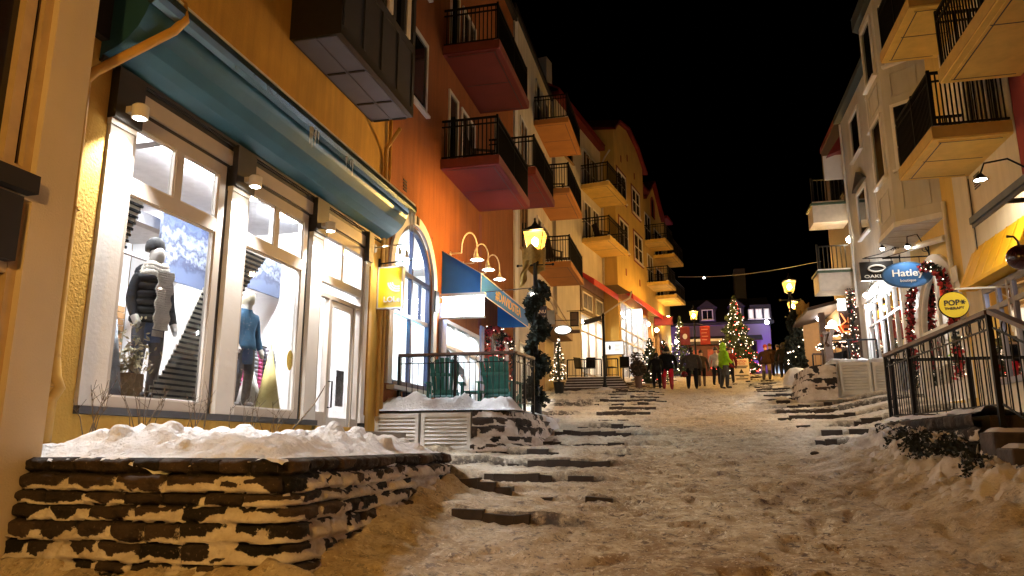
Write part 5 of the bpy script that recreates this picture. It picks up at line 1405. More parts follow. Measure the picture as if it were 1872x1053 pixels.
# ------------------------------------------------------------------ patio in front of the tea shop
P = thing('patio', 'raised stone patio in front of the tea shop', 'patio', (-4.2, 17, .3))
b = MB(); b.box(-5.69, -3.12, 13.30, 22.5, -.4, .60); b.build('slab', mat('snow_dusted_paving', (.60, .58, .56), .8, var=.25, scale=3, col2=(.35, .32, .3), bump=.4), P)
def rail(label, runs, zf, h=1.06, name='railing', wood=True, rings=True, step=.115, post_h=0):
    t = thing(name, label, 'railing', (*runs[0][0], zf(0) if callable(zf) else zf))
    top = MB(); bars = MB(); posts = []
    for (p, q, za, zb_, ps) in runs:
        L_ = math.hypot(q[0] - p[0], q[1] - p[1]); n = max(2, int(L_ / step))
        f = lambda u, dz: (p[0] + (q[0] - p[0]) * u, p[1] + (q[1] - p[1]) * u, za + (zb_ - za) * u + dz)
        d = ((q[0] - p[0]) / L_, (q[1] - p[1]) / L_); nn = (-d[1], d[0])
        w = .045 if wood else .022
        A_ = f(0, h - .05); Bq = f(1, h - .05); hh = .05 if wood else .03
        top.prism([(A_[0] + nn[0] * w, A_[1] + nn[1] * w, A_[2]), (A_[0] - nn[0] * w, A_[1] - nn[1] * w, A_[2]), (A_[0] - nn[0] * w, A_[1] - nn[1] * w, A_[2] + hh), (A_[0] + nn[0] * w, A_[1] + nn[1] * w, A_[2] + hh)], (Bq[0] - A_[0], Bq[1] - A_[1], Bq[2] - A_[2]))
        for dz in ([h - .20, .10] if rings else [.10]): bars.tube([f(0, dz), f(1, dz)], .013, 4)
        bars.tube([f(0, h - .06), f(1, h - .06)], .012, 4)
        for i in range(n):
            u = (i + .5) / n; bars.tube([f(u, .10), f(u, h - (.20 if rings and i % 2 else .055))], .0085, 4, False)
        if rings:
            m_ = max(1, int(L_ / .42))
            for i in range(m_):
                u = (i + .5) / m_; c = f(u, h - .128)
                bars.tube([(c[0] + d[0] * .055 * math.cos(a), c[1] + d[1] * .055 * math.cos(a), c[2] + .062 * math.sin(a)) for a in [2 * PI * j / 12 for j in range(13)]], .0075, 4, False)
        for u in ps:
            c = f(u, 0); post = MB(); post.box(c[0] - .026, c[0] + .026, c[1] - .026, c[1] + .026, c[2] - .25, c[2] + h - .045 + post_h); posts.append(post)
    top.build('handrail', M['wood'] if wood else M['black'], t); bars.build('balusters', M['black'], t)
    for p_ in posts: p_.build('post', M['black'], t)
    return t
rail('black iron patio railing with brown handrail in front of the teal chairs', [((-5.66, 14.0), (-3.27, 14.0), .68, .68, (0.005, .5, 1)), ((-3.26, 14.05), (-3.20, 15.5), .68, .72, (.5, 1))], .68, 1.10)

def adirondack(loc, rz, label):
    t = thing('adirondack_chair', label, 'chair', (0, 0, 0), 'teal chairs on the tea shop patio')
    W = mat('teal_painted_boards', (.008, .13, .105), .5, var=.2, scale=12)
    b = MB()
    n = 6
    for i in range(n):
        u = (i + .5) / n - .5; x = u * .60; top = 1.08 - .16 * (2 * u) ** 2; w = .045
        b.prism([(x * .80 - w * .85, -.22, .32), (x * .80 + w * .85, -.22, .32), (x * 1.06 + w, -.50, top), (x * 1.06 - w, -.50, top)], (0, .022, .006))
    b.box(-.30, .30, -.42, -.392, .70, .77); b.box(-.27, .27, -.27, -.24, .36, .43)
    b.build('backrest', W, t)
    b = MB()
    for i in range(6):
        y = -.22 + i * .10; z = .27 + i * .022; b.prism([(-.28, y, z), (.28, y, z), (.28, y + .085, z + .019), (-.28, y + .085, z + .019)], (0, 0, .02))
    b.build('seat', W, t)
    for s in (-.35, .35):
        b = MB(); b.prism([(s - .065, -.42, .56), (s + .065, -.42, .56), (s + .07, .38, .56), (s - .07, .38, .56)], (0, 0, .024)); b.build('armrest', W, t)
        b = MB(); b.box(s - .02, s + .02, .26, .35, .0, .559); b.build('leg', W, t)
        b = MB(); b.prism([(s - .015, -.46, .0), (s - .015, -.36, .0), (s - .015, .34, .30), (s - .015, .34, .40), (s - .015, -.36, .14)], (.03, 0, 0)); b.build('leg', W, t)
        b = MB(); b.box(s - .018, s + .018, -.40, -.34, .15, .559); b.build('leg', W, t)
    t.location = loc; t.rotation_euler = (0, 0, rz)
    return t
ac = adirondack((-5.02, 15.1, .68), .25, 'teal slatted garden chair nearer the arched window, seen from behind')
dup(ac, (-3.82, 15.1, .68), -.05, 'teal slatted garden chair nearer the patio corner, seen from behind')
t = thing('side_table', 'low dark teal side table between the two garden chairs', 'table', (-4.42, 15.3, .60))
b = MB(); b.box(-4.64, -4.20, 15.1, 15.55, 1.06, 1.10); b.build('table_top', mat('teal_painted_boards', (.008, .13, .105), .5), t)
for dx in (-.17, .17):
    for dy in (-.17, .17):
        b = MB(); b.box(-4.42 + dx - .02, -4.42 + dx + .02, 15.32 + dy - .02, 15.32 + dy + .02, .60, 1.059); b.build('leg', mat('teal_painted_boards', (.008, .13, .105), .5), t)

def louvre_box(name_label, x0, x1, y, z0, z1, depth=.7, n=8, ny=-1):
    t = thing('louvred_cabinet', name_label, 'louvred cabinet', ((x0 + x1) / 2, y, z0), 'white louvred utility cabinets')
    W = mat('white_louvre_paint', (.66, .64, .60), .5, var=.1, scale=5, bump=.1)
    b = MB(); b.box(x0, x1, y + .05, y + depth, z0, z1); b.box(x0, x0 + .07, y, y + .05, z0, z1); b.box(x1 - .07, x1, y, y + .05, z0, z1); b.box(x0 + .07, x1 - .07, y, y + .05, z1 - .08, z1); b.box(x0 + .07, x1 - .07, y, y + .05, z0, z0 + .07); b.build('case', W, t)
    b = MB(); dz = (z1 - z0 - .15) / n
    for i in range(n):
        zz = z0 + .07 + dz * i; b.prism([(x0 + .07, y + .004, zz + .01), (x0 + .07, y + .012, zz), (x0 + .07, y + .047, zz + dz * .78), (x0 + .07, y + .04, zz + dz * .86)], (x1 - x0 - .14, 0, 0))
    b.build('louvres', W, t)
    return t
louvre_box('white louvred cabinet beside the shop door step', -5.70, -4.84, 13.0, -.15, .55)
louvre_box('white louvred cabinet at the rubble bank, right of its twin', -4.79, -3.84, 13.0, -.15, .56)

# lantern post by the patio corner
LX, LY = -3.34, 16.5
street_lamp(LX, LY, .55, 'garlanded black lantern post with a burlap bow by the tea shop patio', 4.5, True, 4, power=400)
bp_ = at(985, 492, LY - .1)
burlap_bow(LX - .02, LY - .05, 4.22, 'yellow burlap bow tied below the lantern at the tea shop patio')
mound(LX + .05, LY - .35, .55, .55, 211, 'snow ball heaped round the foot of the garlanded lantern post')
t = thing('string_bulb', 'single white bulb hanging beside the garlanded lantern post', 'light bulb', at(974, 540, 16.4))
q = at(974, 540, 16.4); b = MB(); b.ball(q, .05, 8, 6); b.build('bulb', M['bulb'], t)
b = MB(); b.tube([q, (q[0], q[1], q[2] + .18), (-5.65, 17.0, q[2] + .22)], .012, 5); b.build('arm', M['black'], t)
# ------------------------------------------------------------------ gabled buildings where the street bends
C = thing('gabled_building', 'yellow gabled building with red eaves and a cream wing beyond the orange balconies', 'building', CF(6, 0, 2.6))
wall_sheet(C, CF, .6, 8.2, 1.5, 16.35, M['wallW'], [(3.9, 7.9, 3.3, 7.75)], reveal=.1)
shell(C, CF, .6, 8.2, 1.5, 16.3, M['wallW'], 6)
wall_sheet(C, CF, 8.1, 15.0, 1.5, 17.8, M['wallY'], [(8.4, 14.9, 3.35, 7.75)], o=.8, reveal=.1)
b = MB(CF)
b.add([(8.1, .8, 17.8), (15, .8, 17.8), (13.2, .8, 18.45), (11.1, .8, 18.8), (8.9, .8, 18.4)], [(0, 1, 2, 3, 4)])
b.add([(8.1, .796, 1.5), (8.1, -5, 1.5), (8.1, -5, 18), (8.1, .796, 17.8)], [(0, 1, 2, 3)]); b.add([(15, .796, 1.5), (15, -5, 1.5), (15, -5, 18), (15, .796, 17.8)], [(0, 1, 2, 3)])
b.build('gable_wall', M['wallY'], C, recalc=False)
b = MB(CF)
gp = [(7.75, 17.62), (8.8, 18.5), (11.1, 18.95), (13.3, 18.58), (15.5, 17.55)]
for i in range(4):
    (p, z0), (q, z1) = gp[i], gp[i + 1]
    b.prism([(p, 1.05, z0), (q, 1.05, z1), (q, 1.05, z1 - .16), (p, 1.05, z0 - .16)], (0, -6, .9))
b.prism([(.3, .35, 16.35), (7.9, .35, 16.35), (7.9, .35, 16.55), (.3, .35, 16.55)], (0, -.36, .02)); b.prism([(.3, .35, 16.57), (7.9, .35, 16.57), (7.9, -4, 19.5), (.3, -4, 19.5)], (0, .02, .1))
rf = b.build('roof', M['redroof'], C)
b = MB(CF); b.box(2.2, 3.0, -1.8, -1.0, 17, 19.6); b.build('chimney', M['wallW'], rf)
b = MB(CF); b.tube([(8.0, .6, 16.4), (8.0, .3, 16.0), (8.0, .1, 15.6), (8.0, .06, 8.6)], .05, 6); b.build('downpipe', M['whitepipe'], C)
window(C, CF, 1.95, 3.1, 13.85, 15.35, nv=0, nh=1, fm=mat('tan_frame', (.35, .22, .1), .6)); window(C, CF, 5.2, 6.4, 13.2, 15.2, nv=0, nh=1, fm=mat('tan_frame', (.35, .22, .1), .6), sill=False)
for (a, c, d, e_) in ((8.6, 10.5, 13.85, 15.5), (11.9, 13.85, 13.85, 15.5), (8.75, 10.7, 10.9, 12.6), (12.05, 14.15, 10.9, 12.65)):
    w = window(C, CF, a, c, d, e_, o=.8, nv=1, nh=1, fw=.10, pm=mat('dim_room_glass', (.09, .06, .04), .1))
    b = MB(CF); frame_bars(b, a - .14, c + .14, d - .14, e_ + .14, .803, .83, .13); b.build('window_surround', mat('rust_trim', (.22, .05, .03), .7), w)
b = MB(CF)
for s, z in ((10, 9.65), (13.2, 9.65), (9.6, 16.4), (11.1, 17.0), (12.75, 16.4)): b.box(s - .09, s + .09, .803, .82, z - .2, z + .2)
b.build('vent', M['redwall'], C)
for zb in (12.98, 10.08):
    balcony(C, CF, 4.4, 7.95, zb, 1.5, M['yelslab'], step=.16)
    window(C, CF, 4.8, 6.0, zb + .24, zb + 2.4, nv=1, nh=1, sill=False); window(C, CF, 6.3, 7.4, zb + .24, zb + 2.4, nv=1, nh=1, sill=False)
# red awnings
RA = mat('red_awning_metal', (.55, .035, .028), .45, var=.15, scale=3)
b = MB(CF)
b.prism([(3.6, .01, 8.5), (3.6, .85, 7.95), (3.6, .85, 7.62), (3.6, .01, 8.30)], (4.45, 0, 0))
b.prism([(8.08, .805, 8.5), (8.08, 1.65, 7.95), (8.08, 1.65, 7.66), (8.08, .805, 8.30)], (9.2, 0, 0))
b.build('awning', RA, C)
b = MB(CF); b.prism([(8.06, .01, 8.52), (8.06, .8, 8.52), (8.06, 1.5, 8.0), (8.06, .7, 8.0)], (0.01, 0, .02)); b.build('awning_end', mat('olive_metal', (.2, .16, .07), .6), C)
b = MB(CF); b.smooth = True; b.tube([(8.0, 1.6, 8.1), (7.9, 1.5, 7.7), (7.8, .9, 7.4), (7.7, .1, 6.9), (7.7, .06, 3)], .05, 6); b.build('downpipe', M['whitepipe'], C)
# shop fronts
wl = emit('warm_shop_lamp', (1, .84, .62), 26)
shopfront(C, CF, 3.95, 7.85, 3.35, 6.4, 2, (5.5,), M['frame'], 1.8, emit('warm_shop_lamp_low', (1, .82, .6), 200), 31, goods=True)
b = MB(CF); b.box(3.9, 7.95, -.02, .05, 6.42, 7.74); pn = b.build('sign_board', mat('brown_board', (.12, .07, .04), .6), C)
for (a, c, lb) in ((4.1, 5.7, 0), (6.25, 7.6, 1)):
    window(pn, CF, a, c, 6.6, 7.5, o=.05, nv=1 if not lb else 0, nh=0, pm=mat('dim_photo_panel', (.14, .15, .18), .3, var=.6, scale=9, col2=(.03, .03, .04)), sill=False, name='picture_panel')
cw = emit('cool_white_shop_lamp', (.92, .97, 1), 85)
w = shopfront(C, CF, 8.45, 14.85, 3.4, 7.7, 4, (5.55, 6.2), mat('pale_frame', (.6, .6, .6), .5), 2.0, cw, 41, o=.8, lamps=4)
for k, zz in enumerate((3.9,)):
    pass
# next shops: wooden fronts, then the far yellow building with four balconies
D = thing('far_balcony_building', 'far yellow building with four stepped balconies and a round-headed attic window', 'building', CF(21, 0, 4))
wall_sheet(D, CF, 15.0, 26.0, 2, 17.0, M['wallY'], [(15.4, 17.6, 3.9, 7.6), (18.2, 20.4, 4.2, 7.4), (21.2, 24.5, 4.5, 7.4)], reveal=.1)
shell(D, CF, 15.01, 26.0, 2, 17.0, M['wallY'], 6)
b = MB(CF); b.add([(18.6, .01, 16.99), (23.6, .01, 16.99), (22.2, .01, 18.3), (21.2, .01, 18.9), (20.0, .01, 18.2)], [(0, 1, 2, 3, 4)]); b.build('gable_wall', M['wallY'], D, recalc=False)
b = MB(CF); arch_ring(b, (21.2, 17.2), .42, .60, 16.2, .0, .06); w = b.build('attic_window', M['redwall'], D)
b = MB(CF); b.poly([(20.8, .02, 16.2), (21.6, .02, 16.2)] + [(q[0], .02, q[1]) for q in arc((21.2, 17.2), .42, 0, PI, 12)]); b.build('pane', M['pane'], w, recalc=False)
b = MB(CF)
for (p, z0, q, z1) in ((18.2, 16.9, 21.2, 19.05), (21.2, 19.05, 24.2, 16.9)): b.prism([(p, .3, z0), (q, .3, z1), (q, .3, z1 - .2), (p, .3, z0 - .2)], (0, -6, 0))
b.box(15.0, 18.2, -4, .5, 17.0, 17.2); b.box(24.2, 26.2, -4, .5, 17.0, 17.2); b.build('roof', M['redroof'], D)
for (a, c, zb) in ((18.1, 20.7, 13.5), (20.95, 24.4, 13.1), (18.5, 21.0, 10.6), (21.1, 24.45, 10.15)):
    balcony(D, CF, a, c, zb, 1.5, M['yelslab'], step=.18); window(D, CF, a + .4, c - .5, zb + .24, zb + 2.4, nv=1, nh=1, sill=False)
for i, (a, c, d, e_) in enumerate(((15.4, 17.6, 3.9, 7.6), (18.2, 20.4, 4.2, 7.4), (21.2, 24.5, 4.5, 7.4))):
    shopfront(D, CF, a, c, d, e_, 1 + (i == 2), (5.9,), M['iwood'], 1.6, emit('amber_shop_lamp', (1, .66, .28), 90), 51 + i)
b = MB(CF); b.box(15.0, 15.38, .0, .5, 3, 7.9); b.box(17.65, 18.15, .0, .4, 3, 7.9); b.box(20.45, 21.15, .0, .3, 3, 7.6); b.build('timber_pier', M['iwood'], D)
def pt_lamp(p, power, col, r=.08):
    l = bpy.data.lights.new('lamp_light', 'POINT'); l.energy = power; l.color = col; l.shadow_soft_size = r
    o = bpy.data.objects.new('lamp_light', l); COL.objects.link(o); o.location = p; return o
def globe_lamp(name, label, p, power, col, r=.09, wall=None, group=None, strength=60, cat='lamp'):
    t = thing(name, label, cat, p, group)
    b = MB(); b.smooth = True; b.ball(p, r, 10, 7); b.build('globe', emit('globe_%d_%d' % (int(col[1] * 99), int(strength)), col, strength), t)
    if wall: b = MB(); b.tube([wall, ((wall[0] + p[0]) / 2, (wall[1] + p[1]) / 2, p[2] + .22), (p[0], p[1], p[2] + r * .8)], .015, 5); b.build('arm', M['black'], t)
    return t
globe_lamp('wall_lamp', 'amber lamp glowing under the lowest far balcony', CF(22.8, .5, 9.0), 0, (1, .62, .2), .14, CF(22.8, .0, 9.1), strength=120)
globe_lamp('wall_lamp', 'warm globe lamp beside the red hanging shop sign', CF(17.9, .7, 7.4), 0, (1, .78, .5), .13, CF(17.9, .0, 7.4), strength=60)
globe_lamp('wall_lamp', 'white globe lamp at the end of the far shops', CF(25.6, .5, 7.6), 0, (1, .92, .85), .16, CF(25.6, .0, 7.6), strength=40)
globe_lamp('wall_lamp', 'warm globe lamp over the end of the red awning', CF(15.9, .6, 7.5), 0, (1, .8, .55), .12, CF(15.9, .0, 7.5), strength=60)

# signs on this side
def plate_sign(label, c, w, h, m, d=.06, oval=False, frame=None, text=None, tm=None, ts=.2, name='hanging_sign', arm=None, cat='sign', n=28, tw=None, text2=None, ts2=.1, dz2=-.2, dz=0):
    """sign facing down the street (towards -Y)"""
    t = thing(name, label, cat, c)
    b = MB()
    x, y, z = c
    if oval:
        pts = [(x + w / 2 * math.cos(2 * PI * i / n), y, z + h / 2 * math.sin(2 * PI * i / n)) for i in range(n)]
        b.prism(pts, (0, d, 0)); b.build('panel', m, t)
        if frame:
            f = MB(); P_ = [(x + (w / 2 + .012) * math.cos(2 * PI * i / n), y + d / 2, z + (h / 2 + .012) * math.sin(2 * PI * i / n)) for i in range(n + 1)]; f.tube(P_, .03, 6); f.build('rim', frame, t)
    else:
        b.box(x - w / 2, x + w / 2, y, y + d, z - h / 2, z + h / 2); b.build('panel', m, t)
        if frame: f = MB(); frame_bars(f, x - w / 2 - .02, x + w / 2 + .02, z - h / 2 - .02, z + h / 2 + .02, y - .012, y + d + .012, .04); f.build('rim', frame, t)
    if text:
        e_ = MB(); e_.text(text, (x, y - .006, z + dz), (1, 0, 0), (0, 0, 1), ts, .01, bold=.012, width=tw)
        if text2: e_.text(text2, (x, y - .006, z + dz2), (1, 0, 0), (0, 0, 1), ts2, .01, bold=.008)
        e_.build('lettering', tm, t)
    if arm:
        a = MB(); a.tube(arm, .014, 5); a.build('bracket', M['black'], t)
    return t
q = at(1029, 603, 27.2); plate_sign('small oval backlit white sign on a bracket left of the stone steps', q, .62, .30, emit('oval_sign_glow', (1, .93, .82), 2.2), .1, True, M['black'], arm=[(q[0] - .4, q[1], q[2] + .36), (q[0] + .5, q[1], q[2] + .36)])
q = at(991, 575, 26.0); plate_sign('narrow dark blue sign with pale letters behind the garlanded lantern', q, .34, .62, M['navy'], .06, text='INU', tm=M['trim'], ts=.17, text2='TEE', ts2=.17, dz2=-.12, dz=.10)
q = at(1007, 580, 26.4); plate_sign('pale blue sign panel next to the narrow dark blue one', q, .28, .52, mat('pale_blue_sign', (.3, .34, .45), .5), .05)
q = at(1050, 583, 29.0); plate_sign('brown hanging sign over the oval backlit sign', q, .30, .55, mat('brown_board', (.12, .07, .04), .6), .06, frame=M['black'], arm=[(q[0] - .3, q[1], q[2] + .33), (q[0] + .4, q[1], q[2] + .33)])
q = at(1048, 606, 29.0); plate_sign('small plain brown sign board beneath the brown hanging sign', q, .52, .14, mat('brown_board', (.12, .07, .04), .6), .05)
q = at(1163, 578, 43.0); plate_sign('glowing pale blue box sign under the red awning', q, .66, .80, emit('blue_white_sign_glow', (.75, .95, 1), 7), .14, arm=[(q[0] - .6, q[1] + .07, q[2] + .42), (q[0] + .3, q[1] + .07, q[2] + .42)])
q = at(1213, 587, 47.0); plate_sign('dark red oval-topped hanging sign with pale lettering at the far shops', q, 1.15, .52, mat('dark_red_sign', (.22, .015, .02), .5), .08, text='BOUTIQUE', tm=M['trim'], ts=.16, arm=[(q[0] - .8, q[1] + .04, q[2] + .32), (q[0] + .7, q[1] + .04, q[2] + .32)], tw=.85) if False else plate_sign('dark red hanging sign at the far shops', q, 1.15, .52, mat('dark_red_sign', (.22, .015, .02), .5), .08, frame=M['redroof'], arm=[(q[0] - .8, q[1] + .04, q[2] + .32), (q[0] + .7, q[1] + .04, q[2] + .32)])
q = at(1089, 510, 33.0); 
b = MB(); b.box(q[0] - .55, q[0] - .05, q[1], q[1] + .03, q[2] - .05, q[2] + .25); 
q2 = at(1086, 572, 29.5)

# terrace of stone steps with railing in front of the cream wing
x0 = at(1036, 700, 30.5)[0]; x1 = at(1152, 700, 30.5)[0]
T_ = thing('stone_steps', 'snowy dark stone steps up to the cafe terrace', 'steps', ((x0 + x1) / 2, 30.5, 2.0))
b = MB(); sm = MB()
for i in range(5):
    y = 29.6 + i * .26; z = 2.20 + i * .125
    b.box(x0, x1 - i * .1, y, 33.5 + (.5 if i == 4 else 0), z - .3 if i == 0 else z - .125, z); sm.box(x0 + .02, x1 - i * .1 - .05, y + .035 + .02 * (i % 2), y + .26, z + .002, z + .03)
b.build('stone_treads', M['stone'], T_); sm.build('tread_snow', M['snow'], T_)
zt = 2.20 + 4 * .125
xm = at(1104, 690, 30.7)[0]
rail('black railing round the cafe terrace over the stone steps', [((x0, 30.75), (xm - .1, 30.75), zt, zt, (0, .5, 1)), ((xm + .1, 30.75), (x1 - .5, 30.75), zt, zt, (0, 1))], zt, .80, wood=False, rings=False, step=.13)
def cafe_chair(p, rz, label):
    t = thing('cafe_chair', label, 'chair', (0, 0, 0), 'dark chairs on the cafe terrace')
    b = MB(); b.prism([(-.20, .18, .46), (.20, .18, .46), (.20, .26, .92), (-.20, .26, .92)], (0, .03, 0)); b.build('backrest', M['black'], t)
    b = MB(); b.box(-.21, .21, -.2, .2, .43, .459); b.build('seat', M['black'], t)
    for sx_ in (-.18, .18):
        for sy_ in (-.17, .17):
            b = MB(); b.tube([(sx_, sy_, .0), (sx_, sy_, .43)], .013, 5); b.build('leg', M['black'], t)
    t.location = p; t.rotation_euler = (0, 0, rz); return t
cc = None
for k, (px_, rz, lb) in enumerate(((1063, .9, 'tilted dark chair at the left end of the cafe terrace'), (1079, .0, 'dark chair with its back to the street left of the signpost'), (1116, 1.2, 'dark chair turned sideways right of the signpost'), (1142, .1, 'dark chair at the right end of the cafe terrace'))):
    q = at(px_, 668, 31.2); p = (q[0], 31.2, zt + .002)
    cc = cafe_chair(p, rz, lb) if cc is None else dup(cc, p, rz, lb)
# signpost
q = at(1106, 706, 29.2); zg = gz(q[0], 29.2)
t = thing('signpost', 'black street signpost with one dark direction board', 'signpost', (q[0], 29.2, zg))
b = MB(); b.lathe([(.10, -.1), (.10, .25), (.06, .32), (.055, 3.0), (.07, 3.05), (.0, 3.15)], (q[0], 29.2, zg), 10); b.build('post', M['black'], t)
b = MB(); b.prism([(q[0] - .78, 29.14, zg + 2.66), (q[0] - .07, 29.14, zg + 2.84), (q[0] - .07, 29.14, zg + 3.02), (q[0] - .78, 29.14, zg + 2.86)], (0, .05, 0)); b.build('direction_board', M['dark'], t)
mound(q[0], 29.1, .45, .22, 231, 'small snow mound at the foot of the black signpost')
q = at(1123, 636, 33.2)
t = plate_sign('lit menu board in a pale frame on the cafe terrace', q, .85, .60, emit('menu_glow', (1, .93, .82), .9), .08, frame=mat('pale_timber', (.42, .33, .24), .6), name='menu_board')
b = MB(); b.ball((q[0] - .2, q[1] - .01, q[2] + .02), (.05, .008, .11), 8, 6); 
for i in range(6): b.box(q[0] + .02, q[0] + .3 - .05 * (i % 3), q[1] - .008, q[1] - .002, q[2] + .16 - i * .06, q[2] + .172 - i * .06)
b.build('menu_print', M['dark'], t)
b = MB(); b.box(q[0] - .4, q[0] - .34, q[1] + .02, q[1] + .06, zt, q[2] - .3); b.box(q[0] + .34, q[0] + .4, q[1] + .02, q[1] + .06, zt, q[2] - .3); b.build('leg', M['dark'], t)
# planters & lit trees on the left
q = at(1022, 700, 27.6)
conifer('lit_tree', 'slim potted tree of warm lights against the pale yellow wall', q[0], 27.6, gz(q[0], 27.6) + .42, 1.75, .42, 3, 90, 0, .09, .020, 'small lit trees', 'lit tree', 500, .42)
q = at(1190, 690, 34.0); conifer('lit_tree', 'small christmas tree with white and red lights behind the people in black', q[0], 34.0, gz(q[0], 34), 2.05, .85, 5, 120, .25, .14, .024, 'small lit trees', 'christmas tree', 1500)
q = at(1247, 690, 46.0); conifer('lit_tree', 'dark christmas tree with white lights at the end of the far shops', q[0], 46.0, gz(q[0], 46), 3.7, 1.0, 7, 120, 0, .17, .030, 'small lit trees', 'christmas tree', 1500)
q = at(1168, 712, 29.9); zg = gz(q[0], 29.9)
t = thing('planter', 'dark rounded leafless bush in a tall brown planter left of the people in black', 'planter', (q[0], 29.9, zg))
b = MB(); b.lathe([(.12, -.05), (.15, .45), (.17, .5)], (q[0], 29.9, zg), 12); b.build('pot', mat('brown_planter', (.10, .05, .03), .6), t)
rnd = random.Random(9); b = MB(); pts = []
for i in range(1100):
    a = Vector((rnd.gauss(0, 1), rnd.gauss(0, 1), rnd.gauss(0, 1))).normalized() * rnd.random() ** .4
    pts.append((q[0] + a.x * .34, 29.9 + a.y * .34, zg + .80 + a.z * .36))
for i in range(160): pts.append((q[0] - .08 + rnd.gauss(0, .10), 29.9, zg + 1.1 + rnd.random() * .35))
leaf_cloud(b, pts, .09, rnd, .3); b.build('foliage', mat('brown_dry_leaves', (.06, .04, .022), .8, var=.4), t, recalc=False)
# garland bough on the amber wall
garland('garland', 'hanging evergreen bough on the amber lit shop front', [CF(20.8, .45, 6.9), CF(20.8, .45, 5.4)], .28, 260, 71, 0, .4, .03, .2)

# ------------------------------------------------------------------ end of the street: purple hotel, big tree, kiosk, lamps
U = thing('purple_lit_hotel', 'purple floodlit hotel with dark dormer roof at the end of the street', 'building', (3.4, 62, 5.3))
PW = mat('lilac_plaster', (.20, .15, .36), .8, var=.1, scale=.6)
b = MB(); b.box(-3.0, 6.7, 62, 72, 4.5, 9.7); b.build('wall', PW, U)
b = MB(); b.prism([(-3.3, 61.7, 9.7), (7.0, 61.7, 9.7), (7.0, 66, 12.4), (-3.3, 66, 12.4)], (0, 4, 0)); b.prism([(-3.3, 61.7, 9.7), (7.0, 61.7, 9.7), (7.0, 61.7, 9.5), (-3.3, 61.7, 9.5)], (0, .3, 0)); rf = b.build('roof', mat('dark_slate_roof', (.02, .018, .025), .7), U)
b = MB(); b.box(4.3, 5.2, 64, 66, 12.0, 14.6); b.build('chimney', mat('dark_slate_roof', (.02, .018, .025), .7), rf)
GFr = lambda s, o, z: (s, 62 - o, z)
for (a, c) in ((1.2, 2.5), (3.6, 4.7)):
    b = MB(); b.box(a, c, 61.6, 64, 9.75, 10.9); b.prism([(a - .15, 61.45, 10.9), ((a + c) / 2, 61.45, 11.5), (c + .15, 61.45, 10.9)], (0, 3, 0)); d = b.build('dormer', mat('dark_slate_roof2', (.03, .025, .045), .7), rf)
    window(d, GFr, a + .2, c - .2, 9.9, 10.75, o=.42, nv=1, nh=0)
b = MB(); b.box(5.2, 6.8, 61.6, 64, 9.75, 11.0); d = b.build('dormer', mat('dark_slate_roof2', (.03, .025, .045), .7), rf)
wg = emit('far_lit_window', (1, .93, .88), .8)
for (a, c) in ((5.05, 5.45), (5.6, 6.1), (6.25, 6.65)): window(d, GFr, a, c, 9.85, 10.65, o=.42, nv=1 if c - a > .45 else 0, nh=0, pm=wg)
for (a, c, e_) in ((.6, 1.6, 0), (2.2, 3.2, 0), (4.6, 5.6, 0)): window(U, GFr, a, c, 6.6, 8.1, nv=1, nh=0, fm=M['dark'])
b = MB(); b.prism([(-.2, 61.2, 8.2), (6.0, 61.2, 8.2), (6.0, 61.99, 8.6), (-.2, 61.99, 8.6)], (0, 0, -.12)); b.build('porch_roof', M['dark'], U)
for x in (.8, 3.6, 6.2):
    l = spot((x, 59.6, 5.6), (x, 62.2, 9.2), 230, 120, .6, (.50, .20, .92), .15); l.parent = U; l.location = Vector(l.location) - Vector(U.location)
q = at(1402, 589, 60.5)
t = thing('floodlight', 'bluish white floodlight at the corner of the purple hotel', 'floodlight', q)
b = MB(); b.ball(q, .16, 10, 6); b.build('lamp_head', emit('flood_glow', (.85, .92, 1), 60), t)
b = MB(); b.tube([(q[0], q[1] + .1, q[2]), (6.75, 62.0, q[2] - .1)], .03, 6); b.build('arm', M['black'], t)
l = spot((q[0] + 1.5, 66, q[2] + 6), at(1424, 655, 80), 52000, 50, .6, (.62, .76, 1.0), .3); l.parent = t; l.location = Vector(l.location) - Vector(t.location)
q = at(1350, 690, 45.0)
conifer('christmas_tree', 'tall christmas tree covered in white and red lights in front of the purple hotel', q[0] + .0, 45.0, gz(q[0], 45) - .15, 4.75, 1.55, 11, 420, .38, .20, .027, None, 'christmas tree', 5200)
# kiosk
kx0, kx1 = at(1262, 660, 50)[0], at(1316, 660, 50)[0]; zk = gz(.9, 50)
t = thing('kiosk', 'dark red ticket kiosk with a snowy flat roof and poster panels', 'kiosk', ((kx0 + kx1) / 2, 50.5, zk))
b = MB(); b.box(kx0, kx1, 50, 52, zk - .3, zk + 2.05); b.build('wall', mat('dark_red_cabin_boards', (.10, .02, .018), .6), t)
b = MB(); b.box(kx0 - .25, kx1 + .25, 49.6, 52.3, zk + 2.05, zk + 2.25); b.build('roof', mat('dark_roof_edge', (.06, .05, .05), .7), t)
b = MB(); b.box(kx0 - .2, kx1 + .2, 49.65, 52.2, zk + 2.252, zk + 2.42); b.build('roof_snow', M['snow'], t)
b = MB(); b.box(kx1 - .75, kx1 - .2, 49.96, 49.99, zk + .5, zk + 1.75); b.box(kx0 + .2, kx0 + .6, 49.96, 49.99, zk + .5, zk + 1.75); b.build('poster', mat('red_poster', (.38, .05, .04), .5, var=.5, scale=8, col2=(.18, .03, .03)), t)
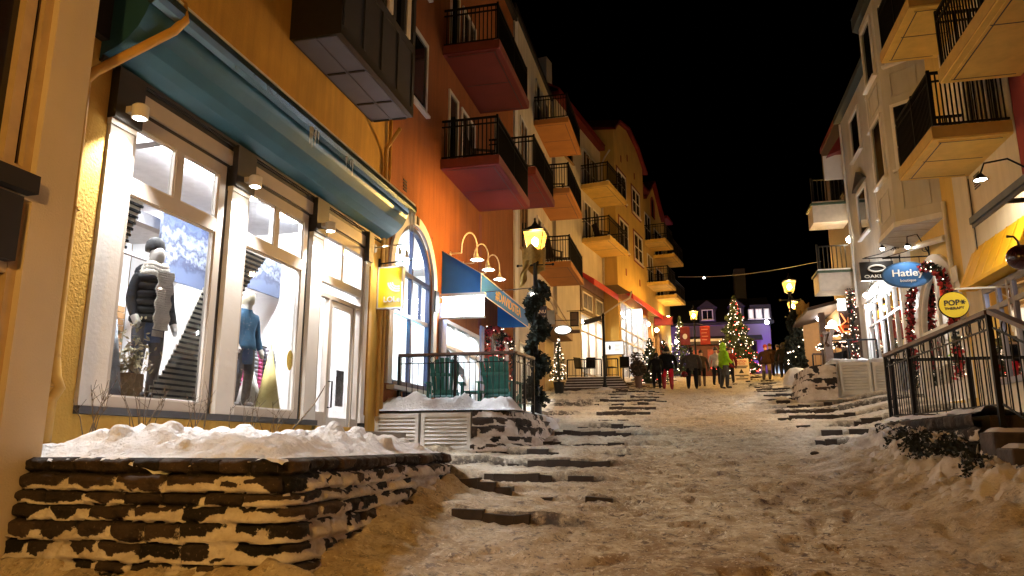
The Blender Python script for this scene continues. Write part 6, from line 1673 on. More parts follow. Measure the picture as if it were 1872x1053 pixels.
# ------------------------------------------------------------------ lantern posts up the street
q = at(1274, 690, 43.5); street_lamp(q[0], 43.5, gz(q[0], 43.5), 'lantern post with red banners in front of the kiosk', 3.95, False, 6, power=520)
for dx, lb in ((-.55, 'dark red banner with a pale mark left of the kiosk lantern post'), (.58, 'bright red banner right of the kiosk lantern post')):
    z = gz(q[0], 43.5)
    t = thing('banner', lb, 'banner', (q[0] + dx, 43.5, z + 2.6), 'banners on the kiosk lantern post')
    b = MB(); n = 9
    for i in range(n):
        zz = z + 1.85 + i * .12; w = .28
        b.raw([(q[0] + dx - w, 43.5 + .03 * math.sin(i * .8), zz), (q[0] + dx + w, 43.5 + .03 * math.sin(i * .8 + .5), zz), (q[0] + dx + w, 43.5 + .03 * math.sin(i * .8 + 1.3), zz + .121), (q[0] + dx - w, 43.5 + .03 * math.sin(i * .8 + .8), zz + .121)], [(0, 1, 2, 3)])
    b.build('cloth', mat('banner_red', (.32, .02, .012), .6, var=.3, scale=3) if dx > 0 else mat('banner_dark', (.16, .015, .02), .6), t)
    b = MB(); b.tube([(q[0], 43.5, z + 2.96), (q[0] + dx * 1.6, 43.5, z + 2.96)], .014, 5); b.tube([(q[0], 43.5, z + 1.84), (q[0] + dx * 1.6, 43.5, z + 1.84)], .014, 5); b.build('banner_arm', M['black'], t)
    b = MB(); b.ball((q[0] + dx, 43.455, z + 2.35), (.13, .01, .16), 10, 6) if dx < 0 else [b.box(q[0] + dx - .2, q[0] + dx + .16 - .06 * (i % 2), 43.45, 43.455, z + 2.7 - i * .2, z + 2.75 - i * .2) for i in range(4)]
    b.build('banner_mark', M['trim'] if dx < 0 else mat('pale_red_print', (.6, .25, .2), .6), t)
q = at(1456, 690, 32.5); street_lamp(q[0], 32.5, gz(q[0], 32.5), 'garlanded lantern post with a burlap bow on the right of the street', 4.3, True, 8, power=720)
R1 = q
rnd = random.Random(4); b = MB(); pts = []
z = gz(q[0], 32.5)
for i in range(1500):
    a = rnd.random() * 6.283; u = rnd.random(); r = .50 * math.sqrt(rnd.random()) * (1 - .4 * u)
    pts.append((q[0] + r * math.cos(a), 32.4 + r * math.sin(a), z + .35 + 1.4 * u))
bush = thing('evergreen_bush', 'dark evergreen boughs with white lights round the right lantern post', 'bush', (q[0], 32.4, z + .3))
leaf_cloud(b, pts, .16, rnd, 0); b.build('foliage', M['pine2'], bush, recalc=False)
b = MB(); [octa(b, tuple(p[k] + (0, -.12, 0)[k] for k in range(3)), .035) for p in rnd.sample(pts, 14)]; b.build('light_string', M['fairy'], bush, recalc=False)['kind'] = 'stuff'
burlap_bow(q[0] + .42, 32.3, z + 2.9, 'small burlap bow on the right lantern post')
mound(at(1463, 700, 30.0)[0], 30.0, .62, .62, 251, 'rounded snow mound right of the brown-booted walker')
q = at(1460, 690, 41.0); street_lamp(q[0], 41.0, gz(q[0], 41), 'farther lantern post just behind the right garlanded one', 4.0, False, 9, power=720)
# cable and far lights
a, c = at(1240, 506, 46), at(1500, 478, 36)
b = MB(); b.tube([tuple(a[i] + (c[i] - a[i]) * u + (-.25 * math.sin(PI * u) if i == 2 else 0) for i in range(3)) for u in [i / 14 for i in range(15)]], .012, 4)
tag(b.build('overhead_cable', mat('pale_cable', (.4, .4, .38), .5)), 'pale cable strung across the street against the night sky', 'cable')
q = at(1287, 508, 58); globe_lamp('far_light', 'single tiny white light in the dark over the purple hotel', q, 0, (1, .95, .9), .06, None, None, 30, 'light')
# ------------------------------------------------------------------ RIGHT: near dark red house, cream house, grey boutique house
Rn = thing('red_corner_house', 'dark red house with a yellow-bottomed balcony over the nearest right-hand shop', 'building', (5.6, 6, -.5))
wall_sheet(Rn, RF, -9, 13.3, -2.5, 13, M['redwall'], [(-8, -1.0, -.2, 2.5), (-.2, 6.4, .3, 2.7), (10.42, 13.3, 1.07, 2.84, 'R')], reveal=.1)
shell(Rn, RF, -9, 13.29, 3.0, 13, M['redwall'])
ws = emit('street_shop_lamp', (1, .80, .52), 22)
for k, (a, c, d, e_) in enumerate(((-8, -1.0, -.2, 2.5), (-.2, 6.4, .3, 2.7))):
    shopfront(Rn, RF, a, c, d, e_, 3, (2.0,), M['frame'], 2.2, ws, 61 + k, lamps=4)
balcony(Rn, RF, 9.2, 12.85, 5.95, 1.2, M['yelslab'], fascia_m=mat('ochre_trim', (.45, .30, .08), .7))
window(Rn, RF, 9.8, 12.2, 6.2, 8.4, nv=2, nh=0, sill=False)
b = MB(RF); b.box(-9.2, 13.35, -5, .1, 13, 13.25); b.build('roof', M['redroof'], Rn)
b = MB(RF); b.prism([(8.2, .0, 4.10), (13.0, .0, 4.10), (13.0, .95, 3.52), (8.2, .95, 3.52)], (0, 0, .07)); b.prism([(8.2, .951, 3.5), (13.0, .951, 3.5), (13.0, .951, 3.61), (8.2, .951, 3.61)], (0, .04, 0)); b.build('entrance_canopy', mat('slate_blue_metal', (.10, .13, .17), .45, metal=.3, var=.2), Rn)
b = MB(RF)
for s in (9, 10, 11, 12): b.box(s - .015, s + .015, .05, .93, 3.53, 3.6)
b.box(8.2, 13.0, .93, .96, 3.44, 3.498)
b.build('canopy_rib', mat('slate_blue_dark', (.05, .06, .08), .5), Rn)

Q = thing('cream_house', 'cream house with two yellow-bottomed balconies and a yellow awning over a bright shop', 'building', (5.6, 14.8, .3))
wall_sheet(Q, RF, 13.3, 16.3, -1, 13.5, M['wallW'], [(13.3, 15.38, 1.07, 2.84, 'L')], o=.004)
wall_sheet(Rn, RF, 9.6, 13.3, -1, 3.7, M['wallW'], [(10.42, 13.3, 1.07, 2.84, 'R')], o=.006, name='shop_wall', reveal=.1)
shell(Q, RF, 13.3, 16.3, 3.0, 13.5, M['wallW'], o=.004)
balcony(Q, RF, 13.38, 15.5, 5.17, 1.24, M['yelslab'], fascia_m=mat('ochre_trim', (.45, .30, .08), .7), step=.075)
balcony(Q, RF, 14.2, 16.38, 8.2, 1.1, M['yelslab'], fascia_m=mat('ochre_trim', (.45, .30, .08), .7), step=.075)
b = MB(RF); b.box(15.52, 16.28, .008, .05, .2, 5.6); b.build('corner_pilaster', M['wallW'], Q)
b = MB(RF); b.tube([(15.46, .04, 5.1), (15.46, .04, .6)], .012, 5); b.build('conduit', M['dark'], Q)
b = MB(RF)
for i in range(6): b.box(14.98, 15.26, .01, .022, 4.80 + i * .05, 4.825 + i * .05)
b.build('vent', M['dark'], Q)
window(Q, RF, 13.6, 15.2, 5.42, 7.5, o=.004, nv=2, nh=0, sill=False)
# curtained window behind the balcony rail
b = MB(RF)
for i in range(9): b.box(13.7 + i * .16, 13.78 + i * .16, .022, .03, 5.6, 7.3)
b.build('curtain', mat('pale_curtain', (.35, .30, .20), .9), Q)
window(Q, RF, 14.5, 16.0, 8.45, 10.5, o=.004, nv=1, nh=0, sill=False)
b = MB(RF); b.box(13.2, 16.4, -5, .1, 13.5, 13.7); b.build('roof', M['redroof'], Q)
# yellow awning over the bright shop
b = MB(RF); aw0, aw1 = 8.6, 15.75
b.prism([(aw0, .02, 3.72), (aw0, .34, 2.98), (aw0, .34, 2.90), (aw0, .02, 2.90)], (aw1 - aw0, 0, 0))
for i in range(15):
    s = aw0 + (aw1 - aw0) * (i + .5) / 15; b.prism([(s - .012, .032, 3.72), (s + .012, .032, 3.72), (s + .012, .352, 2.98), (s - .012, .352, 2.98)], (0, .006, .006))
b.box(aw0, aw1, .341, .355, 2.90, 2.97)
b.build('awning', mat('yellow_awning_canvas', (.78, .44, .015), .55, var=.10, scale=3), Q)
t = thing('gooseneck_lamp', 'added dark gooseneck lamp lighting the yellow awning from above', 'lamp', RF(12.9, 0, 4.2))  # unseen lamp, added to brighten the yellow awning
b = MB(RF); b.smooth = True; b.tube([(12.9, .0, 4.3), (12.9, .35, 4.55), (12.9, .70, 4.5), (12.9, .78, 4.3)], .016, 6); b.build('arm', M['black'], t)
e = RF(12.9, .78, 4.28); b = MB(); b.smooth = True; b.lathe([(.03, .05), (.10, -.04), (.12, -.06), (.11, -.062), (.02, .02)], e, 14); b.build('shade', M['black'], t)
b = MB(); b.lathe([(.09, -.056), (.09, -.052)], e, 12); b.build('lamp_mouth', M['bulb'], t)
l = spot((e[0], e[1], e[2] - .07), (5.35, 13.4, 3.1), 150, 130, .5, (1, .85, .6), .05); l.parent = t; l.location = Vector(l.location) - Vector(t.location)
cw2 = emit('violet_white_shop_lamp', (.80, .86, 1), 150)
b = MB(RF); frame_bars(b, 10.4, 15.4, 1.05, 2.86, -.0, .09, .10, (11.6, 12.8, 14.1, 14.75), (2.44,), .09); shw = b.build('shop_window', mat('grey_violet_frame', (.22, .21, .24), .5), Q)
b = MB(RF); b.poly([(10.45, .05, 1.1), (15.35, .05, 1.1), (15.35, .05, 2.8), (10.45, .05, 2.8)]); b.build('pane', M['glass'], shw, recalc=False)
room(Q, RF, 10.3, 15.42, 1.0, 2.9, 2.0, -.03, cw2, 77, True, mat('pale_violet_interior', (.62, .64, .80), .7), lamps=3)

# ---- grey boutique house with the garlanded arch, bay window and the eyewear shop
Bo = thing('boutique_house', 'pale grey boutique house with a tall bay window and a white arched entrance', 'building', (5.6, 21, .9))
AC2 = (18.25, 2.55); AR2 = 1.32
wall_sheet(Bo, RF, 16.3, 19.8, -.5, 10.9, M['wallY'], [(AC2[0] - AR2, AC2[0] + AR2, .9, AC2[1] + AR2)], reveal=.03)
wall_sheet(Bo, RF, 19.8, 25.9, -.5, 10.9, M['wallG'], [(20.9, 24.75, 1.3, 4.25)], reveal=.2)
b = MB(RF); spandrel(b, AC2, AR2, AC2[0] - AR2, AC2[0] + AR2, AC2[1] + AR2, 0.0); b.build('arch_wall', M['trim'], Bo, recalc=False)
shell(Bo, RF, 16.3, 25.9, -.5, 10.9, M['wallG'])
b = MB(RF); arch_ring(b, AC2, AR2 - .01, AR2 + .36, .9, .0, .07); b.box(AC2[0] - AR2 - .36, AC2[0] - AR2 + .0, .07, .085, 3.3, 3.62); b.build('arch_surround', M['trim'], Bo)
b = MB(RF)
a0, a1 = AC2[0] - AR2, AC2[0] + AR2
frame_bars(b, a0, a1, .92, 2.6, -.06, .01, .09, (a0 + .72, a1 - .72), (), .10)
arch_ring(b, AC2, AR2 - .10, AR2 - .002, 2.55, -.06, .008)
b.box(AC2[0] - .05, AC2[0] + .05, -.05, .004, 2.6, AC2[1] + AR2 - .1); b.box(a0 + .76, a1 - .76, -.05, .002, 1.72, 1.84); b.box(a0 + .09, a1 - .09, -.05, .003, .92, 1.30); b.box(AC2[0] - .04, AC2[0] + .04, -.05, .004, .92, 2.6)
fr_ = b.build('arched_door', M['trim'], Bo)
b = MB(RF); b.poly([(a0 + .02, -.03, .93), (a1 - .02, -.03, .93)] + [(q[0], -.03, q[1]) for q in arc(AC2, AR2 - .02, 0, PI, 20)]); b.build('pane', M['glass'], fr_, recalc=False)
room(Bo, RF, a0 - .2, a1 + .2, .88, AC2[1] + AR2 + .1, 1.8, -.08, emit('peach_shop_lamp', (1, .90, .80), 230), 81, True, mat('peach_interior', (.80, .70, .58), .7), lamps=3)
garland('garland', 'thick red and green lit garland arched over the white boutique entrance', [RF(a1 + .22, .22, 1.35)] + [RF(AC2[0] + (AR2 + .22) * math.cos(a), .20, AC2[1] + (AR2 + .10) * math.sin(a)) for a in [PI * i / 12 for i in range(13)]] + [RF(a0 - .22, .22, 1.35)], .105, 1500, 91, 64, .75, .018, .085)
# eyewear shop front
shopfront(Bo, RF, 20.9, 24.75, 1.3, 4.25, 4, (3.55,), M['trim'], 1.7, emit('day_white_shop_lamp', (.95, .97, 1), 240), 83, lamps=3)
b = MB(RF); b.box(20.75, 24.95, .0, .10, 4.30, 4.62); b.box(20.75, 20.88, .0, .07, 1.0, 4.3); b.box(24.78, 24.95, .0, .07, 1.0, 4.3); b.box(20.9, 24.75, .0, .05, 1.0, 1.28); b.build('shop_surround', M['trim'], Bo)
# bay window
bay = [(17.15, .0), (17.75, .80), (19.15, .80), (19.85, .0)]
def bayring(b, z0, z1, g=0.0):
    P_ = [(s + (g if i > 1 else -g) * (1 if i in (0, 3) else .5), o + (g if o > 0 else 0)) for i, (s, o) in enumerate(bay)]
    b.prism([(s, o, z0) for s, o in P_], (0, 0, z1 - z0))
b = MB(RF); bayring(b, 4.95, 10.6); bw = b.build('bay', M['wallG'], Bo)
b = MB(RF); bayring(b, 4.82, 4.945, .05); b.build('bay_soffit', mat('white_soffit_boards', (.74, .73, .70), .6), bw)
b = MB(RF)
for i in range(4): 
    s = 17.5 + i * .55; b.box(s - .012, s + .012, .03, .78, 4.812, 4.819)
b.build('soffit_joint', M['frame'], bw)
b = MB(RF); bayring(b, 10.601, 10.95, .14); P_ = [(s, o) for s, o in bay]
b.add([(17.05, -.1, 10.95), (17.65, .95, 10.95), (19.25, .95, 10.95), (19.95, -.1, 10.95), (18.45, -.1, 11.9)], [(0, 1, 4), (1, 2, 4), (2, 3, 4), (0, 4, 3)]); b.build('bay_roof', mat('green_black_shingle', (.02, .03, .026), .8), bw)
def bayface(i, j):
    (s0_, o0_), (s1_, o1_) = bay[i], bay[j]
    L_ = math.hypot(s1_ - s0_, o1_ - o0_); d = ((s1_ - s0_) / L_, (o1_ - o0_) / L_); n_ = (-d[1], d[0])
    return (lambda u, o, z: RF(s0_ + d[0] * u + n_[0] * o, o0_ + d[1] * u + n_[1] * o, z)), L_
for (i, j) in ((0, 1), (1, 2), (2, 3)):
    fr2, L_ = bayface(i, j)
    for z0_, z1_ in ((6.15, 7.75), (8.75, 10.35)): window(bw, fr2, L_ * .16, L_ * .84, z0_, z1_, nv=0, nh=2 if (i, j) == (0, 1) else 0, fw=.07)
    b = MB(fr2); frame_bars(b, L_ * .2, L_ * .8, 5.2, 5.85, .003, .02, .03); frame_bars(b, L_ * .2, L_ * .8, 7.95, 8.55, .003, .02, .03); b.build('bay_panelling', M['wallG'], bw)
for (a, c, d, e_) in ((23.35, 24.6, 6.35, 7.85), (23.3, 24.6, 8.95, 10.4)):
    window(Bo, RF, a, c, d, e_, nv=0, nh=0, fw=.10)
b = MB(RF); b.prism([(23.2, .0, 7.95), (24.75, .0, 7.95), (23.97, .0, 8.4)], (0, .12, 0)); b.build('pediment', M['dark'], Bo)
window(Bo, RF, 21.2, 22.2, 6.3, 8.0, nv=0, nh=0, fw=.10); window(Bo, RF, 21.2, 22.2, 8.95, 10.4, nv=0, nh=0)
b = MB(RF); b.box(16.2, 25.95, .0, .22, 10.9, 11.08); b.prism([(16.2, .2, 11.081), (25.95, .2, 11.081), (25.95, -2.2, 13.6), (16.2, -2.2, 13.6)], (0, -.1, .15)); b.build('roof', mat('green_black_shingle', (.02, .03, .026), .8), Bo)
b = MB(RF); b.tube([(16.9, .06, 5.1), (16.9, .06, .6)], .05, 8); b.tube([(19.9, .3, 4.75), (19.0, .5, 4.55), (16.9, .1, 4.3)], .07, 8); b.build('downpipe', M['whitepipe'], Bo)
b = MB(RF); b.tube([(25.8, .05, 10.8), (25.8, .05, 4.4)], .04, 6); b.build('downpipe', M['whitepipe'], Bo)

# farther right: house with two end-on white balconies, restaurant porch below
W_ = thing('balcony_house', 'dark house beyond the boutique with two boxy white balconies', 'building', (5.9, 29, 1.9))
wall_sheet(W_, RF, 25.9, 30.2, 1, 11.5, mat('dim_brown_plaster', (.07, .04, .025), .85), o=-.1); shell(W_, RF, 25.91, 30.2, 1, 11.5, mat('dim_brown_plaster', (.07, .04, .025), .85), o=-.1)
for k, zb in enumerate((7.55, 5.12)):
    b = MB(RF); b.box(26.5, 27.5, -.1, 1.05, zb, zb + .62); bb = b.build('balcony', mat('pale_board_balcony', (.58, .50, .40), .7, bump=.15), W_)
    b = MB(RF); b.box(26.45, 27.55, -.1, 1.10, zb + .621, zb + .70); b.build('green_cap', mat('dark_green_paint', (.05, .08, .05), .6), bb)
    b = MB(RF); b.box(26.5, 27.5, .0, 1.04, zb + .702, zb + .76); b.build('snow_cap', M['snow'], bb)
    b = MB(RF); b.box(26.52, 26.56, .0, 1.0, zb + 1.55, zb + 1.59)
    for i in range(7): b.box(26.52, 26.55, .1 + i * .14, .13 + i * .14, zb + .7, zb + 1.55)
    b.box(26.52, 26.58, .98, 1.04, zb + .7, zb + 1.65); b.build('railing', M['black'], bb)
b = MB(RF); b.box(26.6, 27.4, -.08, .0, 8.6, 10.4); b.box(27.8, 28.6, -.08, .0, 8.6, 10.4); b.build('window', M['pane'], W_)
b = MB(RF); b.box(25.8, 30.3, -4, -.08, 11.5, 11.7); b.prism([(26.0, -.1, 10.0), (26.0, .5, 9.8), (26.0, -.1, 10.7)], (.5, 0, 0)); b.build('roof', M['redroof'], W_)
b = MB(RF); b.box(26.3, 26.32, -.09, .6, 9.0, 9.9); b.build('white_gable', M['trim'], W_)
globe_lamp('wall_lamp', 'bright flared wall lamp between the two white balconies', at(1553, 438, 26.2), 0, (1, .85, .62), .11, None, strength=90)

Po = thing('restaurant_porch', 'timber restaurant porch with string lights and warm interior beyond the boutique', 'porch', (5.2, 28, 2.2))
TIM = mat('dark_porch_timber', (.09, .05, .03), .6, bump=.3)
pz = 2.35
pL = at(1476, 600, 29)[0]
b = MB(); b.box(pL, 8.5, 28.6, 33, 1.2, pz); b.build('deck', mat('porch_deck', (.3, .2, .12), .7), Po)
b = MB(); b.prism([(pL - .05, 28.3, 4.75), (5.7, 28.3, 5.05), (5.7, 33, 5.05), (pL - .05, 33, 4.75)], (0, 0, .12)); b.build('roof', mat('brown_shingles', (.05, .03, .02), .8), Po)
b = MB(); b.box(pL + .35, pL + .55, 28.5, 28.7, pz, 4.7); b.box(5.5, 5.7, 28.5, 28.7, pz, 5.1); b.build('post', TIM, Po)
b = MB(); b.box(pL + .4, 8.4, 32.6, 32.8, pz, 5.1); b.box(5.69, 5.80, 28.7, 32.6, pz, 5.1); b.build('wall', mat('warm_timber_wall', (.5, .28, .10), .6), Po)
b = MB(); b.box(pL + .9, pL + 1.5, 30.3, 30.5, 4.40, 4.46); b.box(pL + 1.4, pL + 1.9, 31.6, 31.8, 4.40, 4.46); b.build('porch_light', emit('porch_lamp', (1, .78, .5), 70), Po)
q = at(1515, 600, 28.0)
rail('porch railing with pale balusters beyond the right-hand cabinets', [((pL, 28.35), (5.5, 28.35), pz - .15, pz - .15, (0, .5, 1))], pz - .15, 1.0, wood=True, rings=False, step=.16)
b = MB(); rnd = random.Random(3)
gp_ = [(pL + .2, 28.25, pz + 1.05), (5.6, 28.25, pz + 1.15)]
garland('garland', 'evergreen string of white lights along the porch railing', gp_, .10, 400, 95, 70, .2, .028, .11)
garland('garland', 'lit evergreen swag under the restaurant sign', [at(1508, 612, 28.2), at(1560, 605, 28.2), at(1582, 600, 28.2)], .12, 300, 96, 40, .3, .03, .11)
garland('garland', 'vertical lit garland at the corner of the boutique house', [RF(25.75, .25, 5.0), RF(25.75, .25, 1.6)], .13, 520, 97, 60, .15, .02, .10)
q = at(1553, 556, 28.3); plate_sign('white box sign with dark strokes over the restaurant board', q, .80, .42, emit('white_box_glow', (1, .95, .88), 3.2), .1, text='TI', tm=M['dark'], ts=.26, dz=.04)
q = at(1560, 590, 28.1)
t = thing('restaurant_sign', 'orange outlined carved restaurant sign board with a round emblem', 'sign', q)
b = MB(); b.prism([(q[0] - .55, q[1], q[2] - .10), (q[0] - .42, q[1], q[2] - .34), (q[0] + .30, q[1], q[2] - .34), (q[0] + .56, q[1], q[2] - .06), (q[0] + .56, q[1], q[2] + .06), (q[0] + .2, q[1], q[2] - .06), (q[0] - .35, q[1], q[2] - .06)], (0, .06, 0)); b.build('board', mat('orange_sign_board', (.75, .25, .05), .5), t)
b = MB(); b.ball((q[0], q[1] - .0, q[2] + .10), (.20, .05, .20), 14, 8); b.build('emblem', mat('cream_emblem', (.8, .55, .2), .5), t)
b = MB(); b.tube([(q[0] - .40, q[1] - .03, q[2] + .35), (q[0] - .25, q[1] - .03, q[2] + .05), (q[0] - .45, q[1] - .03, q[2] - .1), (q[0] - .35, q[1] - .03, q[2] - .33), (q[0] + .3, q[1] - .03, q[2] - .33), (q[0] + .55, q[1] - .03, q[2] + .02)], .02, 5); b.build('neon_outline', emit('red_neon', (1, .16, .05), 4), t)
b = MB(); b.box(q[0] - .33, q[0] + .25, q[1] - .012, q[1] - .004, q[2] - .27, q[2] - .19); b.build('lettering', M['dark'], t)
globe_lamp('lamp', 'flaring white lamp on the restaurant porch', at(1521, 592, 29.3), 0, (1, .86, .66), .13, None, strength=80)
globe_lamp('lamp', 'small bluish lamp left of the porch post', at(1497, 584, 31), 0, (.9, .93, 1), .08, None, strength=50)
q = at(1490, 650, 31.5); conifer('lit_tree', 'small dark fir with white lights left of the restaurant porch', q[0] - .15, 33.5, 2.6, 2.6, .85, 15, 70, .1, .14, .03, 'small lit trees', 'christmas tree', 1200)
q = at(1540, 660, 27.6)
t = thing('porch_bench', 'dark slatted chair on the restaurant porch', 'chair', q)
b = MB(); b.prism([(q[0] - .5, 28.0, q[2] - .05), (q[0] + .25, 28.0, q[2] + .12), (q[0] + .25, 28.0, q[2] + .42), (q[0] - .5, 28.0, q[2] + .25)], (0, .06, 0)); b.build('backrest', M['black'], t)
b = MB(); b.tube([(q[0] - .5, 28, q[2] - .4), (q[0] + .3, 28.2, q[2] + .5)], .02, 5); b.tube([(q[0] + .25, 28, q[2] - .4), (q[0] - .3, 28.2, q[2] + .3)], .02, 5); b.build('leg', TIM, t)

# boutique signs
q = at(1659, 502, 18.3)
sg = plate_sign('blue oval sign with white lettering hanging from a curly bracket', q, 1.02, .54, mat('royal_blue_sign', (.035, .13, .34), .4, var=.15, scale=2), .05, True, mat('blue_sign_rim', (.03, .09, .2), .4), 'Hatley', mat('white_sign_letters', (.85, .85, .82), .5), .23, text2='boutique', ts2=.095, dz2=-.135, dz=.035, tw=.66)
def scroll(name, label, x, y, z, L_, hgt, lamp=True):
    t = thing(name, label, 'bracket', (x, y, z))
    b = MB()
    b.tube([(x - L_, y, z), (x + .05, y, z)], .016, 6); b.tube([(x, y, z - hgt * .5), (x, y, z + hgt)], .016, 6)
    b.tube([(x - L_ * .95, y, z + .02), (x - L_ * .5, y, z + hgt * .35), (x, y, z + hgt * .95)], .010, 5)
    b.tube([(x - .08 - .10 * math.cos(a) * (1 - a / 14), y, z + .18 + .10 * math.sin(a) * (1 - a / 14)) for a in [PI * i / 6 for i in range(22)]], .008, 5)
    for s in (-L_ * .82, -L_ * .22): b.tube([(x + s, y, z), (x + s, y, z - .14)], .007, 4)
    b.build('scroll_iron', M['black'], t)
    if lamp:
        b = MB(); b.smooth = True; b.tube([(x, y - .02, z + .05), (x - L_ * .25, y - .15, z + .5), (x - L_ * .5, y - .28, z + .42), (x - L_ * .52, y - .30, z + .22)], .012, 6); b.lathe([(.02, .06), (.10, -.02), (.095, -.022), (.015, .04)], (x - L_ * .52, y - .30, z + .2), 12); b.build('lamp_arm', M['black'], t)
        b = MB(); b.ball((x - L_ * .52, y - .30, z + .17), .05, 8, 6); b.build('bulb', M['bulb'], t)
        l = spot((x - L_ * .52, y - .32, z + .11), (x - L_ * .5, y - .05, z - .6), 26, 110, .5, (1, .93, .8), .03); l.parent = t; l.location = Vector(l.location) - Vector(t.location)
    return t
scroll('sign_bracket', 'curly black iron bracket with a lamp over the blue oval sign', 5.58, 18.33, q[2] + .42, 1.0, .38)
q = at(1603, 495, 20.6)
plate_sign('black rounded sign with a silver ring emblem and white letters', q, .82, .50, mat('black_sign', (.012, .012, .014), .35), .06, text='OAKLEY', tm=mat('white_sign_letters', (.85, .85, .82), .5), ts=.115, dz=-.15, tw=.64)
b = MB(); b.tube([(q[0] + .20 * math.cos(a), q[1] - .012, q[2] + .06 + .085 * math.sin(a)) for a in [2 * PI * i / 24 for i in range(25)]], .024, 6)
o = b.build('ring_emblem', mat('silver_paint', (.6, .6, .6), .4, metal=.3)); tag(o, 'flat silver ring emblem fixed on the black rounded sign', 'emblem')
scroll('sign_bracket', 'thin black bracket with a lamp over the black rounded sign', 5.58, 20.66, q[2] + .36, .9, .30)
globe_lamp('wall_lamp', 'white flared lamp over the eyewear shop front', at(1588, 562, 22.6), 0, (.95, .97, 1), .09, (5.6, 22.6, 4.9), strength=420)
globe_lamp('wall_lamp', 'small white lamp under the black rounded sign', at(1583, 540, 23.6), 0, (.95, .97, 1), .07, (5.6, 23.6, 5.1), strength=300)
q = at(1744, 557, 14.2)
t = thing('hanging_sign', 'round yellow sign with black lettering hanging over the terrace railing', 'sign', q)
n = 36; b = MB(); b.prism([(q[0] + .235 * math.cos(2 * PI * i / n), q[1], q[2] + .225 * math.sin(2 * PI * i / n)) for i in range(n)], (0, .05, 0)); b.build('panel', mat('sunny_yellow_sign', (.78, .56, .03), .4, var=.05), t)
b = MB(); b.tube([(q[0] + .238 * math.cos(2 * PI * i / n), q[1] + .025, q[2] + .228 * math.sin(2 * PI * i / n)) for i in range(n + 1)], .016, 6); b.build('rim', M['black'], t)
b = MB(); BLK = mat('black_print', (.015, .014, .012), .6); b.text('POP', (q[0] - .035, q[1] - .005, q[2] + .03), (1, 0, .05), (0, 0, 1), .135, .006, bold=.025, width=.25)
b.text('THERAPY', (q[0], q[1] - .005, q[2] - .065), (1, 0, .05), (0, 0, 1), .065, .006, bold=.02, width=.32)
for a in (0, 60, 120):
    c_, s_ = math.cos(math.radians(a)), math.sin(math.radians(a)); b.tube([(q[0] + .145 - .042 * c_, q[1] - .008, q[2] + .045 - .042 * s_), (q[0] + .145 + .042 * c_, q[1] - .008, q[2] + .045 + .042 * s_)], .009, 4)
b.build('lettering', BLK, t)
b = MB(); b.box(q[0] + .05, 5.60, q[1] + .01, q[1] + .04, q[2] + .27, q[2] + .30); b.tube([(q[0] + .1, q[1] + .025, q[2] + .22), (q[0] + .1, q[1] + .025, q[2] + .28)], .008, 4); b.tube([(5.50, q[1] + .05, q[2] + .42), (5.50, q[1] + .05, q[2] - .5)], .015, 5); b.build('bracket', M['whitepipe'], t)
# dark fruit-shaped ornament with a stalk
q = at(1866, 470, 10.7)
t = thing('fruit_ornament', 'glossy dark cherry-shaped ornament with a curved stalk in front of the yellow awning', 'ornament', q)
b = MB(); b.smooth = True; b.ball(q, (.17, .17, .165), 16, 10); b.build('fruit', mat('dark_cherry_gloss', (.035, .006, .006), .18, spec=.7), t)
b = MB(); b.smooth = True; b.tube([(q[0], q[1], q[2] + .14), (q[0] - .01, q[1], q[2] + .22), (q[0] - .05, q[1], q[2] + .28), (q[0] - .13, q[1], q[2] + .29)], [.018, .014, .014, .02], 7); b.build('stalk', mat('dark_stalk', (.04, .015, .01), .5), t)
b = MB(); b.tube([(q[0] + .02, q[1], q[2] + .1), (q[0] + .3, q[1], q[2] + .35), (5.58, q[1], q[2] + .35)], .012, 5); b.build('arm', M['black'], t)

# ---- terrace, steps, railing and shrubs on the right
T2 = thing('terrace', 'raised stone terrace with steps in front of the right-hand shops', 'terrace', (4.3, 11, -.2))
b = MB(); b.box(3.12, 5.59, 8.95, 13.1, -1.2, .30); 
for i in range(5): b.box(3.08, 5.59, 8.94 - .34 * (i + 1), 8.94 - .34 * i, -1.4, .14 - .155 * i)
b.build('slab', mat('dark_paving', (.045, .035, .027), .8, var=.3, bump=.4), T2)
b = MB(); xs = np.arange(3.05, 5.6, .05); ys = np.arange(8.98, 13.2, .05)
heap('snow', xs, ys, lambda X, Y: .305 + .05 * lumps(X, Y, 301) + .10 * sstep(3.5, 3.1, X) * lumps(X, Y, 5) * 1.3 + .25 * sstep(4.6, 5.4, X) * lumps(X, Y, 9) - .06 * sstep(3.12, 3.05, X), M['snow'], 'trodden snow lying on the right-hand shop terrace')
stone_wall('retaining_wall', 'dark stone retaining wall under the right-hand terrace railing', [(3.02, 13.4), (3.02, 8.90)], .33, 1.5, course=.19, snow=.42, batter=.10, seed=41, du=.03, dv=.018, right_more=False)
for i in range(5):
    pass
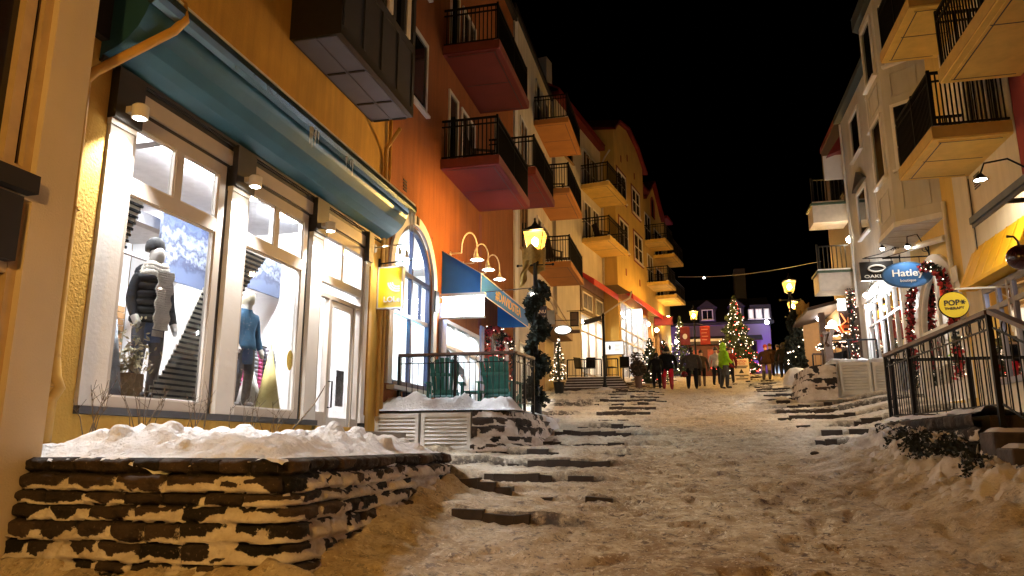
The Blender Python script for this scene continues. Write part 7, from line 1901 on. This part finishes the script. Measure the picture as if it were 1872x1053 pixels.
for k, (y0, y1, zt_, lb) in enumerate(((8.52, 8.93, .12, 'upper stepped stone block at the near end of the terrace wall'), (8.12, 8.515, -.04, 'middle stepped stone block at the near end of the terrace wall'), (7.66, 8.115, -.20, 'lower stepped stone block at the near end of the terrace wall'), (7.2, 7.655, -.36, 'lowest stepped stone block beside the stair railing'))):
    t = thing('wall_block', lb, 'stone block', (3.15, y0, zt_ - .9), 'stepped blocks of the terrace wall')
    b = MB(); b.box(2.98, 3.40, y0, y1, zt_ - 1.0, zt_); o = b.build('stone', M['stone'], t)
    bv = o.modifiers.new('bevel', 'BEVEL'); bv.width = .025; bv.segments = 2
    xs = np.arange(2.985, 3.40, .03); ys = np.arange(y0 + .01, y1, .03)
    X_, Y_ = np.meshgrid(xs, ys)
    surf_mesh('snow_cap', np.stack([X_, Y_, zt_ - .01 + .09 * lumps(X_, Y_, 400 + k) * sstep(2.985, 3.08, X_) * sstep(y0, y0 + .07, Y_) * sstep(y1, y1 - .07, Y_)], -1), M['snowb'], t)
rail('black terrace railing with rings and a brown handrail above the snowy shrubs', [((3.16, 13.1), (3.16, 8.72), .33, .30, (0, .30, .995))], .33, 1.10, step=.125)
rail('short stair railing descending from the terrace corner', [((3.17, 8.68), (3.22, 7.72), .30, -.08, (.99,)), ((3.22, 7.68), (3.7, 7.5), -.12, -.14, (0.02,))], .30, 1.10, step=.125)
rail('thin black railing across the far end of the terrace', [((3.25, 13.15), (5.5, 13.15), .36, .36, (0, .5, 1))], .36, 1.02, wood=False, rings=False, step=.13)
# low evergreen shrubs pushed down by snow along the wall
rnd = random.Random(77)
for k, (y, x, zz, rr) in enumerate(((12.3, 2.86, .02, .26), (11.2, 2.80, -.10, .34), (10.3, 2.78, -.16, .36), (9.4, 2.82, -.22, .36), (8.6, 2.82, -.40, .32), (7.9, 2.80, -.55, .26))):
    t = thing('evergreen_shrub', ['small evergreen shrub at the far end of the terrace wall', 'evergreen shrub half buried in snow below the second railing post', 'wide evergreen shrub against the middle of the terrace wall', 'dark evergreen shrub left of the stepped wall', 'evergreen shrub in front of the stepped wall', 'lowest evergreen shrub at the foot of the stepped wall'][k], 'shrub', (x, y, zz - .3), 'snowy shrubs along the right terrace wall')
    b = MB(); pts = []
    for i in range(1700):
        a = Vector((rnd.gauss(0, 1), rnd.gauss(0, 1), rnd.gauss(0, 1))).normalized() * rnd.random() ** .45
        pts.append((x + a.x * rr * .62, y + a.y * rr * 1.7, zz + a.z * rr))
    leaf_cloud(b, pts, .052, rnd, .4); b.build('foliage', mat('olive_evergreen', (.014, .015, .008), .8, var=.5, scale=12), t, recalc=False)
    b = MB(); pts = []
    for i in range(420):
        a = Vector((rnd.gauss(0, 1), rnd.gauss(0, 1), rnd.gauss(0, .8) + .5)).normalized() * rnd.uniform(.85, 1.08)
        kk = vnoise(np.array([a.y * 2.6 + k * 3]), np.array([a.z * 2.6 + a.x]), 55)[0]
        if kk > .5: pts.append((x + a.x * rr * .62, y + a.y * rr * 1.7, zz + a.z * rr))
    leaf_cloud(b, pts, .052, rnd, .8)
    b.build('snow_clumps', M['snowb'], t)

# planters with louvred cabinets in front of the boutique
zq = gz(4.6, 21.6)
louvre_box('white louvred cabinet in the snowy planter beside the boutique, left one', at(1537, 700, 21.4)[0], at(1594, 700, 21.4)[0], 21.4, zq - .05, zq + .82, .7, 9)
louvre_box('white louvred cabinet in the snowy planter beside the boutique, right one', at(1598, 700, 21.4)[0], at(1645, 700, 21.4)[0], 21.4, zq + .0, zq + .80, .7, 9)
xa, xb = at(1505, 700, 21.8)[0], 5.55
stone_wall('rubble_bank', 'snow-covered rubble stone end of the planter by the right-hand cabinets', [(xa - .35, 24.2), (xa - .30, 21.9), (xa - .05, 21.5), (xa + .30, 21.42)], zq + .78, 1.2, course=.18, snow=1.0, batter=.30, seed=61, du=.04, dv=.025, bare_top=0)
heap('snow', np.arange(xa - .35, xb, .04), np.arange(21.0, 24.2, .05), lambda X, Y: zq - .2 + (1.02 + .42 * (lumps(X, Y, 311) - .3)) * sstep(xa - .35, xa + .35, X + .15 * lumps(X, Y, 8)) * sstep(21.42, 21.56, Y + .0 * X) * 1.0 + .25 * sstep(21.45, 21.0, Y) * 0, M['snow'], 'tall lumpy snow heap on the planter behind the right-hand cabinets')
x2 = at(1508, 615, 23.6)[0]
rail('plain black railing behind the snow heap in front of the eyewear shop', [((x2, 23.6), (5.5, 23.6), zq + .62, zq + .62, (0.01, .45, 1))], zq + .62, 1.12, wood=False, rings=False, step=.17)
q = at(1519, 690, 23.4)
t = thing('timber_post', 'thick dark timber post at the near corner of the eyewear shop railing', 'post', (q[0], 23.4, zq))
b = MB(); b.box(q[0] - .11, q[0] + .11, 23.3, 23.5, zq - .2, zq + 1.85); b.box(q[0] - .13, q[0] + .13, 23.28, 23.52, zq + 1.85, zq + 1.93); b.prism([(q[0] - .05, 23.26, zq + 1.6), (q[0] + .05, 23.26, zq + 1.5), (q[0] + .2, 23.26, zq + 1.98), (q[0] + .1, 23.26, zq + 2.05)], (0, .03, 0)); b.build('post', TIM, t)

# clotted snow thrown against the terrace wall
def clot(X, Y):
    z = street_z(X, Y) - .05
    top = np.interp(Y, [7.2, 8.2, 9.5, 11, 12.8, 13.4], [-.62, -.50, -.22, -.10, .10, .10])
    w_ = sstep(2.05, 2.75, X + .35 * (fbm(X * 3, Y * 3, 501) - .5)) * sstep(7.0, 7.8, Y) * sstep(13.5, 12.9, Y)
    bl = np.maximum(fbm(X * 2.6, Y * 2.6, 502) - .40, 0) * 2.2
    z = z + w_ * (.04 + .20 * bl * sstep(3.02, 2.6, X))
    z = chunks(X, Y, z, 260, 2.05, 2.95, 7.3, 13.1, .015, .07, .15, 13)
    return z - .10 * (1 - sstep(.0, .22, w_)) + (fbm(X * 18, Y * 18, 503, 3) - .5) * .05 + .05 * w_ * np.abs(fbm(X * 7, Y * 7, 504, 3) - .5) * 2
heap('snow', np.arange(1.95, 3.02, .024), np.arange(7.0, 13.5, .03), clot, M['snowb'], 'rough clotted snow bank against the right-hand terrace wall')
# ------------------------------------------------------------------ the people walking up the street
def foot(px, Y): return at(px, 700, Y)[0]
person('person in black parka with grey fur hood and bright red ski trousers, seen from behind', foot(1221, 30.6), 30.6, 1.72, 0.0, (.005, .005, .006), (.50, .012, .03), (.30, .01, .02), hood=(.006, .005, .005), fur=True, bulk=1.28, coat=.02, arms=((.02, .0), (.02, .03)))
person('short person all in black standing left of the red ski trousers', foot(1201, 30.3), 30.3, 1.45, .2, (.004, .004, .005), (.005, .005, .006), hood=(.005, .005, .005), bulk=1.15, arms=((.10, .05), (.0, .0)))
person('person in grey winter jacket and dark hat walking away with a red helmet in hand', foot(1266, 30.8), 30.8, 1.66, -.05, (.055, .045, .035), (.006, .006, .008), hat=(.02, .016, .015), bulk=1.35, arms=((.12, .0), (.02, .0)), stride=.05, hair=(.02, .015, .01))
person('small person mostly hidden behind the grey jacket, mid-stride', foot(1284, 32.5), 32.5, 1.52, .1, (.045, .03, .02), (.01, .01, .011), (.14, .10, .08), hat=(.06, .03, .02), bulk=1.05, stride=.16)
person('person in a hooded lime green jacket and grey trousers facing right', foot(1325, 30.7), 30.7, 1.80, -1.15, (.30, .62, .02), (.085, .085, .085), (.02, .018, .016), hood=(.34, .66, .02), bulk=1.18, arms=((.0, .10), (.0, .12)), stride=.05, coat=-.02)
person('person in a white jacket half hidden behind the lime green jacket', foot(1311, 33.5), 33.5, 1.62, -.4, (.55, .53, .52), (.02, .02, .025), hat=(.02, .02, .022), bulk=1.1)
person('person in a dark red jacket just right of the lime green jacket', foot(1336, 34.0), 34.0, 1.58, .3, (.12, .012, .014), (.016, .014, .016), hat=(.05, .02, .02), bulk=1.1, coat=.1)
person('person with red hat, brown coat, bare grey leggings and tall dark boots', foot(1403, 36.2), 36.2, 1.66, -.3, (.03, .014, .010), (.22, .17, .14), (.022, .016, .016), hat=(.30, .03, .02), bulk=1.2, coat=.04, arms=((.0, .08), (.0, .06)))
person('person in dark clothes walking just behind the red hat', foot(1412, 39.0), 39.0, 1.68, .2, (.025, .013, .008), (.015, .009, .006), hat=(.10, .04, .02), bulk=1.1, stride=.12)
person('person in a long black coat standing left in the couple beside the lantern post', foot(1436, 38.0), 38.0, 1.66, .1, (.004, .004, .005), (.005, .005, .006), hood=(.005, .005, .005), bulk=1.25, coat=.16)
person('taller person in black standing right in the couple beside the lantern post', foot(1445, 38.5), 38.5, 1.82, -.3, (.004, .004, .005), (.005, .005, .006), hat=(.012, .012, .012), bulk=1.22, coat=.06, stride=.08)
person('small person in violet and black at the left edge of the dark couple', foot(1426, 40.5), 40.5, 1.55, .0, (.06, .035, .07), (.02, .018, .025), hat=(.03, .02, .03), bulk=1.0)
q = (foot(1252, 30.6), 30.6, gz(0, 30.6) + .60)
t = thing('ski_helmet', 'dark red ski helmet carried beside the grey jacket', 'helmet', q)
b = MB(); b.smooth = True; b.ball(q, (.14, .16, .13), 14, 8); b.build('shell', mat('dark_red_gloss', (.18, .01, .015), .25), t)
b = MB(); b.smooth = True; b.tube([(q[0] - .13, q[1] - .05, q[2] - .06), (q[0], q[1] - .17, q[2] - .04), (q[0] + .13, q[1] - .05, q[2] - .06)], .02, 6); b.tube([(q[0] + .02, q[1], q[2] + .12), (q[0] + .12, q[1], q[2] + .2)], .01, 5); b.build('strap', M['black'], t)

# caution board standing in the street
q = at(1357, 694, 35.5); zz = gz(q[0], 35.5)
t = thing('caution_board', 'leaning white caution board with red heading and a small emblem', 'notice board', (q[0], 35.5, zz))
BM = mat('white_notice_board', (.72, .64, .52), .6)
w, hh = .36, 1.02
b = MB(); b.prism([(q[0] - w, 35.5, zz), (q[0] + w, 35.5, zz), (q[0] + w - .02, 35.72, zz + hh), (q[0] - w - .02, 35.72, zz + hh)], (0, .03, 0)); b.build('board', BM, t)
b = MB(); b.prism([(q[0] - w, 36.0, zz), (q[0] + w, 36.0, zz), (q[0] + w - .02, 35.76, zz + hh - .02), (q[0] - w - .02, 35.76, zz + hh - .02)], (0, .03, 0)); b.build('back_board', BM, t)
up = Vector((-.02, .22, hh)).normalized()
f = lambda u: (q[0] - .02 * u, 35.494 + .22 * u, zz + hh * u)
b = MB(); b.text('CAUTION', f(.88), (1, 0, 0), up, .16, .004, bold=.02, width=.52); b.text('ATTENTION', f(.76), (1, 0, 0), up, .12, .004, bold=.02, width=.40); b.build('heading', mat('red_print', (.40, .03, .02), .6), t)
b = MB()
for u, ww in ((.66, .30), (.59, .24), (.24, .30), (.17, .10), (.08, .26)):
    c = f(u); b.box(c[0] - ww, c[0] + ww, c[1] - .006, c[1] - .002, c[2] - .022, c[2] + .022)
c = f(.42); b.prism([(c[0] - .11, c[1] - .03, c[2] - .08), (c[0] + .11, c[1] - .03, c[2] - .08), (c[0], c[1] + .012, c[2] + .13)], (0, -.004, 0)); b.build('print', mat('black_print', (.015, .014, .012), .6), t)
# small dark ice lump on the snow
q = at(1490, 836, 12.4)
b = MB(); b.smooth = True; b.ball((q[0], 12.4, gz(q[0], 12.4) + .02), (.07, .05, .035), 8, 5)
tag(b.build('snow_clod', mat('dark_dirty_ice', (.03, .022, .015), .6)), 'small dark clod lying on the trodden snow', 'clod')

# ------------------------------------------------------------------ lantern posts just outside the frame (the same row, behind the photographer)
street_lamp(-2.4, .2, gz(-2.4, .2), 'lantern post of the same row standing beside the photographer on the left', 4.2, False, 12, power=330)
street_lamp(2.7, -3.0, gz(2.7, -3.0), 'lantern post of the same row behind the photographer on the right', 4.2, False, 13, power=140)

# ------------------------------------------------------------------ night sky, camera
w = bpy.data.worlds.new('World'); scene.world = w; w.use_nodes = True
nt = w.node_tree; bg = nt.nodes['Background']
sky = nt.nodes.new('ShaderNodeTexSky'); sky.sky_type = 'NISHITA'; sky.sun_disc = False; sky.sun_elevation = math.radians(-6); sky.sun_rotation = math.radians(200)
nt.links.new(sky.outputs[0], bg.inputs[0]); bg.inputs[1].default_value = .004
cam = bpy.data.cameras.new('Camera'); co = bpy.data.objects.new('Camera', cam); COL.objects.link(co)
cam.sensor_fit = 'HORIZONTAL'; cam.sensor_width = 36.0; cam.lens = F / 1872 * 36.0; cam.clip_start = .05; cam.clip_end = 3000
co.rotation_euler = (PI / 2 + TH, 0, YAW)
scene.camera = co
scene.view_settings.view_transform = 'Standard'; scene.view_settings.look = 'None'; scene.view_settings.exposure = .6; scene.view_settings.gamma = 1
scene.view_settings.use_curve_mapping = False
cy = scene.cycles
cy.use_denoising = True; cy.max_bounces = 7; cy.diffuse_bounces = 3; cy.glossy_bounces = 3; cy.transmission_bounces = 4; cy.transparent_max_bounces = 12
cy.sample_clamp_indirect = 4.0; cy.sample_clamp_direct = 0; cy.caustics_reflective = False; cy.caustics_refractive = False
try: cy.use_light_tree = True
except Exception: pass
